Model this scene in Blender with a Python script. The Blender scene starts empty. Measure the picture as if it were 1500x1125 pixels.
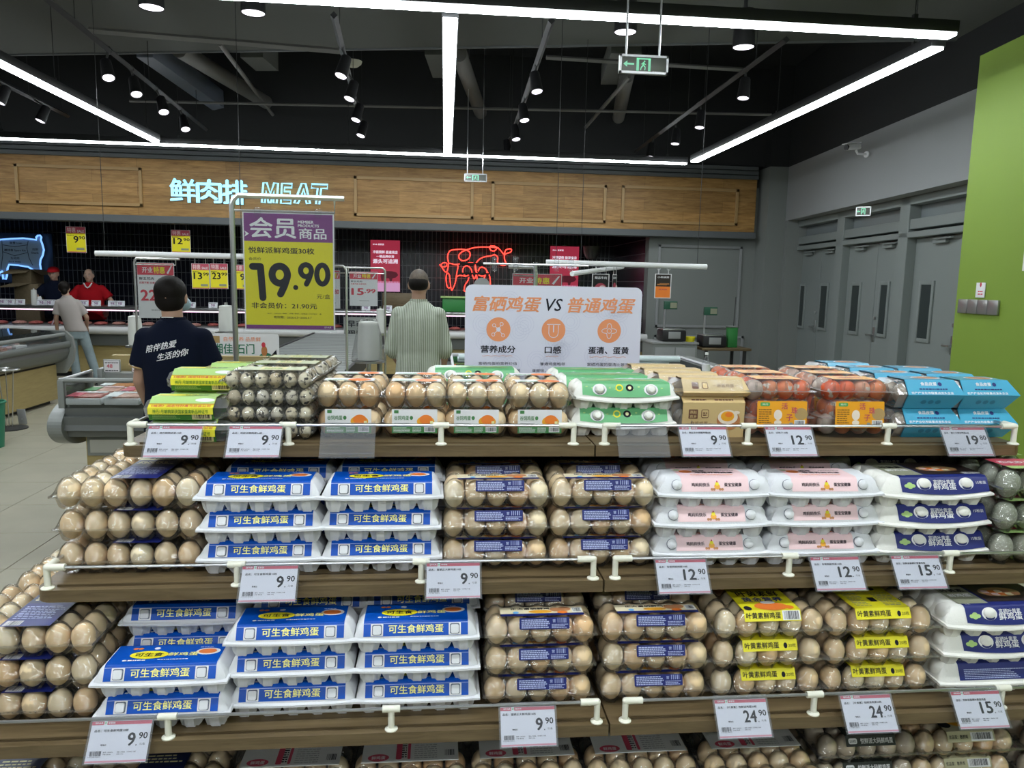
import bpy, bmesh, math, random
from mathutils import Matrix, Vector
random.seed(7)
S = bpy.context.scene
COL = S.collection
PI = math.pi

# ------------------------------------------------------------------ camera
F, CX, CY, EYE = 1095.0, 750.0, 562.5, Vector((0, 0, 1.6))
_dy = Vector((645 - CX, -(413 - CY), -F)).normalized()
_dx = Vector((11300, -82.5, -F)); _dx = (_dx - _dy * _dx.dot(_dy)).normalized()
_dz = _dx.cross(_dy)
ROT = Matrix((_dx, _dy, _dz))            # camera space -> world

def at(px, py, X=None, Y=None, Z=None):
    """world point seen at a pixel of the photograph, on the plane X=, Y= or Z="""
    r = ROT @ Vector((px - CX, -(py - CY), -F))
    t = (X - EYE.x) / r.x if X is not None else (Y - EYE.y) / r.y if Y is not None else (Z - EYE.z) / r.z
    return EYE + r * t

cam = bpy.data.cameras.new('camera'); cam.sensor_width = 36; cam.lens = 36 * F / 1500
cam.clip_start = .05; cam.clip_end = 100
camo = bpy.data.objects.new('camera', cam); COL.objects.link(camo)
camo.matrix_world = Matrix.Translation(EYE) @ ROT.to_4x4()
S.camera = camo

# ------------------------------------------------------------------ world, exposure
w = bpy.data.worlds.new('world'); S.world = w; w.use_nodes = True
w.node_tree.nodes['Background'].inputs[0].default_value = (.80, .90, 1, 1)
w.node_tree.nodes['Background'].inputs[1].default_value = .022
S.view_settings.view_transform = 'Standard'; S.view_settings.look = 'None'
S.view_settings.gamma = 1; S.view_settings.use_curve_mapping = False
S.view_settings.exposure = 0.2
LED_STRENGTH = 30.0
S.cycles.use_denoising = True
S.cycles.transparent_max_bounces = 40
S.cycles.max_bounces = 8
S.cycles.caustics_reflective = False; S.cycles.caustics_refractive = False
S.cycles.sample_clamp_indirect = 4

# ------------------------------------------------------------------ materials
MATS = {}
def mat(name, col=(.5, .5, .5), rough=.5, metal=0, emit=0, ecol=None, noise=0, nscale=20, bump=0, bscale=60, spec=.5, coat=0):
    if name in MATS: return MATS[name]
    m = bpy.data.materials.new(name); m.use_nodes = True
    nt = m.node_tree; b = nt.nodes['Principled BSDF']; N = nt.nodes.new; L = nt.links.new
    b.inputs['Base Color'].default_value = (*col, 1); b.inputs['Roughness'].default_value = rough
    b.inputs['Metallic'].default_value = metal; b.inputs['Specular IOR Level'].default_value = spec
    b.inputs['Coat Weight'].default_value = coat; b.inputs['Coat Roughness'].default_value = .08
    if emit:
        b.inputs['Emission Color'].default_value = (*(ecol or col), 1); b.inputs['Emission Strength'].default_value = emit
    if noise or bump:
        tc = N('ShaderNodeTexCoord')
    if noise:
        n = N('ShaderNodeTexNoise'); n.inputs['Scale'].default_value = nscale; n.inputs['Detail'].default_value = 4
        L(tc.outputs['Object'], n.inputs['Vector'])
        r = N('ShaderNodeValToRGB'); r.color_ramp.elements[0].position = .3; r.color_ramp.elements[1].position = .7
        r.color_ramp.elements[0].color = (*[c * (1 - noise) for c in col], 1)
        r.color_ramp.elements[1].color = (*[min(1, c * (1 + noise)) for c in col], 1)
        L(n.outputs['Fac'], r.inputs[0]); L(r.outputs[0], b.inputs['Base Color'])
    if bump:
        n = N('ShaderNodeTexNoise'); n.inputs['Scale'].default_value = bscale; n.inputs['Detail'].default_value = 3
        L(tc.outputs['Object'], n.inputs['Vector'])
        u = N('ShaderNodeBump'); u.inputs['Strength'].default_value = bump; u.inputs['Distance'].default_value = .002
        L(n.outputs['Fac'], u.inputs['Height']); L(u.outputs[0], b.inputs['Normal'])
    MATS[name] = m
    return m

def clearmat(name, tint=(.96, .97, .97), refl=.9, rough=.06, base=.03, haze=0.0, crinkle=0, cs=90):
    """thin clear plastic or glass: see-through sheet with Fresnel reflections"""
    if name in MATS: return MATS[name]
    m = bpy.data.materials.new(name); m.use_nodes = True; nt = m.node_tree; nt.nodes.clear()
    N = nt.nodes.new; L = nt.links.new
    o = N('ShaderNodeOutputMaterial'); t = N('ShaderNodeBsdfTransparent'); g = N('ShaderNodeBsdfGlossy')
    t.inputs[0].default_value = (*tint, 1); g.inputs['Roughness'].default_value = rough
    f = N('ShaderNodeFresnel'); f.inputs[0].default_value = 1.5
    a = N('ShaderNodeMath'); a.operation = 'MULTIPLY_ADD'; a.inputs[1].default_value = refl; a.inputs[2].default_value = base
    a.use_clamp = True
    L(f.outputs[0], a.inputs[0])
    x = N('ShaderNodeMixShader'); L(a.outputs[0], x.inputs[0]); L(t.outputs[0], x.inputs[1]); L(g.outputs[0], x.inputs[2])
    if crinkle:
        tc = N('ShaderNodeTexCoord'); nz = N('ShaderNodeTexNoise'); nz.inputs['Scale'].default_value = cs; nz.inputs['Detail'].default_value = 2
        L(tc.outputs['Object'], nz.inputs['Vector']); bp = N('ShaderNodeBump'); bp.inputs['Strength'].default_value = crinkle; bp.inputs['Distance'].default_value = .004
        L(nz.outputs['Fac'], bp.inputs['Height']); L(bp.outputs[0], g.inputs['Normal']); L(bp.outputs[0], f.inputs['Normal'])
    last = x
    if haze:
        d = N('ShaderNodeBsdfDiffuse'); d.inputs[0].default_value = (.8, .82, .84, 1)
        y = N('ShaderNodeMixShader'); y.inputs[0].default_value = haze
        L(x.outputs[0], y.inputs[1]); L(d.outputs[0], y.inputs[2]); last = y
    L(last.outputs[0], o.inputs[0])
    MATS[name] = m
    return m

def woodmat(name, c0, c1, scale=(1, 1, 1), rough=.5, band=6, seam=None):
    m = bpy.data.materials.new(name); m.use_nodes = True; nt = m.node_tree; b = nt.nodes['Principled BSDF']
    N = nt.nodes.new; L = nt.links.new
    tc = N('ShaderNodeTexCoord'); mp = N('ShaderNodeMapping'); mp.inputs['Scale'].default_value = scale
    L(tc.outputs['Object'], mp.inputs[0])
    n = N('ShaderNodeTexNoise'); n.inputs['Scale'].default_value = band; n.inputs['Detail'].default_value = 7; n.inputs['Roughness'].default_value = .65
    n.inputs['Distortion'].default_value = .6
    L(mp.outputs[0], n.inputs['Vector'])
    r = N('ShaderNodeValToRGB'); e = r.color_ramp.elements
    e[0].position = .3; e[0].color = (*c0, 1); e[1].position = .72; e[1].color = (*c1, 1)
    L(n.outputs['Fac'], r.inputs[0])
    out = r.outputs[0]
    if seam:
        br = N('ShaderNodeTexBrick'); mp2 = N('ShaderNodeMapping'); mp2.inputs['Rotation'].default_value = (PI / 2, 0, 0)
        L(tc.outputs['Object'], mp2.inputs[0]); L(mp2.outputs[0], br.inputs['Vector'])
        br.inputs['Scale'].default_value = 1; br.inputs['Brick Width'].default_value = seam[0]; br.inputs['Row Height'].default_value = seam[1]
        br.inputs['Mortar Size'].default_value = .003; br.inputs['Color1'].default_value = (1, 1, 1, 1); br.inputs['Color2'].default_value = (.72, .72, .72, 1)
        br.inputs['Mortar'].default_value = (.5, .5, .5, 1)
        mx = N('ShaderNodeMix'); mx.data_type = 'RGBA'; mx.blend_type = 'MULTIPLY'; mx.inputs[0].default_value = 1
        L(out, mx.inputs[6]); L(br.outputs[0], mx.inputs[7]); out = mx.outputs[2]
    L(out, b.inputs['Base Color']); b.inputs['Roughness'].default_value = rough
    MATS[name] = m
    return m

def eggmat(name, cols, speck=None):
    """egg shell whose tint differs from egg to egg; speck = (colour, scale, threshold)"""
    m = bpy.data.materials.new(name); m.use_nodes = True; nt = m.node_tree; b = nt.nodes['Principled BSDF']
    N = nt.nodes.new; L = nt.links.new
    oi = N('ShaderNodeObjectInfo'); r = N('ShaderNodeValToRGB'); e = r.color_ramp.elements
    e[0].color = (*cols[0], 1); e[1].color = (*cols[-1], 1)
    for i, c in enumerate(cols[1:-1]):
        k = e.new((i + 1) / (len(cols) - 1)); k.color = (*c, 1)
    L(oi.outputs['Random'], r.inputs[0])
    tc = N('ShaderNodeTexCoord'); ad = N('ShaderNodeVectorMath'); ad.operation = 'ADD'
    cm = N('ShaderNodeCombineXYZ'); ml = N('ShaderNodeMath'); ml.operation = 'MULTIPLY'; ml.inputs[1].default_value = 37
    L(oi.outputs['Random'], ml.inputs[0]); L(ml.outputs[0], cm.inputs[0])
    L(tc.outputs['Object'], ad.inputs[0]); L(cm.outputs[0], ad.inputs[1])
    n = N('ShaderNodeTexNoise'); L(ad.outputs[0], n.inputs['Vector'])
    n.inputs['Scale'].default_value = speck[1] if speck else 60; n.inputs['Detail'].default_value = 3
    r2 = N('ShaderNodeValToRGB'); a = r2.color_ramp.elements
    mx = N('ShaderNodeMix'); mx.data_type = 'RGBA'
    if speck:
        a[0].position = speck[2]; a[1].position = speck[2] + .05
        mx.inputs[7].default_value = (*speck[0], 1)
    else:
        a[0].position = .35; a[1].position = .75; a[1].color = (.25, .25, .25, 1)
        mx.inputs[7].default_value = (.82, .66, .48, 1)
    L(n.outputs['Fac'], r2.inputs[0]); L(r2.outputs[0], mx.inputs[0]); L(r.outputs[0], mx.inputs[6])
    L(mx.outputs[2], b.inputs['Base Color']); b.inputs['Roughness'].default_value = .42
    MATS[name] = m
    return m

# ------------------------------------------------------------------ mesh builder
_TXT = {}
def glyphs(s, bold=0.0, shear=0.0):
    k = (s, bold, shear)
    if k not in _TXT:
        c = bpy.data.curves.new('t', 'FONT'); c.body = s; c.resolution_u = 2; c.fill_mode = 'FRONT'
        c.offset = bold; c.shear = shear
        o = bpy.data.objects.new('t', c); me = o.to_mesh()
        vs = [(v.co.x, v.co.y) for v in me.vertices]; fs = [tuple(p.vertices) for p in me.polygons]
        o.to_mesh_clear(); bpy.data.objects.remove(o); bpy.data.curves.remove(c)
        x0 = min(v[0] for v in vs); x1 = max(v[0] for v in vs); y0 = min(v[1] for v in vs); y1 = max(v[1] for v in vs)
        _TXT[k] = (vs, fs, x0, x1, y0, y1)
    return _TXT[k]

_BB = {}
def _bevbox(sx, sy, sz, b, seg=2):
    k = (round(sx, 4), round(sy, 4), round(sz, 4), round(b, 4), seg)
    if k not in _BB:
        bm = bmesh.new(); bmesh.ops.create_cube(bm, size=1)
        for v in bm.verts: v.co = (v.co.x * sx, v.co.y * sy, v.co.z * sz)
        bmesh.ops.bevel(bm, geom=bm.edges[:], offset=b, segments=seg, profile=.5, affect='EDGES')
        bm.verts.index_update()
        _BB[k] = ([tuple(v.co) for v in bm.verts], [tuple(v.index for v in f.verts) for f in bm.faces]); bm.free()
    return _BB[k]

class MB:
    def __init__(s): s.v = []; s.f = []; s.mi = []; s.mats = []; s.T = Matrix()
    def m(s, m):
        if isinstance(m, str): m = MATS[m]
        if m not in s.mats: s.mats.append(m)
        return s.mats.index(m)
    def add(s, vs, fs, m, T=None):
        T = s.T @ T if T is not None else s.T
        o = len(s.v); s.v += [tuple(T @ Vector(v)) for v in vs]
        k = s.m(m)
        s.f += [tuple(i + o for i in f) for f in fs]; s.mi += [k] * len(fs)
        return s
    def box(s, c, size, m, b=0, T=None, seg=2):
        if b: vs, fs = _bevbox(*size, b, seg)
        else:
            x, y, z = (d / 2 for d in size)
            vs = [(-x, -y, -z), (x, -y, -z), (x, y, -z), (-x, y, -z), (-x, -y, z), (x, -y, z), (x, y, z), (-x, y, z)]
            fs = [(0, 3, 2, 1), (4, 5, 6, 7), (0, 1, 5, 4), (1, 2, 6, 5), (2, 3, 7, 6), (3, 0, 4, 7)]
        M = Matrix.Translation(c)
        return s.add(vs, fs, m, (T @ M) if T is not None else M)
    def b2(s, p, q, m, b=0):          # box between two corners
        p, q = Vector(p), Vector(q)
        return s.box((p + q) / 2, [abs(a) for a in (q - p)], m, b)
    def tube(s, pts, r, m, n=8, caps=True, closed=False):
        pts = [Vector(p) for p in pts]; rs = r if isinstance(r, (list, tuple)) else [r] * len(pts)
        vs = []; fs = []; up = None; K = len(pts)
        for i, p in enumerate(pts):
            a = pts[(i - 1) % K] if (i or closed) else p; c = pts[(i + 1) % K] if (i < K - 1 or closed) else p
            d = (c - a).normalized()
            if up is None: up = Vector((0, 0, 1)) if abs(d.z) < .9 else Vector((0, 1, 0))
            x = up.cross(d).normalized(); up = d.cross(x)
            vs += [p + (x * math.cos(2 * PI * k / n) + up * math.sin(2 * PI * k / n)) * rs[i] for k in range(n)]
        for i in range(K if closed else K - 1):
            j = (i + 1) % K
            fs += [(i * n + k, i * n + (k + 1) % n, j * n + (k + 1) % n, j * n + k) for k in range(n)]
        if caps and not closed: fs += [tuple(range(n))[::-1], tuple((K - 1) * n + k for k in range(n))]
        return s.add(vs, fs, m)
    def lathe(s, prof, m, n=16, c=(0, 0, 0), T=None, sx=1, sy=1):
        vs = [(r * math.cos(2 * PI * k / n) * sx + c[0], r * math.sin(2 * PI * k / n) * sy + c[1], z + c[2]) for r, z in prof for k in range(n)]
        K = len(prof)
        fs = [(i * n + k, i * n + (k + 1) % n, (i + 1) * n + (k + 1) % n, (i + 1) * n + k) for i in range(K - 1) for k in range(n)]
        if prof[0][0] > 1e-6: fs.append(tuple(range(n))[::-1])
        if prof[-1][0] > 1e-6: fs.append(tuple((K - 1) * n + k for k in range(n)))
        return s.add(vs, fs, m, T)
    def ell(s, c, r, m, nu=12, nv=8, T=None):
        pr = [(math.sin(PI * i / nv), -math.cos(PI * i / nv)) for i in range(nv + 1)]
        M = Matrix.Translation(c) @ Matrix.Diagonal((r[0], r[1], r[2], 1))
        return s.lathe(pr, m, nu, T=(T @ M) if T is not None else M)
    def loft(s, rings, m, cap=True, T=None):
        n = len(rings[0]); vs = [v for r in rings for v in r]
        fs = [(i * n + k, i * n + (k + 1) % n, (i + 1) * n + (k + 1) % n, (i + 1) * n + k) for i in range(len(rings) - 1) for k in range(n)]
        if cap: fs += [tuple(range(n))[::-1], tuple((len(rings) - 1) * n + k for k in range(n))]
        return s.add(vs, fs, m, T)
    def grid(s, fn, nu, nv, m, flip=False, T=None):
        vs = [fn(i / nu, j / nv) for j in range(nv + 1) for i in range(nu + 1)]
        fs = [(j * (nu + 1) + i, j * (nu + 1) + i + 1, (j + 1) * (nu + 1) + i + 1, (j + 1) * (nu + 1) + i) for j in range(nv) for i in range(nu)]
        if flip: fs = [f[::-1] for f in fs]
        return s.add(vs, fs, m, T)
    def prism(s, pts, z0, z1, m, T=None):  # outline in local xy, extruded z0..z1
        n = len(pts)
        return s.loft([[(x, y, z0) for x, y in pts], [(x, y, z1) for x, y in pts]], m, True, T)
    # flat print: local frame x right, y up, z out
    def rect(s, x0, y0, x1, y1, m, z=0, T=None): return s.add([(x0, y0, z), (x1, y0, z), (x1, y1, z), (x0, y1, z)], [(0, 1, 2, 3)], m, T)
    def disc(s, x, y, rx, ry, m, z=0, T=None, n=20):
        return s.add([(x + rx * math.cos(2 * PI * k / n), y + ry * math.sin(2 * PI * k / n), z) for k in range(n)], [tuple(range(n))], m, T)
    def rrect(s, x0, y0, x1, y1, r, m, z=0, T=None, depth=0):
        pts = []
        for cx, cy, a in ((x1 - r, y0 + r, -90), (x1 - r, y1 - r, 0), (x0 + r, y1 - r, 90), (x0 + r, y0 + r, 180)):
            for k in range(5):
                t = math.radians(a + 22.5 * k); pts.append((cx + r * math.cos(t), cy + r * math.sin(t)))
        if depth: return s.prism(pts, z - depth, z, m, T)
        return s.add([(x, y, z) for x, y in pts], [tuple(range(len(pts)))], m, T)
    def text(s, t, x, y, h, m, w=None, bold=0.0, al='l', T=None, z=0, shear=0.0):
        """lettering of cap height h; (x, y) is the lower left (or centre 'c', right 'r') of its box"""
        vs, fs, x0, x1, y0, y1 = glyphs(t, 0.0, shear)
        k = h / (y1 - y0) if y1 > y0 else 1
        kx = w / (x1 - x0) if w else k
        W = (x1 - x0) * kx; ox = x - (0 if al == 'l' else W / 2 if al == 'c' else W)
        e = bold * .75; sh = ((0, 0),) if not bold else ((-e, -e * .5), (e, -e * .5), (0, e * .8))
        for j, (dx, dy) in enumerate(sh): s.add([((a - x0 + dx) * kx + ox, (b - y0 + dy) * k + y, z + j * 4e-5) for a, b in vs], fs, m, T)
        return s
    def micro(s, x0, y0, x1, y1, rows, m, T=None, z=0, fill=.5, seed=1):
        R = random.Random(seed); hh = (y1 - y0) / rows
        for r in range(rows):
            x = x0; y = y0 + r * hh; end = x1 - R.random() * .25 * (x1 - x0)
            while x < end:
                L = hh * R.uniform(.5, 1.6); s.rect(x, y, min(x + L, x1), y + hh * fill, m, z, T); x += L + hh * .25
        return s
    def bars(s, x0, y0, x1, y1, m, n=16, T=None, z=0, seed=2):
        R = random.Random(seed); st = (x1 - x0) / n
        for i in range(n): s.rect(x0 + i * st, y0, x0 + i * st + st * R.choice((.3, .5, .7)), y1, m, z, T)
        return s
    def mesh(s, name, smooth=True, ang=38):
        me = bpy.data.meshes.new(name); me.from_pydata(s.v, [], s.f)
        for m in s.mats: me.materials.append(m)
        me.polygons.foreach_set('material_index', s.mi)
        if smooth:
            me.polygons.foreach_set('use_smooth', [True] * len(s.f)); me.set_sharp_from_angle(angle=math.radians(ang))
        me.update()
        return me

def frame(o, x, up):
    x = Vector(x).normalized(); up = Vector(up).normalized(); n = x.cross(up)
    M = Matrix.Identity(4)
    for i in range(3): M[i][0], M[i][1], M[i][2], M[i][3] = x[i], up[i], n[i], o[i]
    return M
FRONT = lambda x, y, z: frame((x, y, z), (1, 0, 0), (0, 0, 1))      # faces the camera (-y)
TOP = lambda x, y, z: frame((x, y, z), (1, 0, 0), (0, 1, 0))        # faces up

def link(name, me, parent=None, M=None):
    o = bpy.data.objects.new(name, me); COL.objects.link(o)
    if parent is not None: o.parent = parent
    if M is not None: o.matrix_basis = M
    return o
def tag(o, label=None, cat=None, group=None, kind=None):
    for k, v in (('label', label), ('category', cat), ('group', group), ('kind', kind)):
        if v: o[k] = v
    return o
def thing(name, label, cat, loc=(0, 0, 0), rz=0, group=None):
    o = bpy.data.objects.new(name, None); COL.objects.link(o); o.empty_display_size = .05
    o.location = loc; o.rotation_euler = (0, 0, rz)
    return tag(o, label, cat, group)
def part(name, mb, parent, smooth=True, M=None): return link(name, mb.mesh(name, smooth) if isinstance(mb, MB) else mb, parent, M)
def struct(name, mb, label=None, smooth=False): return tag(part(name, mb, None, smooth), label, None, None, 'structure')

PROTO = {}
def place(kind, name, label, cat, loc, rz=0, group=None, hidden=()):
    """stand a copy of a prototype: one Empty, its parts and their sub-parts"""
    r = thing(name, label, cat, loc, rz, group)
    for node in PROTO[kind]:
        if node[0] in hidden: continue
        o = link(node[0], node[1], r, node[2] if len(node) > 2 else None)
        for sub in (node[3] if len(node) > 3 else ()): link(sub[0], sub[1], o, sub[2] if len(sub) > 2 else None)
    return r
TR = Matrix.Translation

# ------------------------------------------------------------------ shared materials
mat('white', (.80, .80, .82), .5); mat('paper', (.78, .79, .86), .55); mat('black', (.012, .012, .014), .5)
mat('ink', (.012, .012, .02), .7, spec=.2); mat('red', (.62, .04, .07), .5); mat('tagred', (.55, .07, .12), .45); mat('pinkline', (.72, .32, .40), .5)
mat('yellow', (.86, .76, .02), .45); mat('blue', (.0005, .072, .43), .4, spec=.25); mat('navy', (.010, .018, .15), .4)
mat('letteryellow', (.90, .88, .28), .45); mat('orange', (.85, .22, .03), .5); mat('green', (.10, .38, .10), .45)
mat('steel', (.62, .63, .64), .28, 1); mat('chrome', (.72, .73, .73), .32, 1); mat('ivory', (.80, .79, .68), .4)
mat('darkmetal', (.025, .026, .028), .45); mat('grey', (.30, .31, .31), .5); mat('pulp', (.72, .73, .76), .85, bump=.35, bscale=260)
mat('pulpwhite', (.82, .81, .76), .85, bump=.3, bscale=260); mat('skin', (.45, .27, .19), .55); mat('skinlight', (.56, .36, .27), .55)
mat('hair', (.008, .006, .005), .6, bump=.6, bscale=90, spec=.15)
clearmat('clear', (.995, .995, .99), .62, .09, .035, haze=.022, crinkle=.5, cs=60); clearmat('clearsoft', (.97, .97, .965), .45, .28, .02, haze=.06, crinkle=.6, cs=40); clearmat('glass', (.93, .96, .95), .9, .02, .02)
clearmat('acrylic', (.96, .965, .98), .35, .14, .006, haze=.04); clearmat('film', (.97, .98, .98), .5, .25, .006, haze=.008, crinkle=.3, cs=30)
eggmat('eggshell', [(.85, .53, .26), (.92, .68, .39), (.94, .74, .47), (.88, .62, .34), (.95, .82, .57), (.89, .67, .39)])
eggmat('eggpale', [(.62, .52, .38), (.68, .58, .44), (.58, .46, .32)])
eggmat('quailshell', [(.62, .54, .38), (.76, .70, .54), (.52, .42, .26), (.70, .66, .56)], ((.035, .028, .022), 95, .56))
eggmat('duckshell', [(.32, .34, .26), (.42, .44, .36), (.38, .38, .30)], ((.6, .62, .52), 260, .58))
eggmat('wrapped', [(.75, .10, .02), (.82, .16, .03), (.70, .20, .06), (.5, .45, .4)], ((.62, .55, .47), 45, .57))
eggmat('browneggs', [(.22, .17, .11), (.30, .24, .17), (.16, .12, .08)], ((.45, .40, .30), 80, .6))
woodmat('shelfwood', (.088, .059, .027), (.175, .125, .064), (1.2, 14, 14), .42, 5)
woodmat('fascia', (.26, .125, .030), (.58, .33, .105), (.6, 1, 5), .5, 5, seam=(1.35, .19))
woodmat('casewood', (.38, .29, .12), (.47, .37, .16), (1, 1, 8), .5, 4)
# ------------------------------------------------------------------ ceiling lights (they light the shop)
mat('led', (1, 1, 1), .5, emit=LED_STRENGTH, ecol=(.90, .97, 1.0))
LZ = 3.4
def led(label, p, q, wd=.10, group='linear LED lights under the ceiling'):
    p, q = Vector(p), Vector(q); L = (q - p).length
    t = thing('linear_light', label, 'ceiling light', (p + q) / 2, math.atan2(q.y - p.y, q.x - p.x), group)
    part('housing', MB().box((0, 0, .045), (L, wd + .02, .08), 'darkmetal', .006), t)
    part('diffuser', MB().box((0, 0, -.004), (L - .02, wd, .022), 'led', .004), t)
    h = MB()
    for k in range(max(2, int(L / 2.2)) + 1):
        x = -L / 2 + .3 + k * (L - .6) / max(2, int(L / 2.2)); h.tube([(x, 0, .08), (x, 0, 1.9)], .004, 'darkmetal', 5); h.box((x, 0, .1), (.03, .03, .05), 'darkmetal')
    tag(part('suspension_wires', h, t), kind='stuff')
led('long rear linear light running parallel to the timber fascia', (-8.5, 11.05, LZ), (3.6, 11.05, LZ), .075)
led('linear light running back along the door side of the ceiling', (3.64, 10.85, LZ), (3.66, 5.5, LZ))
led('linear light running back on the butcher side of the ceiling', (-3.82, 10.8, LZ), (-3.80, 5.45, LZ))
led('middle linear light hanging straight above the comparison sign', (.09, 11.0, LZ), (.055, 5.45, LZ))
led('nearest crosswise linear light along the top of the picture', (-4.2, 5.25, LZ), (3.6, 5.25, LZ))
for k, (a, b) in enumerate((((-3.2, .95), (3.2, .95)), ((-3.2, -1.25), (3.2, -1.25)), ((-3.2, -3.1), (3.2, -3.1)))):  # unseen strips above and behind the camera, added to light the shelf fronts
    led(('first', 'second', 'third')[k] + ' crosswise linear light over the aisle in front of the egg shelves', (a[0], a[1], LZ), (b[0], b[1], LZ), .12, 'linear LED lights over the front aisle')
led('lengthwise linear light over the aisle beside the egg shelves', (-3.6, 4.6, LZ), (-3.6, -1, LZ), .10, 'linear LED lights over the front aisle')  # out of view too, added to brighten the egg shelves

# ------------------------------------------------------------------ floor
tile_m = mat('floortile', (.35, .33, .25), .42, noise=.07, nscale=3)
struct('floor', MB().b2((-16, -5, -.12), (8, 18, -.008), mat('grout', (.10, .10, .09), .8)))
fl = bpy.data.objects['floor']
tm = MB().box((0, 0, 0), (.596, .596, .012), tile_m, .002, seg=1).mesh('tile')
n = 0
for i in range(-10, 1):
    for j in range(2, 16):
        link('tile', tm, fl, TR((i * .6 - .55 + .3, j * .6 + .25, -.006))); n += 1
fm = MB()
for i in range(-26, 14):
    for j in range(-8, 29):
        if not (-10 <= i <= 0 and 2 <= j <= 15): fm.box((i * .6 - .25, j * .6 + .25, -.006), (.596, .596, .012), tile_m)
tag(part('tile_field', fm, fl, False), kind='stuff')

# ------------------------------------------------------------------ walls and ceiling
mat('greywall', (.215, .23, .222), .75, bump=.05); mat('blackwall', (.013, .014, .015), .8); mat('soffit', (.095, .10, .092), .85)
mat('palewall', (.29, .30, .305), .8); mat('limewall', (.20, .31, .035), .6); mat('doorgrey', (.22, .245, .24), .5); mat('channel', (.10, .11, .115), .6)
tb = bpy.data.materials.new('darktiles'); tb.use_nodes = True; nt = tb.node_tree; N = nt.nodes.new
br = N('ShaderNodeTexBrick'); tc = N('ShaderNodeTexCoord'); mp = N('ShaderNodeMapping'); mp.inputs['Rotation'].default_value = (PI / 2, 0, 0)
nt.links.new(tc.outputs['Object'], mp.inputs[0]); nt.links.new(mp.outputs[0], br.inputs['Vector'])
br.offset = 0; br.inputs['Scale'].default_value = 1; br.inputs['Brick Width'].default_value = .085; br.inputs['Row Height'].default_value = .24
br.inputs['Mortar Size'].default_value = .006; br.inputs['Color1'].default_value = (.008, .010, .022, 1); br.inputs['Color2'].default_value = (.012, .014, .030, 1)
br.inputs['Mortar'].default_value = (.22, .24, .27, 1); b_ = nt.nodes['Principled BSDF']; nt.links.new(br.outputs[0], b_.inputs['Base Color'])
b_.inputs['Roughness'].default_value = .25; MATS['darktiles'] = tb

struct('ceiling', MB().b2((-16, -5, 5.2), (8, 18, 5.35), 'blackwall'))
e0, e1 = at(0, 80, Z=4.2), at(1420, 57, Z=4.2); dd = (e1 - e0).normalized(); a0, a1 = e0 - dd * 7, e1 + dd * 1.1
s = MB().prism([(a0.x, -4.9), (a1.x, -4.9), (a1.x, a1.y), (a0.x, a0.y)], 4.2, 4.24, 'soffit')
s.tube([a0 + Vector((0, 0, .01)), a1 + Vector((0, 0, .01))], .03, 'channel', 6)
struct('ceiling_soffit', s)
struct('wall_back', MB().b2((-16, 15.5, 0), (8, 15.7, 5.2), 'darktiles'))
struct('wall_left', MB().b2((-16.2, -5, 0), (-16, 18, 5.2), 'greywall'))
struct('wall_front', MB().b2((-16, -5.2, 0), (8, -5, 5.2), 'greywall'))
GW = at(947, 450, Y=12.66).x
gw = MB(); gw.b2((GW, 12.66, 0), (6.4, 12.9, 3.3), 'greywall'); gw.b2((GW, 12.9, 0), (GW + .15, 15.5, 3.3), 'darktiles')
struct('wall_back_right', gw)
mo = MB(); A = [at(x, y, Y=12.65) for x, y in ((966, 361), (1086, 362), (1078, 479), (961, 477))]
def mould(mb, A, m, r=.022, dy=.02):
    for k in range(4):
        p, q = A[k], A[(k + 1) % 4]; d = (q - p).normalized() * r
        mb.b2(Vector((min(p.x, q.x) - r, p.y - dy, min(p.z, q.z) - r)), Vector((max(p.x, q.x) + r, p.y, max(p.z, q.z) + r)), m, .004)
def rectpts(A):
    x0 = (A[0].x + A[3].x) / 2; x1 = (A[1].x + A[2].x) / 2; z1 = (A[0].z + A[1].z) / 2; z0 = (A[2].z + A[3].z) / 2; y = A[0].y
    return [Vector((x0, y, z1)), Vector((x1, y, z1)), Vector((x1, y, z0)), Vector((x0, y, z0))]
mould(mo, rectpts(A), 'palewall'); A2 = [at(x, y, Y=12.65) for x, y in ((958, 492), (1086, 494), (1084, 560), (958, 560))]; mould(mo, rectpts(A2), 'palewall')
struct('trim_1', mo)
# timber fascia with framed panels and the channel above it
zf1, zf0 = at(600, 246, Y=12.5).z, at(600, 327, Y=12.5).z; XR = at(1107, 300, Y=12.5).x
struct('wall_fascia', MB().b2((-16, 12.5, zf0), (XR, 12.66, zf1), 'fascia'))
f = MB(); f.b2((-16, 12.40, zf0 - .11), (XR, 12.70, zf0), 'channel', .01)
for k in range(3): f.b2((-16, 12.44 + .01 * k, zf1 + k * .075), (XR, 12.7, zf1 + .062 + k * .075), 'channel', .006)
struct('trim_2', f); struct('wall_header', MB().b2((-16, 12.5, zf1 + .225), (6.3, 12.75, 5.2), 'blackwall'))
fr = MB()
for q in (((24, 242), (206, 248), (207, 300), (27, 296)), ((521, 260), (691, 266), (692, 319), (521, 314)), ((722, 267), (885, 274), (886, 325), (722, 320)), ((912, 274), (1079, 279), (1078, 327), (912, 326))):
    mould(fr, rectpts([at(x, y, Y=12.5) for x, y in q]), mat('moulding', (.40, .25, .10), .45), .024, .03)
struct('trim_3', fr)
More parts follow.
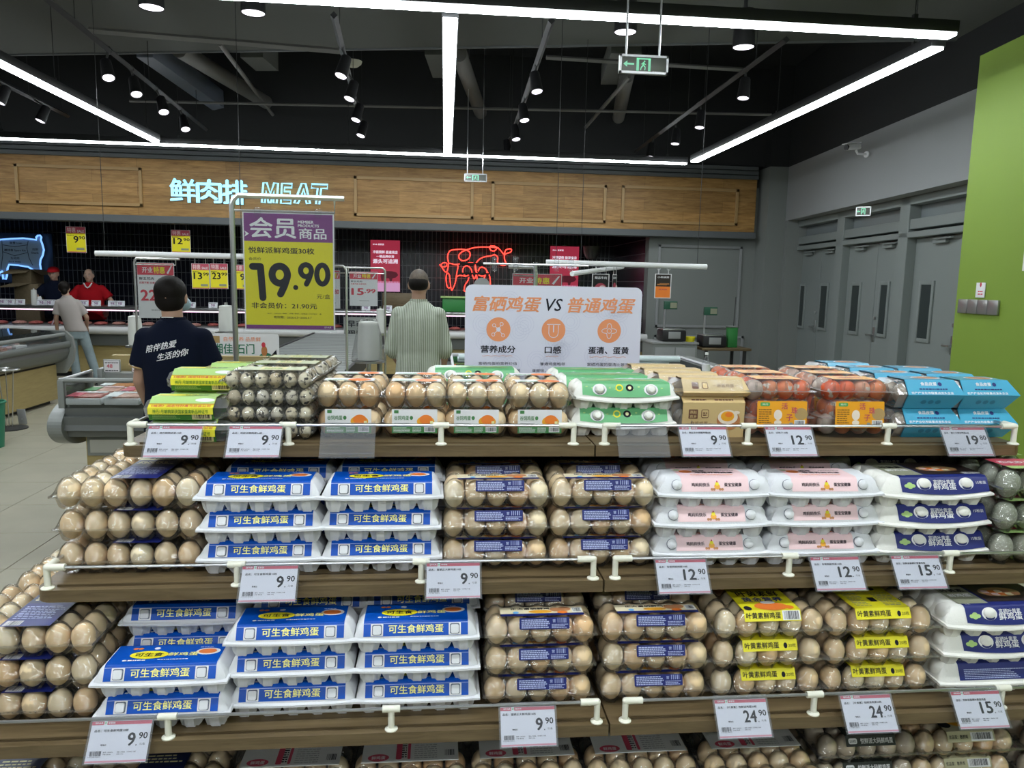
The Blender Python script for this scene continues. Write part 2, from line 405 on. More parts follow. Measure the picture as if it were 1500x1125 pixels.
# column and the canted right wall
c0, c1 = at(1119, 400, Y=12.25).x, at(1153, 300, Y=12.25).x
cl = MB(); cl.b2((c0, 12.25, 0), (c1 + .3, 12.9, 3.6), 'greywall'); cl.b2((c0, 12.25, 3.6), (c1 + .3, 12.9, 5.2), 'blackwall'); struct('column', cl)
P0 = Vector((5.73, 12.27, 0)); PD = (Vector((5.261, 7.251, 0)) - P0).normalized(); PN = Vector((PD.y, -PD.x, 0))    # PN into the room
if PN.x > 0: PN = -PN
def uz(px, py, off=0.0):
    r = ROT @ Vector((px - CX, -(py - CY), -F)); o = P0 - PN * off
    t = (o - EYE).dot(PN) / r.dot(PN); p = EYE + r * t
    return (p - P0).dot(PD), p.z
def WR(mb, u0, u1, z0, z1, d0, d1, m, b=0):  # box on the canted wall: along u, up z, depth d behind the wall face
    M = Matrix.Identity(4)
    for i in range(3): M[i][0], M[i][1], M[i][2], M[i][3] = PD[i], -PN[i], (0, 0, 1)[i], P0[i]
    return mb.box(((u0 + u1) / 2, (d0 + d1) / 2, (z0 + z1) / 2), (abs(u1 - u0), abs(d1 - d0), abs(z1 - z0)), m, b, T=M)
zl = (uz(1149, 325)[1] + uz(1418, 261)[1]) / 2
wr = MB(); WR(wr, 0, 17, zl, 3.6, 0, .6, 'palewall'); WR(wr, 0, 17, 3.6, 5.2, 0, .6, 'blackwall'); WR(wr, -.4, .12, 0, zl, 0, .6, 'greywall'); WR(wr, 6.6, 17, 0, zl, 0, .6, 'greywall')
WR(wr, 0, 6.8, 0, zl, .38, .6, 'greywall'); struct('wall_right', wr)
RD = .24
us = [uz(x, 450, RD)[0] for x in (1157, 1163, 1193, 1222, 1232, 1273, 1312, 1326, 1383, 1412)]
zt1, zt0 = uz(1290, 303, RD)[1], uz(1290, 329, RD)[1]; zd = (uz(1222, 364, RD)[1] + uz(1400, 338, RD)[1]) / 2
ft = MB()
for u0, u1 in ((us[0], us[1]), (us[3], us[4]), (us[6], us[7]), (us[9] + .35, us[9] + .45)): WR(ft, u0, u1, 0, zl, RD - .05, .38, 'doorgrey', .008)
UE = us[9] + .45
WR(ft, us[0], UE, zl - .10, zl, RD - .05, .38, 'doorgrey', .008); WR(ft, us[0], UE, zd, zd + .07, RD - .05, .38, 'doorgrey', .008); WR(ft, us[0], UE, zd + .10, zd + .22, RD - .03, .38, 'doorgrey', .008)
struct('trim_4', ft)
for k, (u0, u1) in enumerate(((us[1], us[3]), (us[4], us[6]), (us[7], UE - .1))):
    struct('window_%d' % (k + 1), WR(MB(), u0, u1, zd + .2, zl - .08, .33, .36, mat('transom', (.20, .225, .235), .2)))
mat('slotglass', (.03, .04, .04), .08)
D = [(us[1], us[2], (1172, 1178, 419, 477)), (us[2], us[3], (1201.6, 1211, 419, 480)), (us[4], us[5], (1247, 1258, 418.5, 485)), (us[5], us[6], (1289, 1299, 417.5, 489)), (us[7], us[8] + .38, (1347.6, 1363, 417, 496))]
for k, (u0, u1, wq) in enumerate(D):
    o = struct('door_%d' % (k + 1), WR(MB(), u0 + .006, u1 - .006, .01, zd - .005, .30, .345, 'doorgrey', .004))
    ym = (wq[2] + wq[3]) / 2; a, b = uz(wq[0], ym, .3)[0], uz(wq[1], ym, .3)[0]; za, zb = uz((wq[0] + wq[1]) / 2 + 2, wq[2], .3)[1], uz((wq[0] + wq[1]) / 2 - 2, wq[3], .3)[1]
    part('glass_slot', WR(MB(), a, b, zb, za, .29, .305, 'slotglass'), o)
    g = MB(); e = .045
    for q in ((a - e, a, zb - e, za + e), (b, b + e, zb - e, za + e), (a, b, za, za + e), (a, b, zb - e, zb)): WR(g, *q, .28, .302, 'doorgrey', .003)
    part('slot_frame', g, o)
    cl = MB(); um = (u0 + u1) / 2; WR(cl, um - .16, um + .1, zd - .09, zd - .045, .25, .30, 'doorgrey', .008); WR(cl, um - .1, um + .25, zd - .045, zd - .03, .22, .25, 'doorgrey')
    part('door_closer', cl, o)
    if k in (0, 3, 4):
        h = MB(); uh = {0: u1 - .07, 3: u0 + .07, 4: u1 - .25}[k]; WR(h, uh - .03, uh + .03, .92, 1.12, .285, .3, 'steel', .004); WR(h, uh - .13, uh + .01, 1.0, 1.025, .24, .262, 'steel', .008); WR(h, uh - .01, uh + .01, 1.0, 1.025, .25, .3, 'steel'); WR(h, uh - .02, uh + .02, 1.22, 1.26, .28, .3, 'steel', .005)
        part('door_handle', h, o)
# lime green wall standing nearer on the right
g0 = at(1436, 82, Z=3.6); gd = Vector((-.0936, -1, 0)).normalized()
M = Matrix.Identity(4)
for i in range(3): M[i][0], M[i][1], M[i][2], M[i][3] = gd[i], (-gd.y, gd.x, 0)[i], (0, 0, 1)[i], (g0.x, g0.y, 0)[i]
GM = M
struct('wall_lime', MB().box((4.5, .6, 1.8), (9, 1.2, 3.6), 'limewall', T=M))
def gpt(px, py):
    n_ = Vector((-gd.y, gd.x, 0)); r = ROT @ Vector((px - CX, -(py - CY), -F)); p0 = Vector((g0.x, g0.y, 0)); t = (p0 - EYE).dot(n_) / r.dot(n_); p = EYE + r * t
    return (p - p0).dot(gd), p.z
u0, z1 = gpt(1407, 438); u1, z0 = gpt(1464, 462)
sw = thing('switch_panel', 'silver wrapped four-gang switch panel on the lime green wall', 'switch panel'); sw.matrix_world = GM
for k in range(4):
    part('switch_plate', MB().box(((u0 + (k + .5) * (u1 - u0) / 4), -.012, (z0 + z1) / 2), ((u1 - u0) / 4 - .006, .02, z1 - z0), mat('foil', (.42, .42, .42), .3, .8, bump=.8, bscale=80), .004), sw)
a, za = gpt(1432, 414); b, zb = gpt(1443, 436)
nb = thing('notice_card', 'small white and red notice card above the switch panel', 'notice'); nb.matrix_world = GM
k = MB().box(((a + b) / 2, -.006, (za + zb) / 2), (b - a, .004, za - zb), 'white'); TT = frame(((a + b) / 2, -.0085, (za + zb) / 2), (1, 0, 0), (0, 0, 1))
k.disc(0, .045, .012, .02, 'red', .0, TT); k.micro(-.03, -.04, .035, .005, 2, MATS['red'], TT); part('card', k, nb)
a, za = gpt(1500, 395); nb2 = thing('wall_notice', 'large white notice sheet cut off at the edge of the lime wall', 'notice'); nb2.matrix_world = GM
part('sheet', MB().box((a + .15, -.006, za + .14), (.32, .006, .3), 'white', .002), nb2)
# skirting strip at the foot of wall and column
bb = MB(); WR(bb, 6.7, 17, 0, .12, -.012, 0, 'channel'); struct('baseboard_right', bb)

# ------------------------------------------------------------------ ceiling services
mat('pipe', (.16, .155, .15), .55); mat('duct', (.16, .18, .23), .5)
def bar(name, label, cat, pts, r, m='pipe', n=8, group=None):
    mb = MB().tube(pts, r, m, n); return tag(part(name, mb, None), label, cat, group)
Z5 = 4.6
bar('cable_tray', 'thin dark crosswise tray hanging under the pale soffit', 'cable tray', [at(130, 44, Z=3.9), at(500, 75, Z=3.9)], .03, 'pipe', 4)
bar('cable_tray', 'thin grey crosswise bar hanging behind the running-man exit sign', 'cable tray', [at(800, 84, Z=4.1), at(1088, 102, Z=4.1)], .025, 'pipe', 4)
bar('ceiling_pipe', 'thin pale pipe slanting down between the first two track lights', 'pipe', [at(322, 64, Z=4.15), at(413, 186, Z=4.15)], .026)
bar('ceiling_pipe', 'thin pale pipe slanting down below the running-man exit sign', 'pipe', [at(922, 112, Z=4.15), at(837, 211, Z=4.15)], .026)
bar('air_duct', 'thick grey round duct beside the bluish flat duct', 'duct', [at(262, 72, Z=4.3), at(390, 150, Z=4.3)], .10, 'pipe', 14)
bar('air_duct', 'thick grey round duct just beside the middle linear light', 'duct', [at(672, 78, Z=4.3), at(704, 165, Z=4.3)], .10, 'pipe', 14)
bar('air_duct', 'thick grey round duct behind the running-man exit sign', 'duct', [at(918, 110, Z=4.3), at(906, 172, Z=4.3)], .10, 'pipe', 14)
def slab(label, q, z, m):
    P = [at(x, y, Z=z) for x, y in q]; mb = MB(); mb.add([tuple(p) for p in P] + [tuple(p + Vector((0, 0, .25))) for p in P], [(3, 2, 1, 0), (4, 5, 6, 7), (0, 1, 5, 4), (1, 2, 6, 5), (2, 3, 7, 6), (3, 0, 4, 7)], m)
    tag(part('flat_duct', mb, None, False), label, 'duct')
slab('long bluish flat duct above the track of four spotlights', ((200, 84), (224, 84), (328, 158), (312, 162)), 4.18, 'duct')
slab('dark flat duct end between the leaning pipe and the lights', ((352, 84), (385, 84), (408, 104), (375, 104)), 4.3, 'soffit')
slab('dark grey duct drop just beside the middle linear light', ((622, 80), (650, 80), (652, 114), (634, 114)), 4.3, 'soffit')
slab('wide dark duct behind the exit sign', ((895, 78), (940, 78), (925, 124), (880, 124)), 4.3, 'soffit')
bar('ceiling_pipe', 'long thin crosswise pipe far back in the dark ceiling', 'pipe', [at(190, 148, Z=4.1), at(1130, 168, Z=4.1)], .02)
mat('spotglow', (1, 1, 1), .5, emit=2.2, ecol=(.93, .88, 1.0))
def track(label, a, b, z, spots, tilt, desc):
    p, q = at(*a, Z=z), at(*b, Z=z)
    t = thing('light_track', label, 'light track', p); d = q - p; mb = MB()
    mb.tube([Vector((0, 0, 0)), d], .030, 'black', 4); part('rail', mb, t)
    wr_ = MB()
    for k in (.12, .5, .9): part('hanger', MB().tube([d * k, d * k + Vector((0, 0, 5.2 - z))], .004, 'darkmetal', 5), t)
    for k, (x, y) in enumerate(spots):
        c = at(x, y, Z=z - .19)
        s_ = thing('spotlight', desc[k], 'spotlight', c, 0, 'track spotlights'); s_.rotation_euler = tilt
        part('can', MB().lathe([(.0, .11), (.045, .11), (.05, .10), (.062, -.09), (.058, -.095), (.05, -.085)], 'black', 16), s_)
        part('lens', MB().lathe([(.055, -.088), (.0, -.080)], 'spotglow', 16), s_)
        u_ = d.normalized(); pr_ = p + u_ * (c - p).dot(u_); bpy.context.view_layer.update(); im = s_.matrix_world.inverted(); tpt = im @ pr_
        part('bracket', MB().tube([(0, 0, .10), tpt], .012, 'darkmetal', 6).box(tpt, (.05, .05, .03), 'darkmetal'), s_)
ordn = ('nearest', 'second', 'third', 'farthest')
track('long black light track slanting over the butcher sign side', (60, -8), (302, 190), 3.75, ((157, 103), (198, 128), (238, 155), (270, 181)), (-.40, -.30, 0), ['%s spotlight on the long track over the butcher side' % o for o in ordn])
track('short light track in the corner over the pig light box', (-30, 105), (100, 170), 3.75, ((4, 140), (63, 168)), (-.3, .3, 0), ['spotlight half cut off at the picture edge on the corner track', 'spotlight on the corner track over the pig light box'])
track('light track just before the middle linear light', (489, 22), (533, 200), 3.75, ((503, 99), (515, 134), (524, 166), (531, 190)), (-.30, .25, 0), ['%s spotlight on the track before the middle light' % o for o in ordn])
track('light track just past the middle linear light', (808, 30), (742, 222), 3.75, ((785, 122), (767, 166), (755, 195), (743, 216)), (-.30, -.12, 0), ['%s spotlight on the track past the middle light' % o for o in ordn])
track('long light track slanting towards the door side linear light', (1152, 58), (930, 222), 3.75, ((1090, 131), (1026, 176), (990, 201), (953, 221)), (-.15, .12, 0), ['%s spotlight on the long door-side track' % o for o in ordn])
for (x, y), lb in zip(((222, 12), (371, 20), (916, 48), (1089, 70)), ('black can downlight highest above the butcher side', 'black can downlight right of the first one', 'black can downlight hidden behind the exit sign rods', 'black can downlight near the end of the crosswise light')):
    c = at(x, y, Z=3.75); s_ = thing('downlight', lb, 'downlight', c, 0, 'surface can downlights')
    part('can', MB().lathe([(0, .32), (.085, .32), (.10, .02), (.098, 0), (.085, .01)], 'black', 20), s_); part('lens', MB().lathe([(.09, .006), (0, .012)], 'spotglow', 20), s_)
    part('stem', MB().tube([(0, 0, .32), (0, 0, .45)], .02, 'darkmetal', 8), s_)
# smoke detector
sd = thing('smoke_detector', 'round pale smoke detector beside the nearest middle-track spotlight', 'smoke detector', at(517, 92, Z=4.4)); part('body', MB().lathe([(.0, -.05), (.06, -.05), (.11, -.01), (.12, .02), (0, .02)], mat('cream', (.5, .49, .40), .5), 16), sd)

# ------------------------------------------------------------------ exit signs and the security camera
mat('signplate', (.20, .21, .19), .4, .3); mat('exitgreen', (.25, .75, .5), .5, emit=.42, ecol=(.35, .85, .58)); mat('exitdark', (.02, .12, .06), .5)
def exitsign(label, px0, py0, px1, py1, Y, rods=True, glow='exitgreen', mirror=False):
    a, b = at(px0, py0, Y=Y), at(px1, py1, Y=Y); w_, h_ = abs(b.x - a.x), abs(a.z - b.z); c = (a + b) / 2
    t = thing('exit_sign', label, 'exit sign', c)
    part('plate', MB().box((0, 0, 0), (w_, .025, h_), 'signplate', .004), t)
    fm_ = MB()
    for q in ((-w_ / 2, -h_ / 2, w_ / 2, -h_ / 2 + .012), (-w_ / 2, h_ / 2 - .012, w_ / 2, h_ / 2), (-w_ / 2, -h_ / 2, -w_ / 2 + .012, h_ / 2), (w_ / 2 - .012, -h_ / 2, w_ / 2, h_ / 2)):
        fm_.box(((q[0] + q[2]) / 2, -.014, (q[1] + q[3]) / 2), (q[2] - q[0], .01, q[3] - q[1]), 'steel')
    part('frame', fm_, t)
    k = MB(); T = FRONT(0, -.0135, 0); u = h_
    k.add([(-.42 * w_, 0, 0), (-.34 * w_, .18 * u, 0), (-.34 * w_, .06 * u, 0), (-.20 * w_, .06 * u, 0), (-.20 * w_, -.04 * u, 0), (-.34 * w_, -.04 * u, 0), (-.34 * w_, -.16 * u, 0)], [(0, 6, 5, 4, 3, 2, 1)], glow, T)
    x0, x1 = -.15 * w_, .14 * w_
    k.rect(x0, -.34 * u, x0 + .05 * w_, .34 * u, glow, 0, T); k.rect(x1 - .05 * w_, -.34 * u, x1, .34 * u, glow, 0, T); k.rect(x0, .26 * u, x1, .34 * u, glow, 0, T)
    cx_ = (x0 + x1) / 2; k.disc(cx_ + .005, .17 * u, .05 * u, .05 * u, glow, 0, T, 10)
    def limb(p, q, th):
        p, q = Vector((*p, 0)), Vector((*q, 0)); n_ = Vector((-(q - p).y, (q - p).x, 0)).normalized() * th; k.add([tuple(p - n_), tuple(q - n_), tuple(q + n_), tuple(p + n_)], [(0, 1, 2, 3)], glow, T)
    limb((cx_, .12 * u), (cx_ - .02 * u, -.06 * u), .05 * u); limb((cx_ - .01 * u, -.04 * u), (cx_ - .13 * u, -.16 * u), .03 * u); limb((cx_ - .13 * u, -.16 * u), (cx_ - .16 * u, -.30 * u), .025 * u)
    limb((cx_, -.04 * u), (cx_ + .1 * u, -.14 * u), .03 * u); limb((cx_ + .1 * u, -.14 * u), (cx_ + .08 * u, -.3 * u), .025 * u); limb((cx_, .08 * u), (cx_ - .13 * u, .02 * u), .022 * u); limb((cx_, .08 * u), (cx_ + .12 * u, .0), .022 * u)
    k.micro(.18 * w_, -.38 * u, .42 * w_, -.30 * u, 1, MATS['white'], T)
    part('pictogram', k, t, False)
    if rods:
        r_ = MB()
        for x in (-.36 * w_, .32 * w_): r_.tube([(x, 0, h_ / 2), (x, 0, (4.2 if Y < 7 else 5.2) - c.z)], .006, 'steel', 6)
        part('hanging_rod', r_, t)
    return t
exitsign('large grey hanging exit sign with green running man and arrow', 907, 80, 977, 111, 4.2)
exitsign('small hanging exit sign in front of the timber fascia', 680, 254, 713, 267, 10.6)
ux, zx = uz(1275, 310, -.06)
ex = exitsign('small green exit sign jutting from the wall above the doors', 1265, 303, 1284, 318, 8.6, False); ex.location = P0 + PD * ux + PN * .15 + Vector((0, 0, zx)); ex.rotation_euler = (0, 0, -.5)
u_, z_ = uz(1250, 215, -.25)
cm_ = thing('security_camera', 'white bullet security camera on an arm high on the pale wall', 'security camera', P0 + PD * u_ + PN * .25 + Vector((0, 0, z_)))
cm_.scale = (.8, .8, .8); cm_.rotation_euler = (0, 0, math.radians(195)); k = MB(); k.T = Matrix.Rotation(math.radians(8), 4, 'Y')
k.box((0, 0, .0), (.26, .09, .09), 'white', .02); k.box((.03, 0, .055), (.30, .11, .012), 'white', .004); part('housing', k, cm_)
k = MB(); k.T = Matrix.Rotation(math.radians(8), 4, 'Y'); k.tube([(.12, 0, 0), (.15, 0, 0)], .042, 'black', 14); part('lens', k, cm_)
part('arm', MB().tube([(-.06, 0, -.05), (-.10, 0, -.10), (-.25, .02, -.10)], .018, 'white', 8).tube([(-.25, .02, -.10), (-.27, .02, -.10)], .05, 'white', 12), cm_)
# ------------------------------------------------------------------ the stepped egg shelves
TIERS = {   # name: (left end, right end, front y, top z, rail posts of the left unit, of the right unit)
    'top': (-.655, 1.345, 1.570, 1.254, (-.634, -.316, .004, .292), (.361, .686, 1.016, 1.325)),
    'mid': (-.770, 1.455, 1.440, 1.000, (-.748, -.394, -.034, .318), (.364, .738, 1.10, 1.43)),
    'low': (-.930, 1.620, 1.345, .742, (-.905, -.502, -.088, .315), (.372, .764, 1.174, 1.59)),
    'base': (-1.06, 1.760, 1.250, .480, (), ())}
SEAM, BACK, TH = .3385, 2.22, .024
mat('shelfcore', (.02, .02, .022), .6)
for side, lab in ((0, 'left wooden stepped display shelf unit holding egg packs'), (1, 'right wooden stepped display shelf unit holding egg packs')):
    u = thing('display_shelf', lab, 'shelf unit', ((-.3, 1.9, 0), (.9, 1.9, 0))[side], 0, 'stepped egg shelves'); iv = TR(-u.location)
    for nm, (xl, xr, y, z, pl, pr) in TIERS.items():
        x0, x1 = (xl, SEAM - .0018) if side == 0 else (SEAM + .0018, xr); r = .03; pts = []
        if side == 0:
            pts = [(x1, y), (x1, BACK), (x0, BACK)] + [(x0 + r - r * math.cos(a), y + r - r * math.sin(a)) for a in [k * PI / 12 for k in range(7)]]
        else:
            pts = [(x0, BACK), (x0, y)] + [(x1 - r + r * math.sin(a), y + r - r * math.cos(a)) for a in [k * PI / 12 for k in range(7)]] + [(x1, BACK)]
        mb = MB(); mb.prism(pts[::-1] if side else pts[::-1], z - TH, z, 'shelfwood'); mb.v = [tuple(iv @ Vector(v)) for v in mb.v]
        part('shelf_board', mb, u, False)
        # inner lip the packs stand on
        lip = MB(); lip.T = iv; lip.b2((x0 + .035, y + .020, z), (x1 - .004, y + .024, z + .003), 'shelfwood'); part('stop_strip', lip, u, False)
        ps = pl if side == 0 else pr
        if ps:
            yr, zr = y + .012, z + .042
            o = part('guard_rail', MB().tube([(ps[0] - u.location.x, yr - u.location.y, zr), (ps[-1] - u.location.x, yr - u.location.y, zr)], .0032, 'steel', 8), u)
            for k, x in enumerate(ps):
                pm = MB(); pm.T = iv
                pm.lathe([(.0125, 0), (.0125, .002), (.007, .005)], 'ivory', 16, c=(x, yr, z)); pm.tube([(x, yr, z + .002), (x, yr, zr)], .0062, 'ivory', 12)
                if 0 < k < len(ps) - 1: pm.tube([(x - .017, yr, zr), (x + .017, yr, zr)], .0068, 'ivory', 12)
                else:
                    s_ = 1 if k == 0 else -1; pm.ell((x, yr, zr), (.0068, .0068, .0068), 'ivory', 12, 8); pm.tube([(x, yr, zr), (x + s_ * .034, yr, zr)], .0068, 'ivory', 12)
                part('rail_post', pm, o)
            if side == 0 or nm == 'top':
                xe = ps[0] if side == 0 else ps[-1]; e = MB(); e.T = iv; e.tube([(xe, yr, zr), (xe, yr + .035, zr)], .0068, 'ivory', 10).tube([(xe, yr + .035, zr), (xe, BACK - .06, zr)], .0032, 'steel', 8); part('side_rail', e, u)
    mb = MB(); mb.T = iv; mb.b2((-.50 if side == 0 else SEAM + .002, 2.02, .02), (SEAM - .002 if side == 0 else 1.20, 2.06, 1.23), 'shelfcore')
    part('back_panel', mb, u, False)
    mb = MB(); mb.T = iv; mb.b2((-1.02 if side == 0 else SEAM + .002, 1.30, 0), (SEAM - .002 if side == 0 else 1.72, BACK - .02, .10), 'shelfcore'); part('plinth', mb, u, False)
    for x in ((-.46, .30) if side == 0 else (.38, 1.16)):
        mb = MB(); mb.T = iv; mb.b2((x, 2.06, .1), (x + .04, 2.10, 1.23), 'darkmetal'); part('upright', mb, u, False)

# ------------------------------------------------------------------ package prototypes (origin: centre of the base, front towards -y)
def eggmesh(r=.0218, h=.057):
    pr = []
    for i in range(11):
        t = PI * i / 10; z = -math.cos(t); pr.append((r * math.sin(t) * (1 - .10 * -z * .9), (z + 1) / 2 * h))
    return pr
EGG = MB().lathe(eggmesh(), 'eggshell', 16).mesh('egg'); EGGP = MB().lathe(eggmesh(), 'eggpale', 16).mesh('egg')
DUCK = MB().lathe(eggmesh(.0245, .063), 'duckshell', 16).mesh('egg')
QUAIL = MB().lathe(eggmesh(.0128, .033), 'quailshell', 14).mesh('quail_egg')
WRAP = MB().lathe(eggmesh(.0225, .050), 'wrapped', 14).mesh('wrapped_egg')
BROWN = MB().lathe(eggmesh(.021, .050), 'browneggs', 12).mesh('egg')

def centers(nx, ny, p, q=None):
    q = q or p
    return [((i - (nx - 1) / 2) * p, (j - (ny - 1) / 2) * q) for j in range(ny) for i in range(nx)]
def cup_tray(nx, ny, p, zf, m, rt=.0245, rb=.013, res=8, edge=.010, fl=.016, q=None):
    """moulded tray: one cup under every egg, flange round the rim"""
    q = q or p; W, D = nx * p + fl, ny * q + fl; C = centers(nx, ny, p, q); mb = MB()
    nu, nv = nx * res, ny * res
    def fn(u, v):
        x, y = (u - .5) * (W), (v - .5) * (D)
        d = min(math.hypot(x - a, y - b) + .0022 * math.cos(8 * math.atan2(y - b, x - a)) for a, b in C)
        t = max(0, min(1, (rt - d) / (rt - rb))); return (x, y, zf - (zf - .0005) * min(1, t * 1.15) ** .6)
    mb.grid(fn, nu, nv, m, flip=True)
    return mb
def dome_lid(nx, ny, p, zf, h, m, R=None, plateau=.55, res=7, fl=.016, q=None, power=.5):
    q = q or p; R = R or p * .5; W, D = nx * p + fl, ny * q + fl; C = centers(nx, ny, p, q); mb = MB(); H = h - zf
    ex, ey = (nx * p) / 2 - p * .30, (ny * q) / 2 - q * .30
    def fn(u, v):
        x, y = (u - .5) * W, (v - .5) * D
        d = min(math.hypot(x - a, y - b) for a, b in C) / R
        z = max(0, 1 - d * d) ** power if d < 1 else 0
        o = max(abs(x) - ex, abs(y) - ey, 0) / (p * .34); pl = plateau * max(0, 1 - o)
        return (x, y, zf + .001 + H * max(z, pl))
    mb.grid(fn, nx * res, ny * res, m)
    for s_ in (-1, 1): mb.box((0, s_ * D / 2, zf), (W, .002, .004), m); mb.box((s_ * W / 2, 0, zf), (.002, D, .004), m)
    return mb
def eggs_nodes(mesh, nx, ny, p, z, q=None, name='egg', keep=lambda i, j: True, R=random.Random(3)):
    out = []
    for j in range(ny):
        for i in range(nx):
            if keep(i, j):
                x, y = (i - (nx - 1) / 2) * p, (j - (ny - 1) / 2) * (q or p)
                out.append((name, mesh, TR((x, y, z)) @ Matrix.Rotation(R.uniform(-.07, .07), 4, 'X') @ Matrix.Rotation(R.uniform(-.07, .07), 4, 'Y') @ Matrix.Rotation(R.uniform(0, 6), 4, 'Z')))
    return out

# --- clear ten-egg pack with the small navy label
def lab10(mb):
    T = TOP(0, 0, .0672)
    mb.rect(-.082, -.036, .088, .004, mat('creamlabel', (.82, .72, .50), .4), 0, T); mb.rect(-.082, -.036, .088, -.026, 'navy', .0002, T)
    mb.text('正大富硒鲜鸡蛋', -.060, -.009, .0085, MATS['ink'], w=.095, bold=.02, T=T, z=.0004)
    mb.disc(.0, -.018, .024, .007, mat('yolk', (.85, .40, .03), .3), .0004, T); mb.disc(.050, -.008, .014, .010, mat('eggpic', (.50, .22, .10), .5), .0004, T); mb.disc(.033, -.010, .012, .009, 'eggpic', .0005, T)
    mb.disc(.045, -.023, .011, .006, 'orange', .0006, T); mb.rect(.066, -.022, .086, -.002, 'white', .0004, T); mb.bars(.068, -.020, .084, -.004, MATS['ink'], 12, T, .0006)
    mb.disc(-.050, -.021, .006, .005, mat('dropblue', (.15, .45, .8), .4), .0006, T)
    F_ = frame((0, -.0470, .0555), (1, 0, 0), (0, .28, .96)); mb.rrect(-.045, -.011, .056, .0115, .002, 'navy', 0, F_, .0006)
    wm = mat('palebluetext', (.45, .50, .75), .5)
    mb.micro(-.041, -.0085, .016, .0095, 5, wm, F_, .0003, .62, 3); mb.text('营', .022, .002, .006, wm, T=F_, z=.0003, bold=.02); mb.micro(.020, -.009, .053, .0, 3, wm, F_, .0003, .5, 5)
    mb.bars(.032, .001, .052, .010, wm, 5, F_, .0003)
tray10 = cup_tray(5, 2, .0442, .030, 'clear', res=6, fl=.006).mesh('tray'); lid10 = dome_lid(5, 2, .0442, .030, .066, 'clear', plateau=.78, res=6, fl=.006).mesh('lid'); l10 = MB(); lab10(l10); l10 = l10.mesh('printed_label')
PROTO['ten'] = [('tray', tray10), ('lid', lid10), ('printed_label', l10)] + eggs_nodes(EGG, 5, 2, .0442, .004)

# --- large thirty-egg clear pack with round domes
tray30 = cup_tray(6, 5, .0460, .030, 'clear', res=5, fl=.008).mesh('tray'); lid30 = dome_lid(6, 5, .0460, .030, .0665, 'clear', plateau=.22, res=6, R=.0236, fl=.008).mesh('lid')
def lab30():
    mb = MB(); T = TOP(.018, 0, .0672)
    mb.rect(-.046, -.112, .046, .112, 'navy', 0, T); mb.rect(-.046, .0, .046, .112, mat('paleyellow', (.85, .78, .42), .4), .0002, T); mb.rect(-.046, -.010, .046, .04, mat('darkblue', (.01, .02, .08), .4), .0003, T)
    T2 = T; wm = MATS['white']
    mb.micro(-.040, -.105, -.012, -.085, 2, wm, T2, .0005, .6, 8); mb.bars(-.040, -.108, -.012, -.090, MATS['ink'], 14, T2, .0007); mb.rect(-.041, -.109, -.011, -.089, 'white', .0006, T2)
    mb.micro(-.038, -.080, .040, -.02, 8, mat('palebluetext', (.45, .50, .75), .5), T2, .0005, .45, 9); mb.text('鲜鸡蛋', -.030, .05, .030, MATS['navy'], w=.06, bold=.02, T=T2, z=.0005)
    mb.micro(-.038, .004, .036, .034, 3, MATS['paleyellow'], T2, .0005, .4, 4)
    return mb.mesh('printed_label')
lab30m = lab30()
PROTO['thirty'] = [('tray', tray30), ('lid', lid30), ('printed_label', lab30m)] + eggs_nodes(EGG, 6, 5, .0460, .004)
PROTO['thirty_low'] = PROTO['thirty'][:3] + eggs_nodes(EGG, 6, 5, .0460, .004, keep=lambda i, j: j == 0 or i in (0, 5))

# --- moulded pulp cartons
def lid_mesh(w, d, zf, h, m, ins=.013, end=.02, smile=.005, lobes=0):
    mb = MB(); n = 16
    xs = [-w / 2] + [-w / 2 + end * t for t in (.12, .45, .8, 1)] + [-w / 2 + end + (w - 2 * end) * k / n for k in range(1, n)] + [w / 2 - end * t for t in (1, .8, .45, .12)] + [w / 2]
    rings = []
    for x in xs:
        e = min(1, (w / 2 - abs(x)) / end); s = math.sin(e * PI / 2) ** .8 if e < 1 else 1
        sm = smile * (1 - (2 * x / w) ** 2); zt = zf + (h - zf) * s; i2 = ins * (.3 + .7 * s); hd = d / 2 - (1 - s) * .004
        rings.append([(x, -hd, zf - sm), (x, -hd, zf + .002), (x, -hd + i2 * .9, zt - .004 * s), (x, -hd + i2 + .004, zt), (x, hd - i2 - .004, zt), (x, hd - i2 * .9, zt - .004 * s), (x, hd, zf + .002), (x, hd, zf - sm)])
    mb.loft(rings, m)
    # flange with its drooping front edge
    fr_ = []
    for x in [(-.5 + k / 16) * (w + .008) for k in range(17)]:
        sm = smile * (1 - (2 * x / (w + .008)) ** 2); D_ = d / 2 + .005
        fr_.append([(x, -D_, zf - .003 - sm), (x, -D_, zf + .001 - sm), (x, -d / 2 + .004, zf + .003), (x, d / 2 - .004, zf + .003), (x, D_, zf + .001 - sm), (x, D_, zf - .003 - sm)])
    mb.loft(fr_, m)
    if lobes:
        for sgn in (-1, 1):
            for k in range(lobes):
                y = (k - (lobes - 1) / 2) * (d - .02) / lobes
                mb.ell((sgn * (w / 2 - .020), y, zf + (h - zf) * .42), (.021, (d - .02) / lobes * .56, (h - zf) * .60), m, 12, 8)
    else:
        for sgn in (-1, 1):
            for y in (-d / 2 + .012, d / 2 - .012): mb.box((sgn * (w / 2 - .007), y, zf + .007), (.006, .006, .012), m, .002)
    return mb
def slope(w, d, zf, h, ins, x=0):   # frame on the front slope; returns matrix and slope length
    y0, z0, y1, z1 = -d / 2, zf + .002, -d / 2 + ins * .9, h - .004
    L = math.hypot(y1 - y0, z1 - z0); up = Vector((0, y1 - y0, z1 - z0)) / L; nrm = Vector((1, 0, 0)).cross(up)
    return frame(Vector((x, y0, z0)) + nrm * .0007, (1, 0, 0), up), L
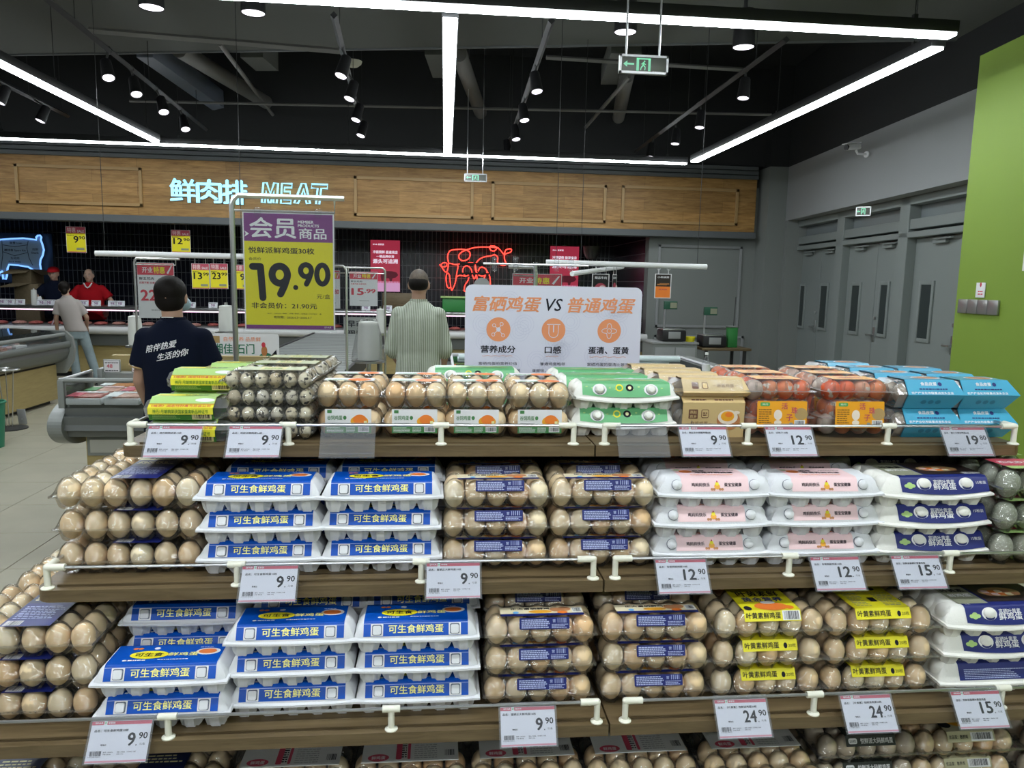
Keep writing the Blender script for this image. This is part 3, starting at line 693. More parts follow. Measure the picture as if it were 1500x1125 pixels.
def carton(key, nx, ny, p, h, zf, pulp, band, bcol, front, top, latch, lobes=0, ins=.013, topback=None, name='sleeve', smile=.005, arc=0):
    w, d = nx * p + .010, ny * p + .012
    tray = cup_tray(nx, ny, p, zf, pulp, rt=.0240 * p / .047, rb=.0165, fl=.004, res=9)
    x0, x1 = band; T, L = slope(w, d, zf, h, ins); sl = MB()
    n = 14; P = []                       # band wraps the front slope and the top
    for k in range(n + 1):
        x = x0 + (x1 - x0) * k / n; a = arc * (1 - (2 * k / n - 1) ** 2)
        P.append([T @ Vector((x, .003 - a, 0)), T @ Vector((x, L, 0)), Vector((x, -d / 2 + ins + .004, h + .0008)), Vector((x, (d / 2 - ins - .004) if topback is None else topback, h + .0008))])
    sl.loft(P, bcol, False); sl.f = [f[::-1] for f in sl.f]
    front(sl, T, L); top(sl, TOP(0, 0, h + .0012), d / 2 - ins - .004)
    nodes = [('tray', tray.mesh('tray')), ('lid', lid_mesh(w, d, zf, h, pulp, ins, lobes=lobes, smile=smile).mesh('lid')), (name, sl.mesh(name))]
    for x in latch[1]:
        lm = MB()
        if latch[0] == 'square':
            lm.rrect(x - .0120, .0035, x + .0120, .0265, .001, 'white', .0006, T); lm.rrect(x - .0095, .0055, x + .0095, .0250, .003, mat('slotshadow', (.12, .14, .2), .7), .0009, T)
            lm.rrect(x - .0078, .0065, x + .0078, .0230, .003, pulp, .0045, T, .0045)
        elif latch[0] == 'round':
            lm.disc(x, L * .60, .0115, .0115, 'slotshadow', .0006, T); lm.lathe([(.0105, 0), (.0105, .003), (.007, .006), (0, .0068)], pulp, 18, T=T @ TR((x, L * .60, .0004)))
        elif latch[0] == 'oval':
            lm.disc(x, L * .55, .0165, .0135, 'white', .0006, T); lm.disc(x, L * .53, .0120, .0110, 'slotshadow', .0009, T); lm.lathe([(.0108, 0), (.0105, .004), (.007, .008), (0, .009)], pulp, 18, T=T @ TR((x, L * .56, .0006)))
        else:
            lm.disc(x, L * .62, .0175, .0135, 'white', .0006, T); lm.disc(x, L * .40, .011, .006, bcol, .0012, T); lm.lathe([(.0140, 0), (.0135, .003), (.009, .006), (0, .007)], pulp, 18, T=T @ TR((x, L * .68, .0006)), sy=.8)
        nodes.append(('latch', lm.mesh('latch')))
    PROTO[key] = nodes
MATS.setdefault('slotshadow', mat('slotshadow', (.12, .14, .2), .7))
# blue carton
def bf(mb, T, L):
    mb.text('可生食鲜鸡蛋', .0, .0085, .0158, MATS['letteryellow'], w=.107, bold=.022, al='c', T=T, z=.0006)
    mb.rect(-.102, L - .0012, .102, L - .0002, mat('paleblue', (.35, .45, .8), .4), .0005, T)
def bt(mb, T, e):
    mb.disc(-.034, -.005, .036, .0155, 'yellow', .0003, T); mb.text('可生食', -.034, -.012, .014, MATS['ink'], w=.052, bold=.03, al='c', T=T, z=.0006)
    mb.text('鲜鸡蛋', .030, -.012, .014, MATS['letteryellow'], w=.056, bold=.025, al='c', T=T, z=.0006)
    mb.disc(.074, .004, .023, .0135, 'white', .0003, T); mb.disc(.073, .004, .0175, .0095, mat('yolkred', (.80, .20, .04), .3), .0006, T)
    mb.disc(-.068, .020, .005, .004, 'yolkred', .0004, T); mb.disc(-.058, .020, .005, .004, 'orange', .0004, T); mb.disc(-.027, .020, .006, .0045, 'white', .0004, T); mb.disc(-.072, -.026, .004, .003, 'white', .0004, T)
    mb.micro(-.066, -.028, -.028, -.023, 1, MATS['white'], T, .0004, .8, 2); mb.micro(-.012, -.026, .05, -.022, 1, MATS['white'], T, .0004, .6, 12); mb.micro(.055, .020, .08, .024, 1, MATS['white'], T, .0004, .5, 6)
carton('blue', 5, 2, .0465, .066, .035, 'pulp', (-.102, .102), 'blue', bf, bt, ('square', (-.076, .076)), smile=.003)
# pink carton
mat('pink', (.84, .60, .62), .4)
def pf(mb, T, L):
    mb.text('鸡妈妈快乐', -.014, .014, .0078, MATS['ink'], w=.040, bold=.03, al='r', T=T, z=.0006); mb.text('蛋宝宝健康', .018, .014, .0078, MATS['ink'], w=.038, bold=.03, T=T, z=.0006)
    mb.disc(.002, .014, .0065, .006, 'yolk', .0006, T); mb.disc(.002, .020, .004, .004, 'yellow', .0008, T); mb.disc(.002, .0245, .0015, .002, 'red', .001, T)
    for x in (-.010, -.005, .008, .013): mb.disc(x, .008, .003, .0028, 'eggpic', .0008, T)
def pt(mb, T, e):
    mb.disc(-.052, .004, .014, .011, 'yolkred', .0004, T); mb.text('欧根', .0 - .034, .004, .011, MATS['ink'], w=.026, bold=.03, T=T, z=.0006); mb.text('非常养鲜鸡蛋', -.034, -.012, .012, MATS['ink'], w=.085, bold=.03, T=T, z=.0006)
    mb.rect(-.074, .014, -.062, .021, 'green', .0005, T); mb.micro(.012, .012, .06, .017, 1, MATS['ink'], T, .0004, .6, 7); mb.micro(-.05, -.026, .05, -.020, 1, MATS['orange'], T, .0004, .6, 9)
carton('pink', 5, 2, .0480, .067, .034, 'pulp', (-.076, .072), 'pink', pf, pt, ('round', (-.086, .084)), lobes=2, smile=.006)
PROTO['pink'][2] = ('sleeve', PROTO['pink'][2][1])
# green carton
mat('leafgreen', (.13, .42, .18), .35); mat('limegreen', (.42, .62, .22), .4)
def gf(mb, T, L):
    mb.disc(-.014, L * .70, .009, .0085, 'yellow', .0005, T); mb.disc(-.014, L * .70, .006, .0055, 'green', .0008, T); mb.disc(.010, L * .70, .009, .0085, 'ink', .0005, T); mb.disc(.010, L * .70, .004, .004, 'paleyellow', .0008, T)
    for k in range(14): mb.disc(-.09 + k * .0135, L - .006 - (k % 3) * .003, .003, .0016, 'limegreen', .0004, T, 8)
def gt(mb, T, e):
    for k in range(5): mb.disc(-.06 + k * .03, (k % 2) * .01 - .01, .03, .006, 'limegreen', .0003 + k * .0001, T)
    mb.disc(.03, .016, .045, .006, mat('paleaqua', (.6, .78, .75), .4), .0009, T)
carton('green', 5, 2, .0465, .064, .032, 'pulpwhite', (-.100, .105), 'leafgreen', gf, gt, ('oval', (-.060, .060)), lobes=2, smile=.010, arc=.006)
# navy carton for fifteen
def nf(mb, T, L):
    mb.text('富硒叶黄素', .020, L * .60, .010, MATS['white'], w=.050, bold=.01, al='c', T=T, z=.0006); mb.text('鲜鸡蛋', .020, L * .20, .0155, MATS['white'], w=.054, bold=.02, al='c', T=T, z=.0006)
    mb.text('15枚装', .108, L * .58, .0075, MATS['white'], w=.024, al='c', T=T, z=.0006)
    for x, y in ((-.069, .5), (-.062, .62), (-.055, .5), (-.062, .42)): mb.disc(x, L * y, .006, .004, 'limegreen', .0007 + y * .0003, T)
def nt_(mb, T, e):
    mb.rect(-.088, -e + .006, -.018, e, mat('olive', (.30, .31, .22), .4), .0003, T); mb.text('叶黄素', -.054, .006, .016, MATS['ink'], w=.052, bold=.02, al='c', T=T, z=.0006); mb.text('鲜鸡蛋', -.054, -.020, .016, MATS['white'], w=.052, bold=.03, al='c', T=T, z=.0006)
    mb.rect(-.012, -e + .012, .132, e, mat('darkbrown', (.03, .02, .02), .4), .0003, T); R = random.Random(5)
    mb.disc(.05, .0, .048, .024, mat('straw', (.45, .30, .12), .6), .0005, T)
    for k in range(9): mb.disc(.018 + (k % 5) * .016, -.012 + (k // 5) * .014, .0095, .008, ('eggpic', 'pink', 'orange', 'creamlabel')[k % 4], .0007 + k * .00005, T, 12)
    mb.rect(.086, -e + .014, .126, -e + .028, 'white', .0006, T); mb.bars(.088, -e + .016, .124, -e + .026, MATS['ink'], 18, T, .0008); mb.text('15枚', -.075, -e - .000, .006, MATS['white'], T=T, z=.0006)
carton('navy', 5, 3, .0490, .068, .033, 'pulpwhite', (-.082, .125), 'navy', nf, nt_, ('moon', (-.028, .072)), lobes=3, smile=.010, arc=.007, ins=.016)
def nb_(mb, T, L): mb.micro(-.07, .006, .07, L - .008, 6, MATS['palebluetext'], T, .0005, .45, 11); mb.rect(.086, .006, .118, L - .008, 'white', .0004, T); mb.bars(.088, .009, .116, L - .010, MATS['ink'], 18, T, .0008)
carton('navyback', 5, 3, .0490, .068, .030, 'pulpwhite', (-.082, .125), 'navy', nb_, nt_, ('moon', ()), lobes=3, smile=.004, ins=.016)

# --- clear twenty-egg packs with a printed cardboard band
def banded(key, nx, ny, p, lid_args, band, mcol, front, top, drop=.020, egg=EGG, keep=lambda i, j: True, bname='paper_band'):
    tray = cup_tray(nx, ny, p, .030, 'clear', res=6).mesh('tray'); lid = dome_lid(nx, ny, p, .030, .0665, 'clear', **lid_args).mesh('lid')
    D = ny * p / 2; mb = MB(); x0, x1 = band; ht = .0680
    mb.add([(x0, -D + .010, ht), (x1, -D + .010, ht), (x1, D - .01, ht), (x0, D - .01, ht)], [(0, 1, 2, 3)], mcol); mb.add([(x0, -D + .0098, ht - .001), (x1, -D + .0098, ht - .001), (x1, D - .01, ht - .001), (x0, D - .01, ht - .001)], [(3, 2, 1, 0)], mcol)
    F_ = frame((0, -D - .0005, ht - drop), (1, 0, 0), (0, .0105, drop)); L = math.hypot(.0105, drop); mb.rrect(x0, 0, x1, L, .0004, mcol, 0, F_, .0006)
    front(mb, F_, L, x0, x1); top(mb, TOP(0, 0, ht + .0004), D, x0, x1)
    PROTO[key] = [('tray', tray), ('lid', lid), (bname, mb.mesh(bname))] + eggs_nodes(egg, nx, ny, p, .004, keep=keep)
mat('bandyellow', (.80, .72, .02), .4)
def yf(mb, T, L, x0, x1):
    mb.text('叶黄素鲜鸡蛋', x0 + .004, .005, .0125, MATS['ink'], w=.074, bold=.025, T=T, z=.0005); mb.disc(x1 - .026, L * .45, .0042, .0058, 'ink', .0005, T, 12); mb.text('20枚', x1 - .020, .006, .008, MATS['ink'], w=.017, T=T, z=.0005)
def yf2(mb, T, L, x0, x1):
    mb.text('叶黄素鲜鸡蛋', x0 + .004, .005, .0125, MATS['ink'], w=.074, bold=.025, T=T, z=.0005); mb.rect(x1 - .040, .002, x1 - .002, L - .002, 'white', .0004, T); mb.bars(x1 - .037, .003, x1 - .005, L - .003, MATS['ink'], 18, T, .0006)
def yt(mb, T, D, x0, x1):
    mb.text('叶黄素', x0 + .020, D - .042, .024, MATS['ink'], w=.068, bold=.03, T=T, z=.0004); mb.text('鲜鸡蛋', x0 + .020, D - .070, .024, MATS['ink'], w=.068, bold=.03, T=T, z=.0004)
    for k in range(3): mb.disc(x0 + .025 + .033 * k, D - .085, .008, .006, 'ink', .0004, T, 12)
    mb.micro(x0 + .01, -D + .020, x0 + .045, D - .10, 9, MATS['olive'], T, .0004, .4, 3); mb.rect(x0 + .055, -D + .04, x0 + .07, -D + .06, 'ink', .0004, T); mb.micro(x0 + .075, -D + .02, x1 - .006, D - .10, 9, MATS['olive'], T, .0004, .4, 5)
def yt2(mb, T, D, x0, x1):
    for k in range(3): mb.disc(x0 + .022 + .033 * k, D - .020, .008, .006, 'ink', .0004, T, 12)
    mb.text('叶黄素鲜', (x0 + x1) / 2, -.018, .026, MATS['ink'], w=.092, bold=.03, al='c', T=T, z=.0004); mb.text('黄金营养', (x0 + x1) / 2, -.045, .022, MATS['navy'], w=.088, bold=.03, al='c', T=T, z=.0004)
    mb.disc(.006, -D + .026, .036, .019, 'yolkred', .0004, T); mb.disc(.006, -D + .044, .016, .007, 'white', .0006, T); mb.disc(.042, -D + .020, .010, .009, 'orange', .0007, T); mb.disc(-.048, -D + .018, .008, .010, 'ink', .0004, T)
LD = dict(plateau=.35, res=6, R=.0238)
banded('yellow', 5, 4, .0470, LD, (-.064, .058), 'bandyellow', yf, yt); banded('yellowpic', 5, 4, .0470, LD, (-.060, .062), 'bandyellow', yf2, yt2)
banded('yellowlow', 5, 4, .0470, LD, (-.060, .058), 'bandyellow', yf, lambda *a: None, keep=lambda i, j: j == 0 or i in (0, 4))
mat('bandblack', (.015, .018, .015), .4)
def kf(mb, T, L, x0, x1): mb.rrect(x0 + .006, .005, x0 + .026, .017, .004, 'white', .0004, T); mb.text('20枚', x0 + .016, .008, .006, MATS['ink'], w=.015, al='c', T=T, z=.0006); mb.text('悦鲜派大码鲜鸡蛋', x0 + .034, .005, .0115, MATS['white'], w=.076, bold=.025, T=T, z=.0005)
def kt(mb, T, D, x0, x1): mb.micro(x0 + .01, -D + .02, x1 - .01, D - .03, 9, MATS['olive'], T, .0004, .35, 6); mb.rect(.0, -D + .03, .018, -D + .05, 'grey', .0006, T)
banded('black', 5, 4, .0470, LD, (-.058, .058), 'bandblack', kf, kt, egg=EGGP, keep=lambda i, j: j < 2 or i in (0, 4))
mat('bandtan', (.50, .47, .30), .45)
def tf(mb, T, L, x0, x1): mb.text('优品蛋：散养鸡', x0 + .004, .007, .008, MATS['ink'], w=.045, bold=.02, T=T, z=.0005); mb.rect(x1 - .058, .002, x1 - .004, L - .003, 'white', .0004, T); mb.bars(x1 - .053, .005, x1 - .009, L - .004, MATS['ink'], 22, T, .0006)
def tt(mb, T, D, x0, x1): mb.disc(.02, -D + .045, .05, .022, 'yolk', .0003, T); mb.disc(-.040, -D + .035, .014, .012, 'ink', .0004, T)
banded('tan', 5, 4, .0470, LD, (-.052, .062), 'bandtan', tf, tt, keep=lambda i, j: j < 2 or i in (0, 4))
def wf(mb, T, L, x0, x1): pass
def wt(mb, T, D, x0, x1):
    mb.disc(x0 + .034, -.028, .022, .012, 'tagred', .0004, T); mb.text('鲜鸡蛋', x0 + .034, -.034, .011, MATS['white'], w=.028, bold=.02, al='c', T=T, z=.0006)
    for k, ww in ((.070, .012), (.094, .006)): mb.rrect(x0 + k, -.036, x0 + k + ww, .030, .003, 'tagred', .0004, T)
    mb.micro(x0 + .082, -.03, x0 + .092, .03, 8, MATS['ink'], T, .0004, .5, 4); mb.micro(x0 + .108, -.034, x0 + .155, .03, 9, MATS['grey'], T, .0004, .35, 8); mb.bars(x1 - .028, -.028, x1 - .008, -.008, MATS['ink'], 10, T, .0004)
mat('whiteband', (.62, .62, .60), .5)
def whitep(key, keep):
    tray = cup_tray(5, 4, .0475, .030, 'clear', res=6).mesh('tray'); lid = dome_lid(5, 4, .0475, .030, .0665, 'clear', **LD).mesh('lid')
    mb = MB(); mb.box((0, .03, .0685), (.200, .085, .0012), 'whiteband'); wt(mb, TOP(0, .03, .0694), .09, -.1, .1)
    PROTO[key] = [('tray', tray), ('lid', lid), ('printed_label', mb.mesh('printed_label'))] + eggs_nodes(EGG, 5, 4, .0475, .004, keep=keep)
whitep('whitetop', lambda i, j: j < 3)
# grey-green duck eggs, red label
dk = MB(); T = TOP(0, 0, .0742); dk.rect(-.06, -.020, .07, .045, 'tagred', 0, T); dk.text('松花皮蛋', -.05, .0, .022, MATS['white'], w=.08, bold=.02, T=T, z=.0004); dk.rect(-.06, -.045, .07, -.022, 'limegreen', 0, T)
PROTO['duck'] = [('tray', cup_tray(3, 2, .054, .032, 'clear', rt=.027, res=6).mesh('tray')), ('lid', dome_lid(3, 2, .054, .032, .073, 'clear', plateau=.5, res=6, R=.027).mesh('lid')), ('printed_label', dk.mesh('printed_label'))] + eggs_nodes(DUCK, 3, 2, .054, .004)

# --- top shelf packs
qlid = dome_lid(6, 4, .0300, .019, .0385, 'clear', plateau=.8, res=5, fl=.012).mesh('lid'); qtray = cup_tray(6, 4, .0300, .019, 'clear', rt=.0155, rb=.008, res=5, fl=.012).mesh('tray')
ql = MB(); T = TOP(0, 0, .0392); ql.rect(-.070, -.030, .070, .034, mat('quaillabel', (.62, .66, .48), .4), 0, T); ql.rect(-.025, -.02, .03, .02, 'paleyellow', .0003, T); ql.text('鹌鹑蛋', .002, -.008, .014, MATS['green'], w=.04, bold=.02, al='c', T=T, z=.0005)
PROTO['quail'] = [('tray', qtray), ('lid', qlid), ('printed_label', ql.mesh('printed_label'))] + eggs_nodes(QUAIL, 6, 4, .0300, .002, name='quail_egg', keep=lambda i, j: j == 0 or i == 5 or j == 1)
PROTO['quaillow'] = PROTO['quail'][:2] + eggs_nodes(QUAIL, 6, 4, .0300, .002, name='quail_egg', keep=lambda i, j: j == 0 or i == 5)
# grain-fed packs, three eggs wide
def grain(top):
    mb = MB(); T = TOP(0, 0, .0628); mb.rect(-.055, -.022, .055, .022, 'white', 0, T); mb.disc(.022, -.005, .026, .022, 'orange', .0003, T); mb.text('谷饲鸡蛋', -.048, -.02, .012, MATS['green'], w=.045, bold=.02, T=T, z=.0005)
    return mb
def glabel():
    mb = MB(); T = FRONT(0, -.0560, .0)
    T = T @ Matrix.Diagonal((.80, 1, 1, 1)); mb.rrect(-.062, .014, .062, .067, .001, 'white', 0, T, .0008); mb.rect(-.062, .014, .062, .030, mat('labelgreen', (.06, .22, .07), .45), .0003, T)
    mb.disc(.030, .040, .024, .0125, 'yolk', .0003, T); mb.disc(.031, .044, .018, .011, 'orange', .0005, T); mb.text('谷饲鸡蛋', -.056, .043, .010, MATS['labelgreen'], w=.040, bold=.025, T=T, z=.0005); mb.disc(-.009, .048, .0045, .0045, 'labelgreen', .0005, T)
    mb.rect(-.056, .058, -.044, .065, 'labelgreen', .0005, T); mb.micro(-.056, .032, -.01, .038, 2, MATS['grey'], T, .0005, .5, 2); mb.rect(.042, .033, .050, .041, 'paleyellow', .0008, T)
    mb.micro(-.058, .016, -.012, .028, 4, MATS['white'], T, .0005, .4, 4); mb.micro(-.006, .016, .020, .028, 4, MATS['white'], T, .0005, .4, 6); mb.rect(.026, .016, .056, .029, 'white', .0005, T); mb.bars(.028, .018, .054, .027, MATS['ink'], 14, T, .0007)
    return mb
gt_, gl_ = cup_tray(3, 2, .0465, .032, 'clear', res=7).mesh('tray'), dome_lid(3, 2, .0465, .032, .062, 'clear', plateau=.72, res=7).mesh('lid')
PROTO['grain'] = [('tray', gt_), ('lid', gl_), ('printed_label', grain(1).mesh('printed_label'))] + eggs_nodes(EGG, 3, 2, .0465, .004)
PROTO['grainlow'] = [('tray', gt_), ('lid', gl_), ('front_label', glabel().mesh('front_label'))] + eggs_nodes(EGG, 3, 2, .0465, .004)
# folded card sleeves over clear trays
def sleeve(x0, x1, d, h, zm, it, ib, cols, m2=None, slant=0.0):
    """card sleeve open at both ends: cols = (lower front, upper front, top)"""
    pr = [(-d / 2 + ib, 0), (-d / 2, zm), (-d / 2 + it, h), (d / 2 - it, h), (d / 2, zm), (d / 2 - ib, 0)]; mb = MB(); n = 6
    cs = [cols[0], cols[1], cols[2], cols[1], cols[0], cols[0]]
    for k in range(n):
        a, b = pr[k], pr[(k + 1) % n]
        def ex(p): return slant * (1 - abs(p[1] - zm) / max(zm, h - zm))
        for s_ in (0, .0012):
            def sh(p, x): # shrink inside
                c = Vector((0, h / 2)); v = Vector(p) - c; v = v * (1 - s_ / .03); return (x, (v + c).x, (v + c).y)
            q = [sh(a, x0 - ex(a) * 0), sh(a, x1 + ex(a)), sh(b, x1 + ex(b)), sh(b, x0 - ex(b) * 0)]
            mb.add(q, [(0, 1, 2, 3) if s_ == 0 else (3, 2, 1, 0)], cs[k])
    return mb
def facing(a, b, x=0, off=.0006):
    """print frame on a sleeve facet running from profile point a (low) to b (high)"""
    up = Vector((0, b[0] - a[0], b[1] - a[1])); L = up.length; up /= L; n_ = Vector((1, 0, 0)).cross(up)
    return frame(Vector((x, a[0], a[1])) + n_ * off, (1, 0, 0), up), L
mat('cyan', (.05, .36, .56), .35, coat=.3); mat('tanbox', (.62, .45, .21), .45); mat('yellowbox', (.80, .74, .05), .4); mat('darkgreen', (.05, .20, .03), .4)
# cyan boxes
def cyan():
    d, h, zm = .115, .069, .035; mb = sleeve(-.050, .072, d, h, zm, .022, .020, ('cyan', 'cyan', 'cyan'), slant=.022)
    T, L = facing((-d / 2, zm), (-d / 2 + .022, h)); mb.text('农产产业化市级重点龙头企业', .010, .002, .0065, MATS['white'], w=.105, bold=.03, al='c', T=T, z=.0003); mb.text('食品皮蛋', .006, L - .016, .009, MATS['white'], w=.040, bold=.03, al='c', T=T, z=.0003); mb.disc(.034, L - .012, .005, .005, 'navy', .0003, T); mb.micro(-.02, .014, .05, .020, 1, MATS['navy'], T, .0003, .5, 3)
    T, L = facing((-d / 2 + .020, 0), (-d / 2, zm))
    for k in range(3): mb.disc(-.006 + k * .018, L * .5, .007, .006, mat('cyandark', (.03, .22, .36), .4), .0003, T)
    T = TOP(.012, 0, h + .0006); mb.disc(.012, 0, .036, .022, 'white', .0, T); mb.disc(.012, 0, .031, .018, 'eggpic', .0003, T)
    box = MB(); pr = [(-d / 2 + .021, .002), (-d / 2 + .003, zm), (-d / 2 + .024, h - .003), (d / 2 - .024, h - .003), (d / 2 - .003, zm), (d / 2 - .021, .002)]
    for x in (-.088, .078): pass
    box.loft([[(-.086, a * .80, .008 + b * .75) for a, b in pr], [(-.072, a, b) for a, b in pr], [(.066, a, b) for a, b in pr], [(.078, a * .8, .008 + b * .75) for a, b in pr]], 'clearsoft')
    rim = MB().box((-.004, 0, zm), (.176, d - .004, .002), 'clear')
    return [('sleeve', mb.mesh('sleeve', False)), ('clear_box', box.mesh('clear_box', False))] + eggs_nodes(BROWN, 3, 2, .048, .008, q=.048)
PROTO['cyan'] = cyan()
# tan boxes
def tan(front=True):
    d, h, zm = .086, (.094 if front else .042), .082 if front else .010; mb = sleeve(-.066, .082, d, h, zm, .016 if front else .024, .002 if front else .012, ('tanbox', 'tanbox', 'tanbox'), slant=.0 if front else .012)
    bm_ = mat('brownprint', (.16, .07, .04), .5)
    if front:
        T, L = facing((-d / 2 + .002, 0), (-d / 2, zm)); T = T @ TR((0, .014, 0)); mb.rrect(-.052, .030, -.030, .052, .002, bm_, .0003, T); mb.text('燕赵', -.041, .042, .007, MATS['tanbox'], w=.016, bold=.02, al='c', T=T, z=.0006); mb.text('京乡', -.041, .032, .007, MATS['tanbox'], w=.016, bold=.02, al='c', T=T, z=.0006)
        mb.rrect(-.022, .032, -.004, .052, .004, bm_, .0003, T); mb.rrect(-.0205, .0335, -.0055, .0505, .003, 'tanbox', .0006, T); mb.micro(-.018, .037, -.008, .047, 2, bm_, T, .0008, .6)
        mb.text('－麻酱鸡蛋－', -.026, .014, .0095, bm_, w=.060, bold=.005, al='c', T=T, z=.0003); mb.micro(-.04, .001, -.008, .006, 1, bm_, T, .0003, .6)
        mb.disc(.044, .026, .028, .023, mat('eggbrown', (.50, .20, .07), .35), .0003, T, 28); mb.disc(.042, .034, .024, .017, mat('eggwhite', (.85, .74, .62), .4), .0006, T, 28); mb.disc(.041, .036, .016, .012, 'yolk', .0009, T, 24); mb.disc(.044, .040, .009, .006, 'orange', .0012, T); mb.disc(.062, .045, .008, .004, 'eggwhite', .0012, T, 10)
        T, L = facing((-d / 2, zm), (-d / 2 + .016, h)); mb.micro(-.045, .006, -.01, .012, 1, bm_, T, .0003, .7); mb.micro(.01, .006, .055, .012, 1, bm_, T, .0003, .7)
    else:
        T, L = facing((-d / 2, zm), (-d / 2 + .024, h)); mb.rrect(-.044, .010, -.028, .028, .002, bm_, .0003, T); mb.rrect(-.020, .010, -.006, .028, .004, bm_, .0003, T); mb.rrect(-.0185, .0115, -.0075, .0265, .003, 'tanbox', .0006, T); mb.text('－麻酱鸡蛋－', .036, .014, .010, bm_, w=.060, bold=.0, al='c', T=T, z=.0003)
    box = MB(); hh = h - .004; m5 = .05 if front else .014
    box.loft([[(-.088, -d * .34, .012), (-.088, -d * .36, m5), (-.088, -d * .22, hh - .01), (-.088, d * .22, hh - .01), (-.088, d * .36, m5), (-.088, d * .34, .012)], [(-.070, -d * .44, .002), (-.070, -d * .47, m5), (-.070, -d * .28, hh), (-.070, d * .28, hh), (-.070, d * .47, m5), (-.070, d * .44, .002)], [(.078, -d * .44, .002), (.078, -d * .47, m5), (.078, -d * .28, hh), (.078, d * .28, hh), (.078, d * .47, m5), (.078, d * .44, .002)]], 'clearsoft')
    return [('sleeve', mb.mesh('sleeve', False)), ('clear_box', box.mesh('clear_box', False))] + (eggs_nodes(BROWN, 3, 2, .046, .008, q=.040) if front else [])
PROTO['tanfront'] = tan(True); PROTO['tanback'] = tan(False)
# green and yellow boxes
def gybox():
    d, h, zm = .105, .046, .027; mb = sleeve(-.066, .066, d, h, zm, .030, .006, ('darkgreen', 'yellowbox', 'limegreen'))
    T, L = facing((-d / 2, zm - .008), (-d / 2, zm)); T2 = frame((0, -d / 2 - .0008, zm - .004), (1, 0, 0), (0, 0, 1)); mb.rect(-.066, -.010, .066, .004, 'yellowbox', -.0002, T2); mb.text('神丹1号朝鹑荣获国家蛋禽新品种证书', 0, -.008, .0085, MATS['darkgreen'], w=.112, bold=.02, al='c', T=T2, z=.0004)
    T, L = facing((-d / 2, zm), (-d / 2 + .030, h)); mb.rect(-.066, .0105, .066, .0115, 'red', .0003, T); mb.text('《福源》国家特种禽鸟协会公司', 0, .002, .007, MATS['red'], w=.12, bold=.01, al='c', T=T, z=.0004); mb.rect(-.066, .013, .066, L, 'limegreen', .0003, T); mb.disc(.045, .024, .020, .006, 'white', .0005, T)
    T, L = facing((-d / 2 + .006, 0), (-d / 2, zm)); mb.micro(-.058, .004, .0, .015, 4, MATS['limegreen'], T, .0004, .4, 3); mb.rect(.022, .002, .062, .017, 'paleyellow', .0004, T); mb.bars(.024, .004, .060, .015, MATS['ink'], 16, T, .0007)
    T = TOP(0, 0, h + .0004); mb.rect(-.066, -.0225, .066, -.017, 'limegreen', .0001, T); mb.disc(-.02, 0, .045, .012, 'yellowbox', .0003, T); mb.text('鹌鹑皮蛋', .02, -.008, .012, MATS['darkgreen'], w=.05, bold=.02, al='c', T=T, z=.0005)
    tr = MB(); tr.loft([[(-.076, -d * .40, .010), (-.076, -d * .44, .026), (-.076, -d * .24, h - .008), (-.076, d * .24, h - .008), (-.076, d * .44, .026), (-.076, d * .40, .010)], [(-.064, -d * .43, .002), (-.064, -d * .47, .026), (-.064, -d * .21, h - .003), (-.064, d * .21, h - .003), (-.064, d * .47, .026), (-.064, d * .43, .002)], [(.080, -d * .43, .002), (.080, -d * .47, .026), (.080, -d * .21, h - .003), (.080, d * .21, h - .003), (.080, d * .47, .026), (.080, d * .43, .002)], [(.094, -d * .40, .010), (.094, -d * .44, .026), (.094, -d * .24, h - .008), (.094, d * .24, h - .008), (.094, d * .44, .026), (.094, d * .40, .010)]], 'clearsoft')
    return [('sleeve', mb.mesh('sleeve', False)), ('clear_tray', tr.mesh('clear_tray', False))]
PROTO['gybox'] = gybox()
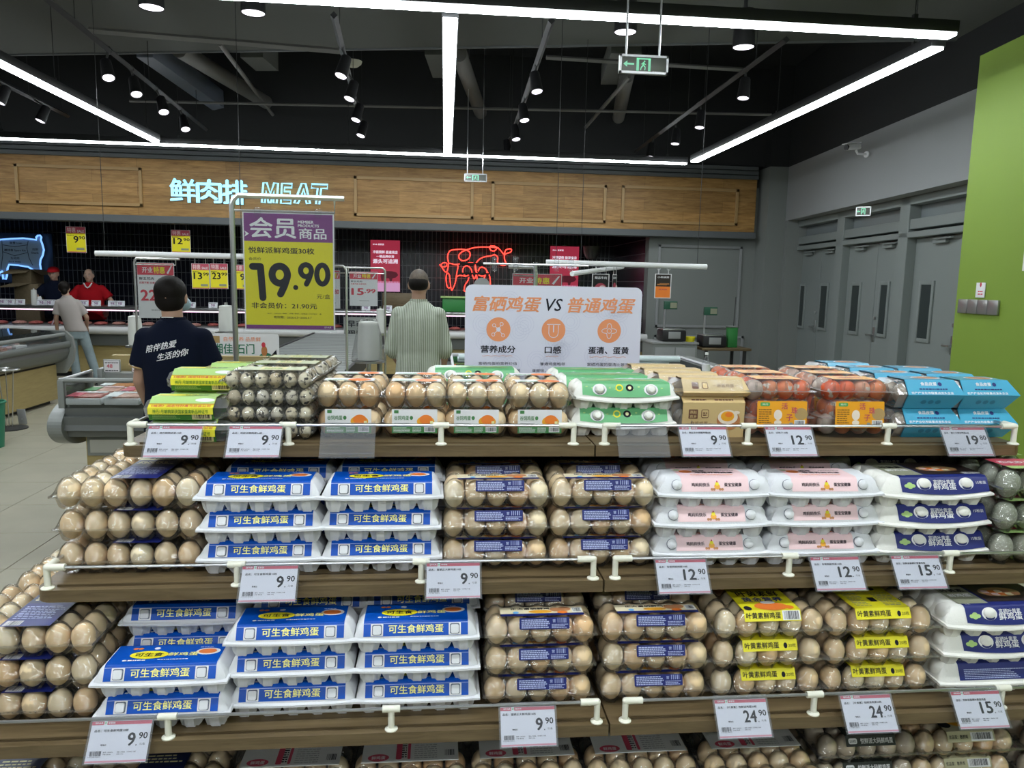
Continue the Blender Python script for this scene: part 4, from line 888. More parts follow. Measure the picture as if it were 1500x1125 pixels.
# orange trays of wrapped eggs
def orangep(front):
    w, d, h = .175, .115, (.092 if front else .044); k = MB(); fz = .045 if front else .015
    def rr(x, y, z, c=.012): return [(-x + c, -y, z), (x - c, -y, z), (x, -y + c, z), (x, y - c, z), (x - c, y, z), (-x + c, y, z), (-x, y - c, z), (-x, -y + c, z)]
    tr = MB().loft([rr(w / 2 - .014, d / 2 - .014, .001), rr(w / 2 - .008, d / 2 - .008, fz)], 'clear', False); tr.loft([rr(w / 2 - .008, d / 2 - .008, fz), rr(w / 2, d / 2, fz + .001)], 'clear', False)
    lid = MB().loft([rr(w / 2, d / 2, fz + .002), rr(w / 2 - .010, d / 2 - .010, fz + .004), rr(w / 2 - .014, d / 2 - .014, h - .008), rr(w / 2 - .024, d / 2 - .024, h)], 'clearsoft')
    for i in range(6): lid.box(((i - 2.5) * .024, -d / 2 + .0125, (h + fz) / 2), (.004, .006, (h - fz) * .6), 'clear', .001)
    mb = MB(); mat('orangelabel', (.86, .38, .02), .4)
    if front:
        T = frame((0, -d / 2 - .002, .026), (1, 0, 0), (0, .08, 1)); mb.rrect(-.060, .0, .060, .062, .003, 'orangelabel', 0, T, .0006)
        mb.rrect(-.053, .050, -.030, .059, .003, 'green', .0003, T); mb.text('神丹', -.0415, .052, .005, MATS['white'], w=.014, al='c', T=T, z=.0006)
        for c_, x, y, s_ in (('活', -.002, .043, .015), ('珠', .022, .033, .015), ('子', .010, .016, .015)): mb.text(c_, x, y, s_, MATS['tagred'], bold=.02, T=T, z=.0006)
        mb.disc(-.010, .030, .010, .012, 'eggwhite', .0004, T); mb.disc(-.010, .012, .009, .006, 'eggwhite', .0004, T); mb.disc(.046, .032, .016, .014, 'straw', .0004, T); mb.micro(-.056, .006, -.026, .046, 8, MATS['darkbrown'], T, .0004, .35, 3)
        mb.rect(.030, .004, .056, .018, 'white', .0004, T); mb.bars(.032, .006, .054, .016, MATS['ink'], 14, T, .0006); mb.rect(.018, .004, .026, .012, 'grey', .0004, T)
    T = TOP(0, 0, h + .0005); mb.rect(-.055, -.032, .055, .032, mat('orangepale', (.80, .42, .12), .4), 0, T); mb.text('活珠子', 0, -.010, .022, MATS['tagred'], w=.06, bold=.02, al='c', T=T, z=.0004)
    return [('tray', tr.mesh('tray', False)), ('lid', lid.mesh('lid', False)), ('printed_label', mb.mesh('printed_label', False))] + eggs_nodes(WRAP, 4, 2, .039, .003 if front else -.008, q=.040, name='wrapped_egg') + ([(n_[0], n_[1], TR((.004, -.002, .040)) @ n_[2] @ Matrix.Rotation(.5, 4, 'X')) for n_ in eggs_nodes(WRAP, 4, 2, .038, .001, q=.040, name='wrapped_egg')] if front else [])
PROTO['orange'] = orangep(True); PROTO['orangetop'] = orangep(False)

# ------------------------------------------------------------------ stocking the shelves
def stack(kinds, x, y, z, pitch, name, desc, group, where, jit=.004, rz=0, cat='egg pack', topword=('bottom', 'middle', 'top'), names=None):
    n = len(kinds); words = {1: ('single',), 2: ('lower', 'upper'), 3: ('bottom', 'middle', 'top'), 4: ('bottom', 'second', 'third', 'top')}[n]; R = random.Random(int((x + 5) * 1000 + y * 77))
    for k, kd in enumerate(kinds):
        if kd is None: continue
        place(kd, name, (('%s, %s of %s' % (desc, words[k], where)).replace(' on the middle shelf', ', middle shelf').replace(' on middle shelf', ', middle shelf').replace(' on the lower shelf', ', lower shelf').replace(' on lower shelf', ', lower shelf').replace('of the shaded row behind the', 'of shaded row behind').replace('of the shaded row behind', 'of shaded row behind').replace('the shaded row', 'shaded row').replace('next to the', 'by').replace('behind blue stack by', 'behind blue stack near').replace('right behind the low front pile', 'behind the low pile')) if n > 1 else '%s, %s' % (desc, where), cat, (x + (R.uniform(-jit, jit) if k else 0), y + (R.uniform(-jit, jit) / 2 if k else 0), z + k * pitch + .0003), rz + R.uniform(-1, 1) * .02 * (k > 0 or 0) * (jit > 0), group)
ZM, ZL, ZT, ZB = 1.0, .742, 1.254, .480
# middle shelf
for r, (y, kk) in enumerate(((1.625, ('thirty_low', 'thirty_low', 'thirty')), (1.885, ('thirty_low', 'thirty_low', 'thirty')))):
    stack(kk, -.624, y, ZM, .0665, 'clear_egg_tray', 'clear tray of thirty eggs', 'thirty-egg trays on the middle shelf', ('the front stack at the left end', 'the rear stack at the left end')[r] + ' on the middle shelf')
for x, w_ in ((-.360, 'the first blue stack'), (-.117, 'the second blue stack')):
    stack(('blue',) * 3, x, 1.548, ZM, .0640, 'egg_carton', 'blue-banded egg carton', 'blue cartons on the middle shelf', w_ + ' on the middle shelf', .003)
    stack(('blue',) * 3, x + .01, 1.685, ZM, .0640, 'egg_carton', 'blue-banded egg carton', 'blue cartons on the middle shelf', w_.replace('the', 'the shaded row behind') + ' on the middle shelf')
for x, w_ in ((.119, 'clear stack next to the blue cartons'), (.345, 'clear stack next to the pink cartons')):
    stack(('ten',) * 3, x, 1.545, ZM, .0645, 'clear_egg_pack', 'navy-labelled clear egg pack', 'navy-labelled packs on the middle shelf', w_ + ' on the middle shelf', .003)
    stack(('ten',) * 3, x + .006, 1.672, ZM, .0645, 'clear_egg_pack', 'navy-labelled clear egg pack', 'navy-labelled packs on the middle shelf', 'the shaded row behind ' + w_[6:].replace('stack', 'packs') + ' on middle shelf', .003)
for x, w_ in ((.584, 'the first pink stack'), (.835, 'the second pink stack')):
    stack(('pink',) * 3, x, 1.550, ZM, .0650, 'egg_carton', 'pink-sleeved pulp egg carton', 'pink cartons on the middle shelf', w_ + ' on the middle shelf', .006)
    stack(('pink',) * 3, x + .01, 1.690, ZM, .0650, 'egg_carton', 'pink-sleeved pulp egg carton', 'pink cartons on the middle shelf', 'the shaded row behind ' + w_ + ' on the middle shelf')
stack(('navy',) * 3, 1.089, 1.575, ZM, .0640, 'egg_carton', 'navy-sleeved fifteen-egg carton', 'navy cartons on the middle shelf', 'the stack on the middle shelf', .004)
stack(('navy',) * 3, 1.080, 1.760, ZM, .0640, 'egg_carton', 'navy-sleeved fifteen-egg carton', 'navy cartons on the middle shelf', 'the shaded stack behind on the middle shelf', .004)
for r in range(3): stack(('duck',) * 3, 1.308, 1.530 + r * .125, ZM, .0735, 'clear_egg_pack', 'clear pack of grey-green eggs', 'grey-green egg packs at the right end', ('the front stack', 'the second stack back', 'the third stack back')[r] + ' at the shelf end', .004)
# lower shelf
for r, (y, kk) in enumerate(((1.525, ('thirty_low', 'thirty_low', 'thirty')), (1.785, ('thirty_low', 'thirty_low', 'thirty')))):
    stack(kk, -.797, y, ZL, .0665, 'clear_egg_tray', 'clear tray of thirty eggs', 'thirty-egg trays on the lower shelf', ('the front stack at the left end', 'the rear stack at the left end')[r] + ' on the lower shelf')
stack(('blue', 'blue'), -.518, 1.424, ZL, .0640, 'egg_carton', 'blue-banded egg carton', 'blue cartons on the lower shelf', 'the low front pile beside the clear trays', .008)
stack(('blue',) * 3, -.517, 1.550, ZL, .0640, 'egg_carton', 'blue-banded egg carton', 'blue cartons on the lower shelf', 'the pile right behind the low front pile', .008)
for x, w_ in ((-.283, 'the blue stack in the middle'), (-.040, 'the blue stack next to the clear packs')):
    stack(('blue',) * 3, x, 1.452, ZL, .0640, 'egg_carton', 'blue-banded egg carton', 'blue cartons on the lower shelf', w_ + ' on the lower shelf', .004)
    stack(('blue',) * 3, x + .01, 1.590, ZL, .0640, 'egg_carton', 'blue-banded egg carton', 'blue cartons on the lower shelf', 'the shaded row behind ' + w_ + ' on lower shelf', .006)
for x, w_ in ((.205, 'clear stack next to the blue cartons'), (.447, 'clear stack next to the yellow bands')):
    stack(('ten',) * 3, x, 1.452, ZL, .0645, 'clear_egg_pack', 'navy-labelled clear egg pack', 'navy-labelled packs on the lower shelf', w_ + ' on the lower shelf', .003)
    stack(('ten',) * 3, x + .006, 1.580, ZL, .0645, 'clear_egg_pack', 'navy-labelled clear egg pack', 'navy-labelled packs on the lower shelf', 'the shaded row behind ' + w_[6:].replace('stack', 'packs') + ' on lower shelf', .003)
stack(('yellowlow', 'yellowlow', 'yellowpic'), .690, 1.500, ZL, .0645, 'clear_egg_pack', 'clear egg pack with yellow band', 'yellow-banded packs on the lower shelf', 'the stack with the yolk picture', .003)
stack(('yellowlow', 'yellowlow', 'yellow'), .932, 1.500, ZL, .0645, 'clear_egg_pack', 'clear egg pack with yellow band', 'yellow-banded packs on the lower shelf', 'the stack beside the navy cartons', .003)
stack(('navyback', 'navy', 'navy'), 1.195, 1.480, ZL, .0640, 'egg_carton', 'navy-sleeved fifteen-egg carton', 'navy cartons on the lower shelf', 'the stack on the lower shelf', .004)
stack(('navy',) * 3, 1.15, 1.665, ZL, .0640, 'egg_carton', 'navy-sleeved fifteen-egg carton', 'navy cartons on the lower shelf', 'the shaded stack behind on the lower shelf', .004)
# bottom shelf
for k, (x, kd, ds, w_) in enumerate(((-.30, 'whitetop', 'clear egg pack with white card', 'leftmost under the lower shelf'), (-.055, 'whitetop', 'clear egg pack with white card', 'second along under the lower shelf'), (.19, 'whitetop', 'clear egg pack with white card', 'third along under the lower shelf'), (.435, 'whitetop', 'clear egg pack with white card', 'fourth along under the lower shelf'),
        (.69, 'whitetop', 'clear egg pack with white card', 'rightmost, beside the black band'), (.965, 'black', 'clear egg pack with black band', 'bottom shelf'), (1.20, 'tan', 'clear egg pack with tan band', 'bottom shelf'), (1.46, 'black', 'clear egg pack with black band', 'at the far right end of bottom shelf'))):
    place(kd, 'clear_egg_pack', ds + ', ' + w_ + (' upper pack' if k in (5, 6, 7) else ''), 'egg pack', (x, 1.455 + .10 * (kd != 'whitetop'), ZB + .0655), 0, 'twenty-egg packs on the bottom shelf')
    place(kd, 'clear_egg_pack', ds + ', ' + w_ + ', lower pack', 'egg pack', (x, 1.455 + .10 * (kd != 'whitetop'), ZB + .0003), 0, 'twenty-egg packs on the bottom shelf')
for x in (-.86, -.575): place('thirty', 'clear_egg_tray', 'clear tray of thirty eggs on the bottom shelf, ' + ('at its left end' if x < -.7 else 'beside the white cards'), 'egg pack', (x, 1.47, ZB + .0655), 0, 'trays on the bottom shelf'); place('thirty_low', 'clear_egg_tray', 'lower clear tray of thirty eggs, bottom shelf, ' + ('at its left end' if x < -.7 else 'beside the white cards'), 'egg pack', (x, 1.47, ZB + .0003), 0, 'trays on the bottom shelf')
# top shelf
for r in range(2):
    stack(('gybox', 'gybox') if r == 0 else ('gybox',) * 3, (-.536, -.534)[r], (1.650, 1.770)[r], ZT, .0465, 'printed_egg_box', 'green and yellow quail egg box', 'green and yellow boxes on the top shelf', ('the front pile', 'the taller pile behind')[r], .010)
place('gybox', 'printed_egg_box', 'green and yellow quail egg box, farthest pile at the shelf end, topmost', 'egg pack', (-.485, 1.89, ZT + 2 * .0465), 0, 'green and yellow boxes on the top shelf'); stack(('gybox', 'gybox'), -.485, 1.89, ZT, .0465, 'printed_egg_box', 'green and yellow quail egg box', 'green and yellow boxes on the top shelf', 'the farthest pile at the shelf end', .0)
for r in range(3):
    stack(('quaillow', 'quaillow', 'quaillow', 'quail'), -.365 + r * .004, 1.678 + r * .135, ZT, .0368, 'quail_egg_pack', 'clear quail egg pack', 'quail egg packs on the top shelf', ('the front stack', 'the second stack', 'the third stack', 'the rearmost stack')[r], .003)
for k, x in enumerate((-.198, -.054, .082, .224)):
    o_ = ('first', 'second', 'third', 'fourth')[k]
    stack(('grainlow', 'grain'), x, 1.690, ZT, .0625, 'clear_egg_pack', 'clear three-wide egg pack', 'three-wide egg packs on the top shelf', 'the %s front stack from the quail eggs' % o_, .003)
    stack(('grainlow', 'grain'), x + .004, 1.812, ZT, .0625, 'clear_egg_pack', 'clear three-wide egg pack', 'three-wide egg packs on the top shelf', 'the %s rear stack from the quail eggs' % o_, .003)
for r in range(3): stack(('green', 'green'), .421 - (.0, .01, .02)[r], 1.712 + r * .115, ZT, .0605, 'egg_carton', 'green-sleeved white pulp egg carton', 'green cartons on the top shelf', ('the front stack', 'the middle stack', 'the rear stack')[r], .006)
stack(('green', 'green'), .085, 1.960, ZT, .0605, 'egg_carton', 'green-sleeved white pulp egg carton', 'green cartons on the top shelf', 'the pile behind the three-wide clear packs', .004)
stack(('tanfront', 'tanback'), .625, 1.698, ZT, .0945, 'printed_egg_box', 'tan sesame egg box', 'tan boxes on the top shelf', 'the front stack', .0)
PROTO['tanback2'] = PROTO['tanback']
for r in range(1, 4): stack(('tanfront', 'tanback'), .612 - .012 * r, 1.698 + r * .090, ZT, .0945, 'printed_egg_box', 'tan sesame egg box', 'tan boxes on the top shelf', ('', 'the second stack back', 'the third stack back', 'the rearmost stack')[r], .003)
for c, x in enumerate((.792, .982)):
    for r in range(3):
        stack(('orange', 'orangetop'), x + .01 * r, 1.700 + r * .120, ZT, .0925, 'wrapped_egg_tray', 'clear tray of orange-wrapped eggs', 'orange trays on the top shelf', ('the front stack', 'the second stack back', 'the rear stack')[r] + (' beside the tan boxes', ' beside the blue boxes')[c], .004)
for c, x in enumerate((1.150, 1.290)):
    for r in range(4 if c == 0 else 3):
        stack(('cyan', 'cyan'), x + .028 * 0, 1.700 + r * .122, ZT, .0695, 'printed_egg_box', 'light blue egg box', 'light blue boxes on the top shelf', ('the front stack', 'the second stack back', 'the third stack back', 'the rearmost stack')[r] + (' beside the orange trays', ' at the shelf end')[c], .003)

# ------------------------------------------------------------------ price tags
TW, THT = .110, .070
def tagmesh(name_, price, cents, off=0.0):
    c = MB(); w, h = TW / 2 - .002, THT
    c.box((0, -h / 2, -.0004), (2 * w, h, .0006), 'paper'); c.rect(-w, -.0065, w, -.0005, 'tagred', .0003); c.rect(-w, -h + .001, w, -h + .004, 'pinkline', .0003)
    c.text('SPAR', -w + .006, -.0047, .0028, MATS['white'], w=.014, bold=.02, z=.0005); c.rect(-w + .0215, -.0065, -w + .027, -.0005, 'white', .0004); c.disc(-w + .0243, -.0035, .0018, .0018, 'green', .0006, n=12); c.disc(-w + .0243, -.0035, .0008, .0008, 'white', .0008, n=8)
    c.text('家家悦', -w + .029, -.0050, .0031, MATS['white'], w=.012, bold=.02, z=.0005)
    c.text('品名：' + name_, -w + .007 - off, -.0185 + off, .0044, MATS['ink'], w=min(.082, .0050 * (len(name_) + 3)), bold=.03, z=.0005)
    x = .030 if len(price) == 1 else .030
    c.text(price, x - .002, -.0425, .0215, MATS['ink'], w=.0128 * len(price), bold=.035, al='r', z=.0005); c.disc(x + .0015, -.0418, .0011, .0011, 'ink', .0005, n=8)
    c.text(cents, x + .004, -.0315, .0108, MATS['ink'], w=.0150, bold=.025, z=.0005); c.text('元/盒', x + .007, -.0420, .0038, MATS['ink'], w=.010, z=.0005)
    c.text('零售价', -w + .022, -.0420, .0032, MATS['ink'], w=.0105, bold=.03, z=.0005); c.bars(-w + .006, -.0580, -w + .026, -.0500, MATS['ink'], 17, None, .0005, len(name_))
    c.text('6 971586 760012', -w + .004, -.0605, .0017, MATS['ink'], w=.022, z=.0005)
    c.text('编号: 1003003', -w + .029, -.0535, .0021, MATS['ink'], w=.017, bold=.02, z=.0005); c.text('产地: 湖北省', -w + .029, -.0570, .0021, MATS['ink'], w=.014, bold=.02, z=.0005)
    c.text('等级: 合格品', -w + .053, -.0535, .0021, MATS['ink'], w=.014, bold=.02, z=.0005); c.text('规格: 500g', -w + .053, -.0570, .0021, MATS['ink'], w=.012, bold=.02, z=.0005); c.text('计价单位: 元/盒', -w + .070, -.0535, .0021, MATS['ink'], w=.016, bold=.02, z=.0005)
    return c.mesh('paper_card', False)
hold = MB(); hold.box((0, -THT / 2 - .001, .0016), (TW + .003, THT + .003, .0006), 'acrylic'); hold.box((0, -THT / 2, -.0018), (TW + .003, THT + .004, .0006), 'acrylic'); hold.tube([(-TW / 2, .0035, 0), (TW / 2, .0035, 0)], .0048, 'acrylic', 8, False)
holdm = hold.mesh('clear_holder'); blank = MB().box((0, -THT / 2 - .001, .0016), (TW + .003, THT + .003, .0008), 'acrylic').box((0, -THT / 2, -.0024), (TW + .003, THT + .004, .0008), 'acrylic').tube([(-TW / 2, .0035, 0), (TW / 2, .0035, 0)], .0048, 'acrylic', 8, False).box((0, -THT + .006, .003), (TW, .0025, .0012), 'acrylic').mesh('clear_holder')
def pricetag(tier, xc, data, label, slide=0, cat='price tag', name='price_tag', tilt=36, roll=0):
    t_ = TIERS[tier]; y, z = t_[2] + .006, t_[3] + .0405; a = math.radians(tilt)
    o = thing(name, label, cat, (xc, y, z), 0, 'price tags on the shelf rails')
    M_ = frame((0, 0, 0), (1, 0, math.tan(roll)), (0, math.sin(a), math.cos(a))); sub = link('clear_holder', holdm if data else blank, o, M_)
    if data: link('paper_card', tagmesh(*data), o, M_ @ TR((slide, 0, 0)))
J = '可生食鲜鸡蛋10枚'
for tier, xc, data, lab in (
    ('top', -.541, ('神丹鹌鹑皮蛋12枚', '9', '90'), 'price tag 9.90 under the green and yellow boxes'), ('top', -.380, ('悦鲜派鹌鹑蛋24枚', '9', '90'), 'price tag 9.90 under the quail eggs'),
    ('top', -.190, None, 'empty clear tag holder under the three-wide egg packs'), ('top', .440, None, 'empty clear tag holder under the green cartons'),
    ('top', .578, ('燕赵京乡麻酱鸡蛋6枚', '9', '90', .002), 'price tag 9.90 under the tan sesame egg boxes'), ('top', .775, ('活珠子10枚', '12', '90', .002), 'price tag 12.90 under the orange trays'), ('top', 1.190, ('湖乡无黑斑鸭蛋6枚', '19', '80', .002), 'price tag 19.80 under the light blue boxes'),
    ('mid', -.328, (J, '9', '90'), 'price tag 9.90 under the blue cartons on the middle shelf'), ('mid', .030, ('富硒正大鲜鸡蛋10枚', '9', '90', .003), 'price tag 9.90 under the clear packs on the middle shelf'),
    ('mid', .499, ('非常养鲜鸡蛋10枚', '12', '90', .001), 'price tag 12.90 under the first pink stack'), ('mid', .833, ('非常养鲜鸡蛋10枚', '12', '90', .001), 'price tag 12.90 under the second pink stack'), ('mid', 1.013, ('悦鲜派富硒叶黄素鸡蛋', '15', '90'), 'price tag 15.90 under the navy cartons on the middle shelf'),
    ('low', -.580, (J, '9', '90'), 'price tag 9.90 under the blue cartons on the lower shelf'), ('low', .175, ('富硒正大鲜鸡蛋10枚', '9', '90', .003), 'price tag 9.90 under the clear packs on the lower shelf'),
    ('low', .604, ('［叶黄素］悦鲜派鸡蛋20枚', '24', '90', .002), 'price tag 24.90 under the yellow band with the yolk picture'), ('low', .868, ('［叶黄素］悦鲜派鸡蛋20枚', '24', '90', .002), 'price tag 24.90 under the yellow bands next to the navy cartons'), ('low', 1.107, ('悦鲜派富硒叶黄素鸡蛋', '15', '90'), 'price tag 15.90 under the navy cartons on the lower shelf')):
    pricetag(tier, xc, data, lab, 0, 'price tag' if data else 'tag holder', 'price_tag' if data else 'tag_holder')
# ------------------------------------------------------------------ back of the shop: signs and screens
mat('cyanglow', (.5, .8, .9), .5, emit=.85, ecol=(.30, .72, 1.0)); mat('letterside', (.12, .22, .30), .4); mat('neonred', (.9, .05, .02), .5, emit=3.2, ecol=(1.0, .05, .035)); mat('neonblue', (.2, .5, 1), .5, emit=1.3, ecol=(.20, .45, 1.0))
def px_box(q, Y):   # (x0, y0, x1, y1) in the photo -> centre, width, height at depth Y
    a, b, c = at(q[0], (q[1] + q[3]) / 2, Y=Y), at(q[2], (q[1] + q[3]) / 2, Y=Y), None
    t, u = at((q[0] + q[2]) / 2, q[1], Y=Y), at((q[0] + q[2]) / 2, q[3], Y=Y)
    return Vector(((a.x + b.x) / 2, Y, (t.z + u.z) / 2)), b.x - a.x, t.z - u.z
sg = thing('lit_shop_sign', 'glowing pale blue sign reading MEAT in two scripts on the timber fascia', 'shop sign', at(365, 285, Y=12.49))
def sgl(q): c, w_, h_ = px_box(q, 12.46); return c - sg.location, w_, h_
for ch, q in (('鲜', (249, 262, 286, 296)), ('肉', (288, 263, 324, 297)), ('排', (326, 264, 362, 299))):
    c, w_, h_ = sgl(q); k = MB()
    for j, (dy, m_) in enumerate(((.03, 'letterside'), (.015, 'letterside'), (0, 'cyanglow'))): k.text(ch, -w_ / 2 + .0, -h_ / 2, h_, m_, w=w_, bold=.035, T=FRONT(c.x, c.y + dy, c.z))
    part('letter', k, sg, False)
LT = {'M': [[(0, 0), (.12, 1), (.32, 1), (.5, .45), (.72, 1), (.95, 1), (.85, 0), (.66, 0), (.72, .6), (.5, 0), (.38, 0), (.26, .6), (.18, 0)]], 'E': [[(0, 0), (.12, 1), (.9, 1), (.87, .8), (.32, .8), (.29, .6), (.75, .6), (.73, .42), (.26, .42), (.23, .2), (.8, .2), (.78, 0)]],
      'A': [[(-.1, 0), (.38, 1), (.62, 1), (.88, 0), (.66, 0), (.6, .22), (.27, .22), (.14, 0)], [(.36, .4), (.58, .4), (.50, .75)]], 'T': [[(.05, .8), (.08, 1), (1.1, 1), (1.07, .8), (.68, .8), (.55, 0), (.33, 0), (.45, .8)]]}
for ch, q in (('M', (383, 268, 409, 297)), ('E', (411, 269, 430, 298)), ('A', (433, 269, 457, 298)), ('T', (455, 270, 478, 299))):
    c, w_, h_ = sgl(q); k = MB()
    for pl in LT[ch]: k.tube([Vector((c.x + (x - .5) * w_, c.y, c.z + (z - .5) * h_)) for x, z in pl], .016, 'cyanglow', 6, closed=True)
    part('letter', k, sg)
# red neon cow
cow = [[(14, 205), (28, 218), (48, 214), (52, 200), (36, 196), (22, 208), (36, 235), (50, 245), (58, 222), (62, 200), (92, 205), (110, 212), (104, 250), (96, 300), (84, 330), (76, 338), (70, 300), (66, 262), (54, 250), (48, 275), (52, 315), (62, 328), (74, 322)],
       [(62, 200), (56, 165), (66, 136), (90, 128), (140, 126), (172, 142), (168, 172), (138, 186), (116, 172), (120, 148), (156, 128), (210, 115), (272, 114), (312, 118), (300, 134), (282, 130), (276, 112), (296, 108), (324, 122), (346, 148), (352, 152)],
       [(352, 152), (362, 128), (388, 124), (386, 140), (356, 152), (354, 178), (362, 204), (344, 210), (318, 196), (318, 168), (302, 154), (282, 160), (240, 168), (212, 188), (200, 212), (204, 240), (226, 264), (252, 262), (262, 240), (246, 222), (226, 222), (216, 240)],
       [(92, 205), (140, 200), (180, 196), (200, 206), (206, 250), (196, 280), (186, 262), (180, 232), (160, 212), (140, 220), (136, 246), (150, 266), (166, 262), (162, 290), (148, 312), (142, 340), (150, 345), (160, 325)],
       [(104, 270), (120, 262), (150, 268)], [(206, 250), (212, 290), (222, 305), (226, 330), (236, 336), (240, 300), (252, 264)], [(262, 240), (276, 268), (280, 310)]]
def smooth(p, n=4):
    out = []
    for i in range(len(p) - 1):
        a, b, c, d = p[max(0, i - 1)], p[i], p[i + 1], p[min(len(p) - 1, i + 2)]
        for k in range(n):
            t = k / n; out.append(tuple(.5 * ((2 * b[j]) + (-a[j] + c[j]) * t + (2 * a[j] - 5 * b[j] + 4 * c[j] - d[j]) * t * t + (-a[j] + 3 * b[j] - 3 * c[j] + d[j]) * t ** 3) for j in (0, 1)))
    return out + [p[-1]]
nc = thing('neon_cow', 'red neon outline drawing of a cow on the dark tiled wall', 'neon sign', at(695, 395, Y=15.3))
for pl in cow: part('neon_tube', MB().tube([at(640 + x / 3.571, 330 + y / 3.571, Y=15.36) - nc.location for x, y in smooth(pl)], .010, 'neonred', 6), nc)
part('mount', MB().b2((-.3, .05, -.1), (.3, .2, -.06), 'darkmetal').b2((-.3, .05, .1), (.3, .2, .14), 'darkmetal'), nc)
# lit pig cut chart
pg = thing('pig_cut_lightbox', 'dark light box with blue outlined pig showing meat cuts', 'light box', at(30, 380, Y=15.4)); L0 = pg.location
P = lambda x, y, Y=15.3: at(x / 7.5, 330 + y / 7.5, Y=Y) - L0
k = MB(); a, b = P(-420, 70, 15.44), P(612, 640, 15.44); k.b2((a.x, -.0, b.z), (b.x, .09, a.z), mat('boardblue', (.035, .05, .075), .4)); part('panel', k, pg, False)
pig = [(-300, 190), (-220, 150), (-60, 140), (0, 158), (120, 148), (260, 142), (400, 160), (396, 132), (415, 112), (440, 110), (455, 130), (448, 160), (466, 210), (482, 270), (470, 330), (445, 380), (440, 430), (452, 495), (425, 500), (380, 500), (345, 480), (310, 458), (200, 440), (100, 432), (84, 470), (76, 560), (66, 590), (36, 592), (20, 500), (0, 520), (-20, 590), (-60, 590), (-90, 480), (-200, 470), (-210, 590), (-250, 590), (-270, 460), (-330, 400), (-400, 360), (-405, 310), (-350, 270)]
k = MB(); k.add([tuple(P(x, y)) for x, y in pig], [tuple(range(len(pig)))[::-1]], mat('pigplate', (.20, .30, .40), .5, emit=.06, ecol=(.4, .6, .8))); part('pig_shape', k, pg, False)
part('neon_tube', MB().tube([P(x, y, 15.28) for x, y in pig], .016, 'neonblue', 6, closed=True), pg)
k = MB()
for s_, x, y, h_, w_ in (('里脊 Loin', 105, 205, 24, 135), ('腰排骨 Spare Rib', 48, 288, 24, 235), ('五花肉', 115, 372, 24, 95), ('Pork Belly', 98, 412, 20, 130), ('后肘', 355, 276, 24, 65), ('Shank', 345, 312, 20, 80)):
    p, q = P(x, y, 15.275), P(x + w_, y - h_, 15.275); k.text(s_, 0, 0, q.z - p.z, MATS['ink'], w=q.x - p.x, bold=.02, T=FRONT(p.x, p.y, p.z))
for pl in (((30, 215), (160, 235), (300, 215)), ((30, 290), (160, 335), (300, 300)), ((310, 170), (295, 250), (320, 360), (360, 440)), ((20, 160), (30, 330), (10, 480))): k.tube([P(x, y, 15.278) for x, y in pl], .005, 'ink', 4)
part('cut_lettering', k, pg, False)
# red promotion screens
mat('screenred', (.5, .05, .09), .4, emit=.32, ecol=(.80, .06, .13)); mat('screenwhite', (.8, .8, .9), .4, emit=.8, ecol=(.85, .85, 1)); mat('screenpink', (.7, .4, .6), .4, emit=.5, ecol=(.85, .42, .72)); mat('screendark', (.25, .02, .05), .4, emit=.1, ecol=(.4, .03, .08))
for q, lab in (((543, 352, 586, 427), 'red lit promotion screen with dark pig silhouette and pink strip'), ((805, 361, 847, 432), 'red lit promotion screen half hidden behind the clip rail')):
    c, w_, h_ = px_box(q, 15.45); t = thing('promotion_screen', lab, 'screen', c); T = FRONT(0, -.031, 0)
    part('housing', MB().box((0, .01, 0), (w_ + .02, .06, h_ + .02), 'black', .004), t); k = MB(); k.rect(-w_ / 2, -h_ / 2, w_ / 2, h_ / 2, 'screenred', .0, T); k.rect(-w_ / 2, -h_ / 2, w_ / 2, -h_ / 2 + .17 * h_, 'screenpink', .001, T)
    for i in range(24): k.rect(-w_ / 2 + i * w_ / 24, -h_ * .33, -w_ / 2 + (i + .5) * w_ / 24, -h_ * .30, 'screenpink', .001, T)
    k.text('SPAR 家家悦', -w_ * .42, h_ * .40, h_ * .035, MATS['screenwhite'], w=w_ * .38, bold=.02, T=T, z=.002); k.text('冷链锁鲜 极速来店', 0, h_ * .24, h_ * .06, MATS['screenwhite'], w=w_ * .84, bold=.03, al='c', T=T, z=.002)
    k.text('一键品牌供货', 0, h_ * .16, h_ * .05, MATS['screenwhite'], w=w_ * .6, bold=.03, al='c', T=T, z=.002); k.text('源头可追溯', 0, h_ * .05, h_ * .085, MATS['screenwhite'], w=w_ * .84, bold=.03, al='c', T=T, z=.002)
    pp = [(-.1, -.12), (.0, -.10), (.2, -.10), (.34, -.12), (.40, -.17), (.33, -.22), (.22, -.24), (.2, -.30), (.14, -.30), (.12, -.24), (-.05, -.24), (-.06, -.30), (-.12, -.29), (-.15, -.2)]
    k.add([(x * w_ * 1.1, y * h_, .002) for x, y in pp], [tuple(range(len(pp)))[::-1]], 'screendark', T); part('screen', k, t, False)
hl = thing('dome_lamp', 'grey dome lamp hanging before the dark tiles near the red screen', 'lamp', at(867, 361, Y=15.0)); part('shade', MB().lathe([(.0, -.26), (.10, -.24), (.16, -.14), (.18, 0), (.0, .0)], 'grey', 16), hl); part('cord', MB().tube([(0, 0, 0), (0, 0, 2.8)], .006, 'black', 5), hl)

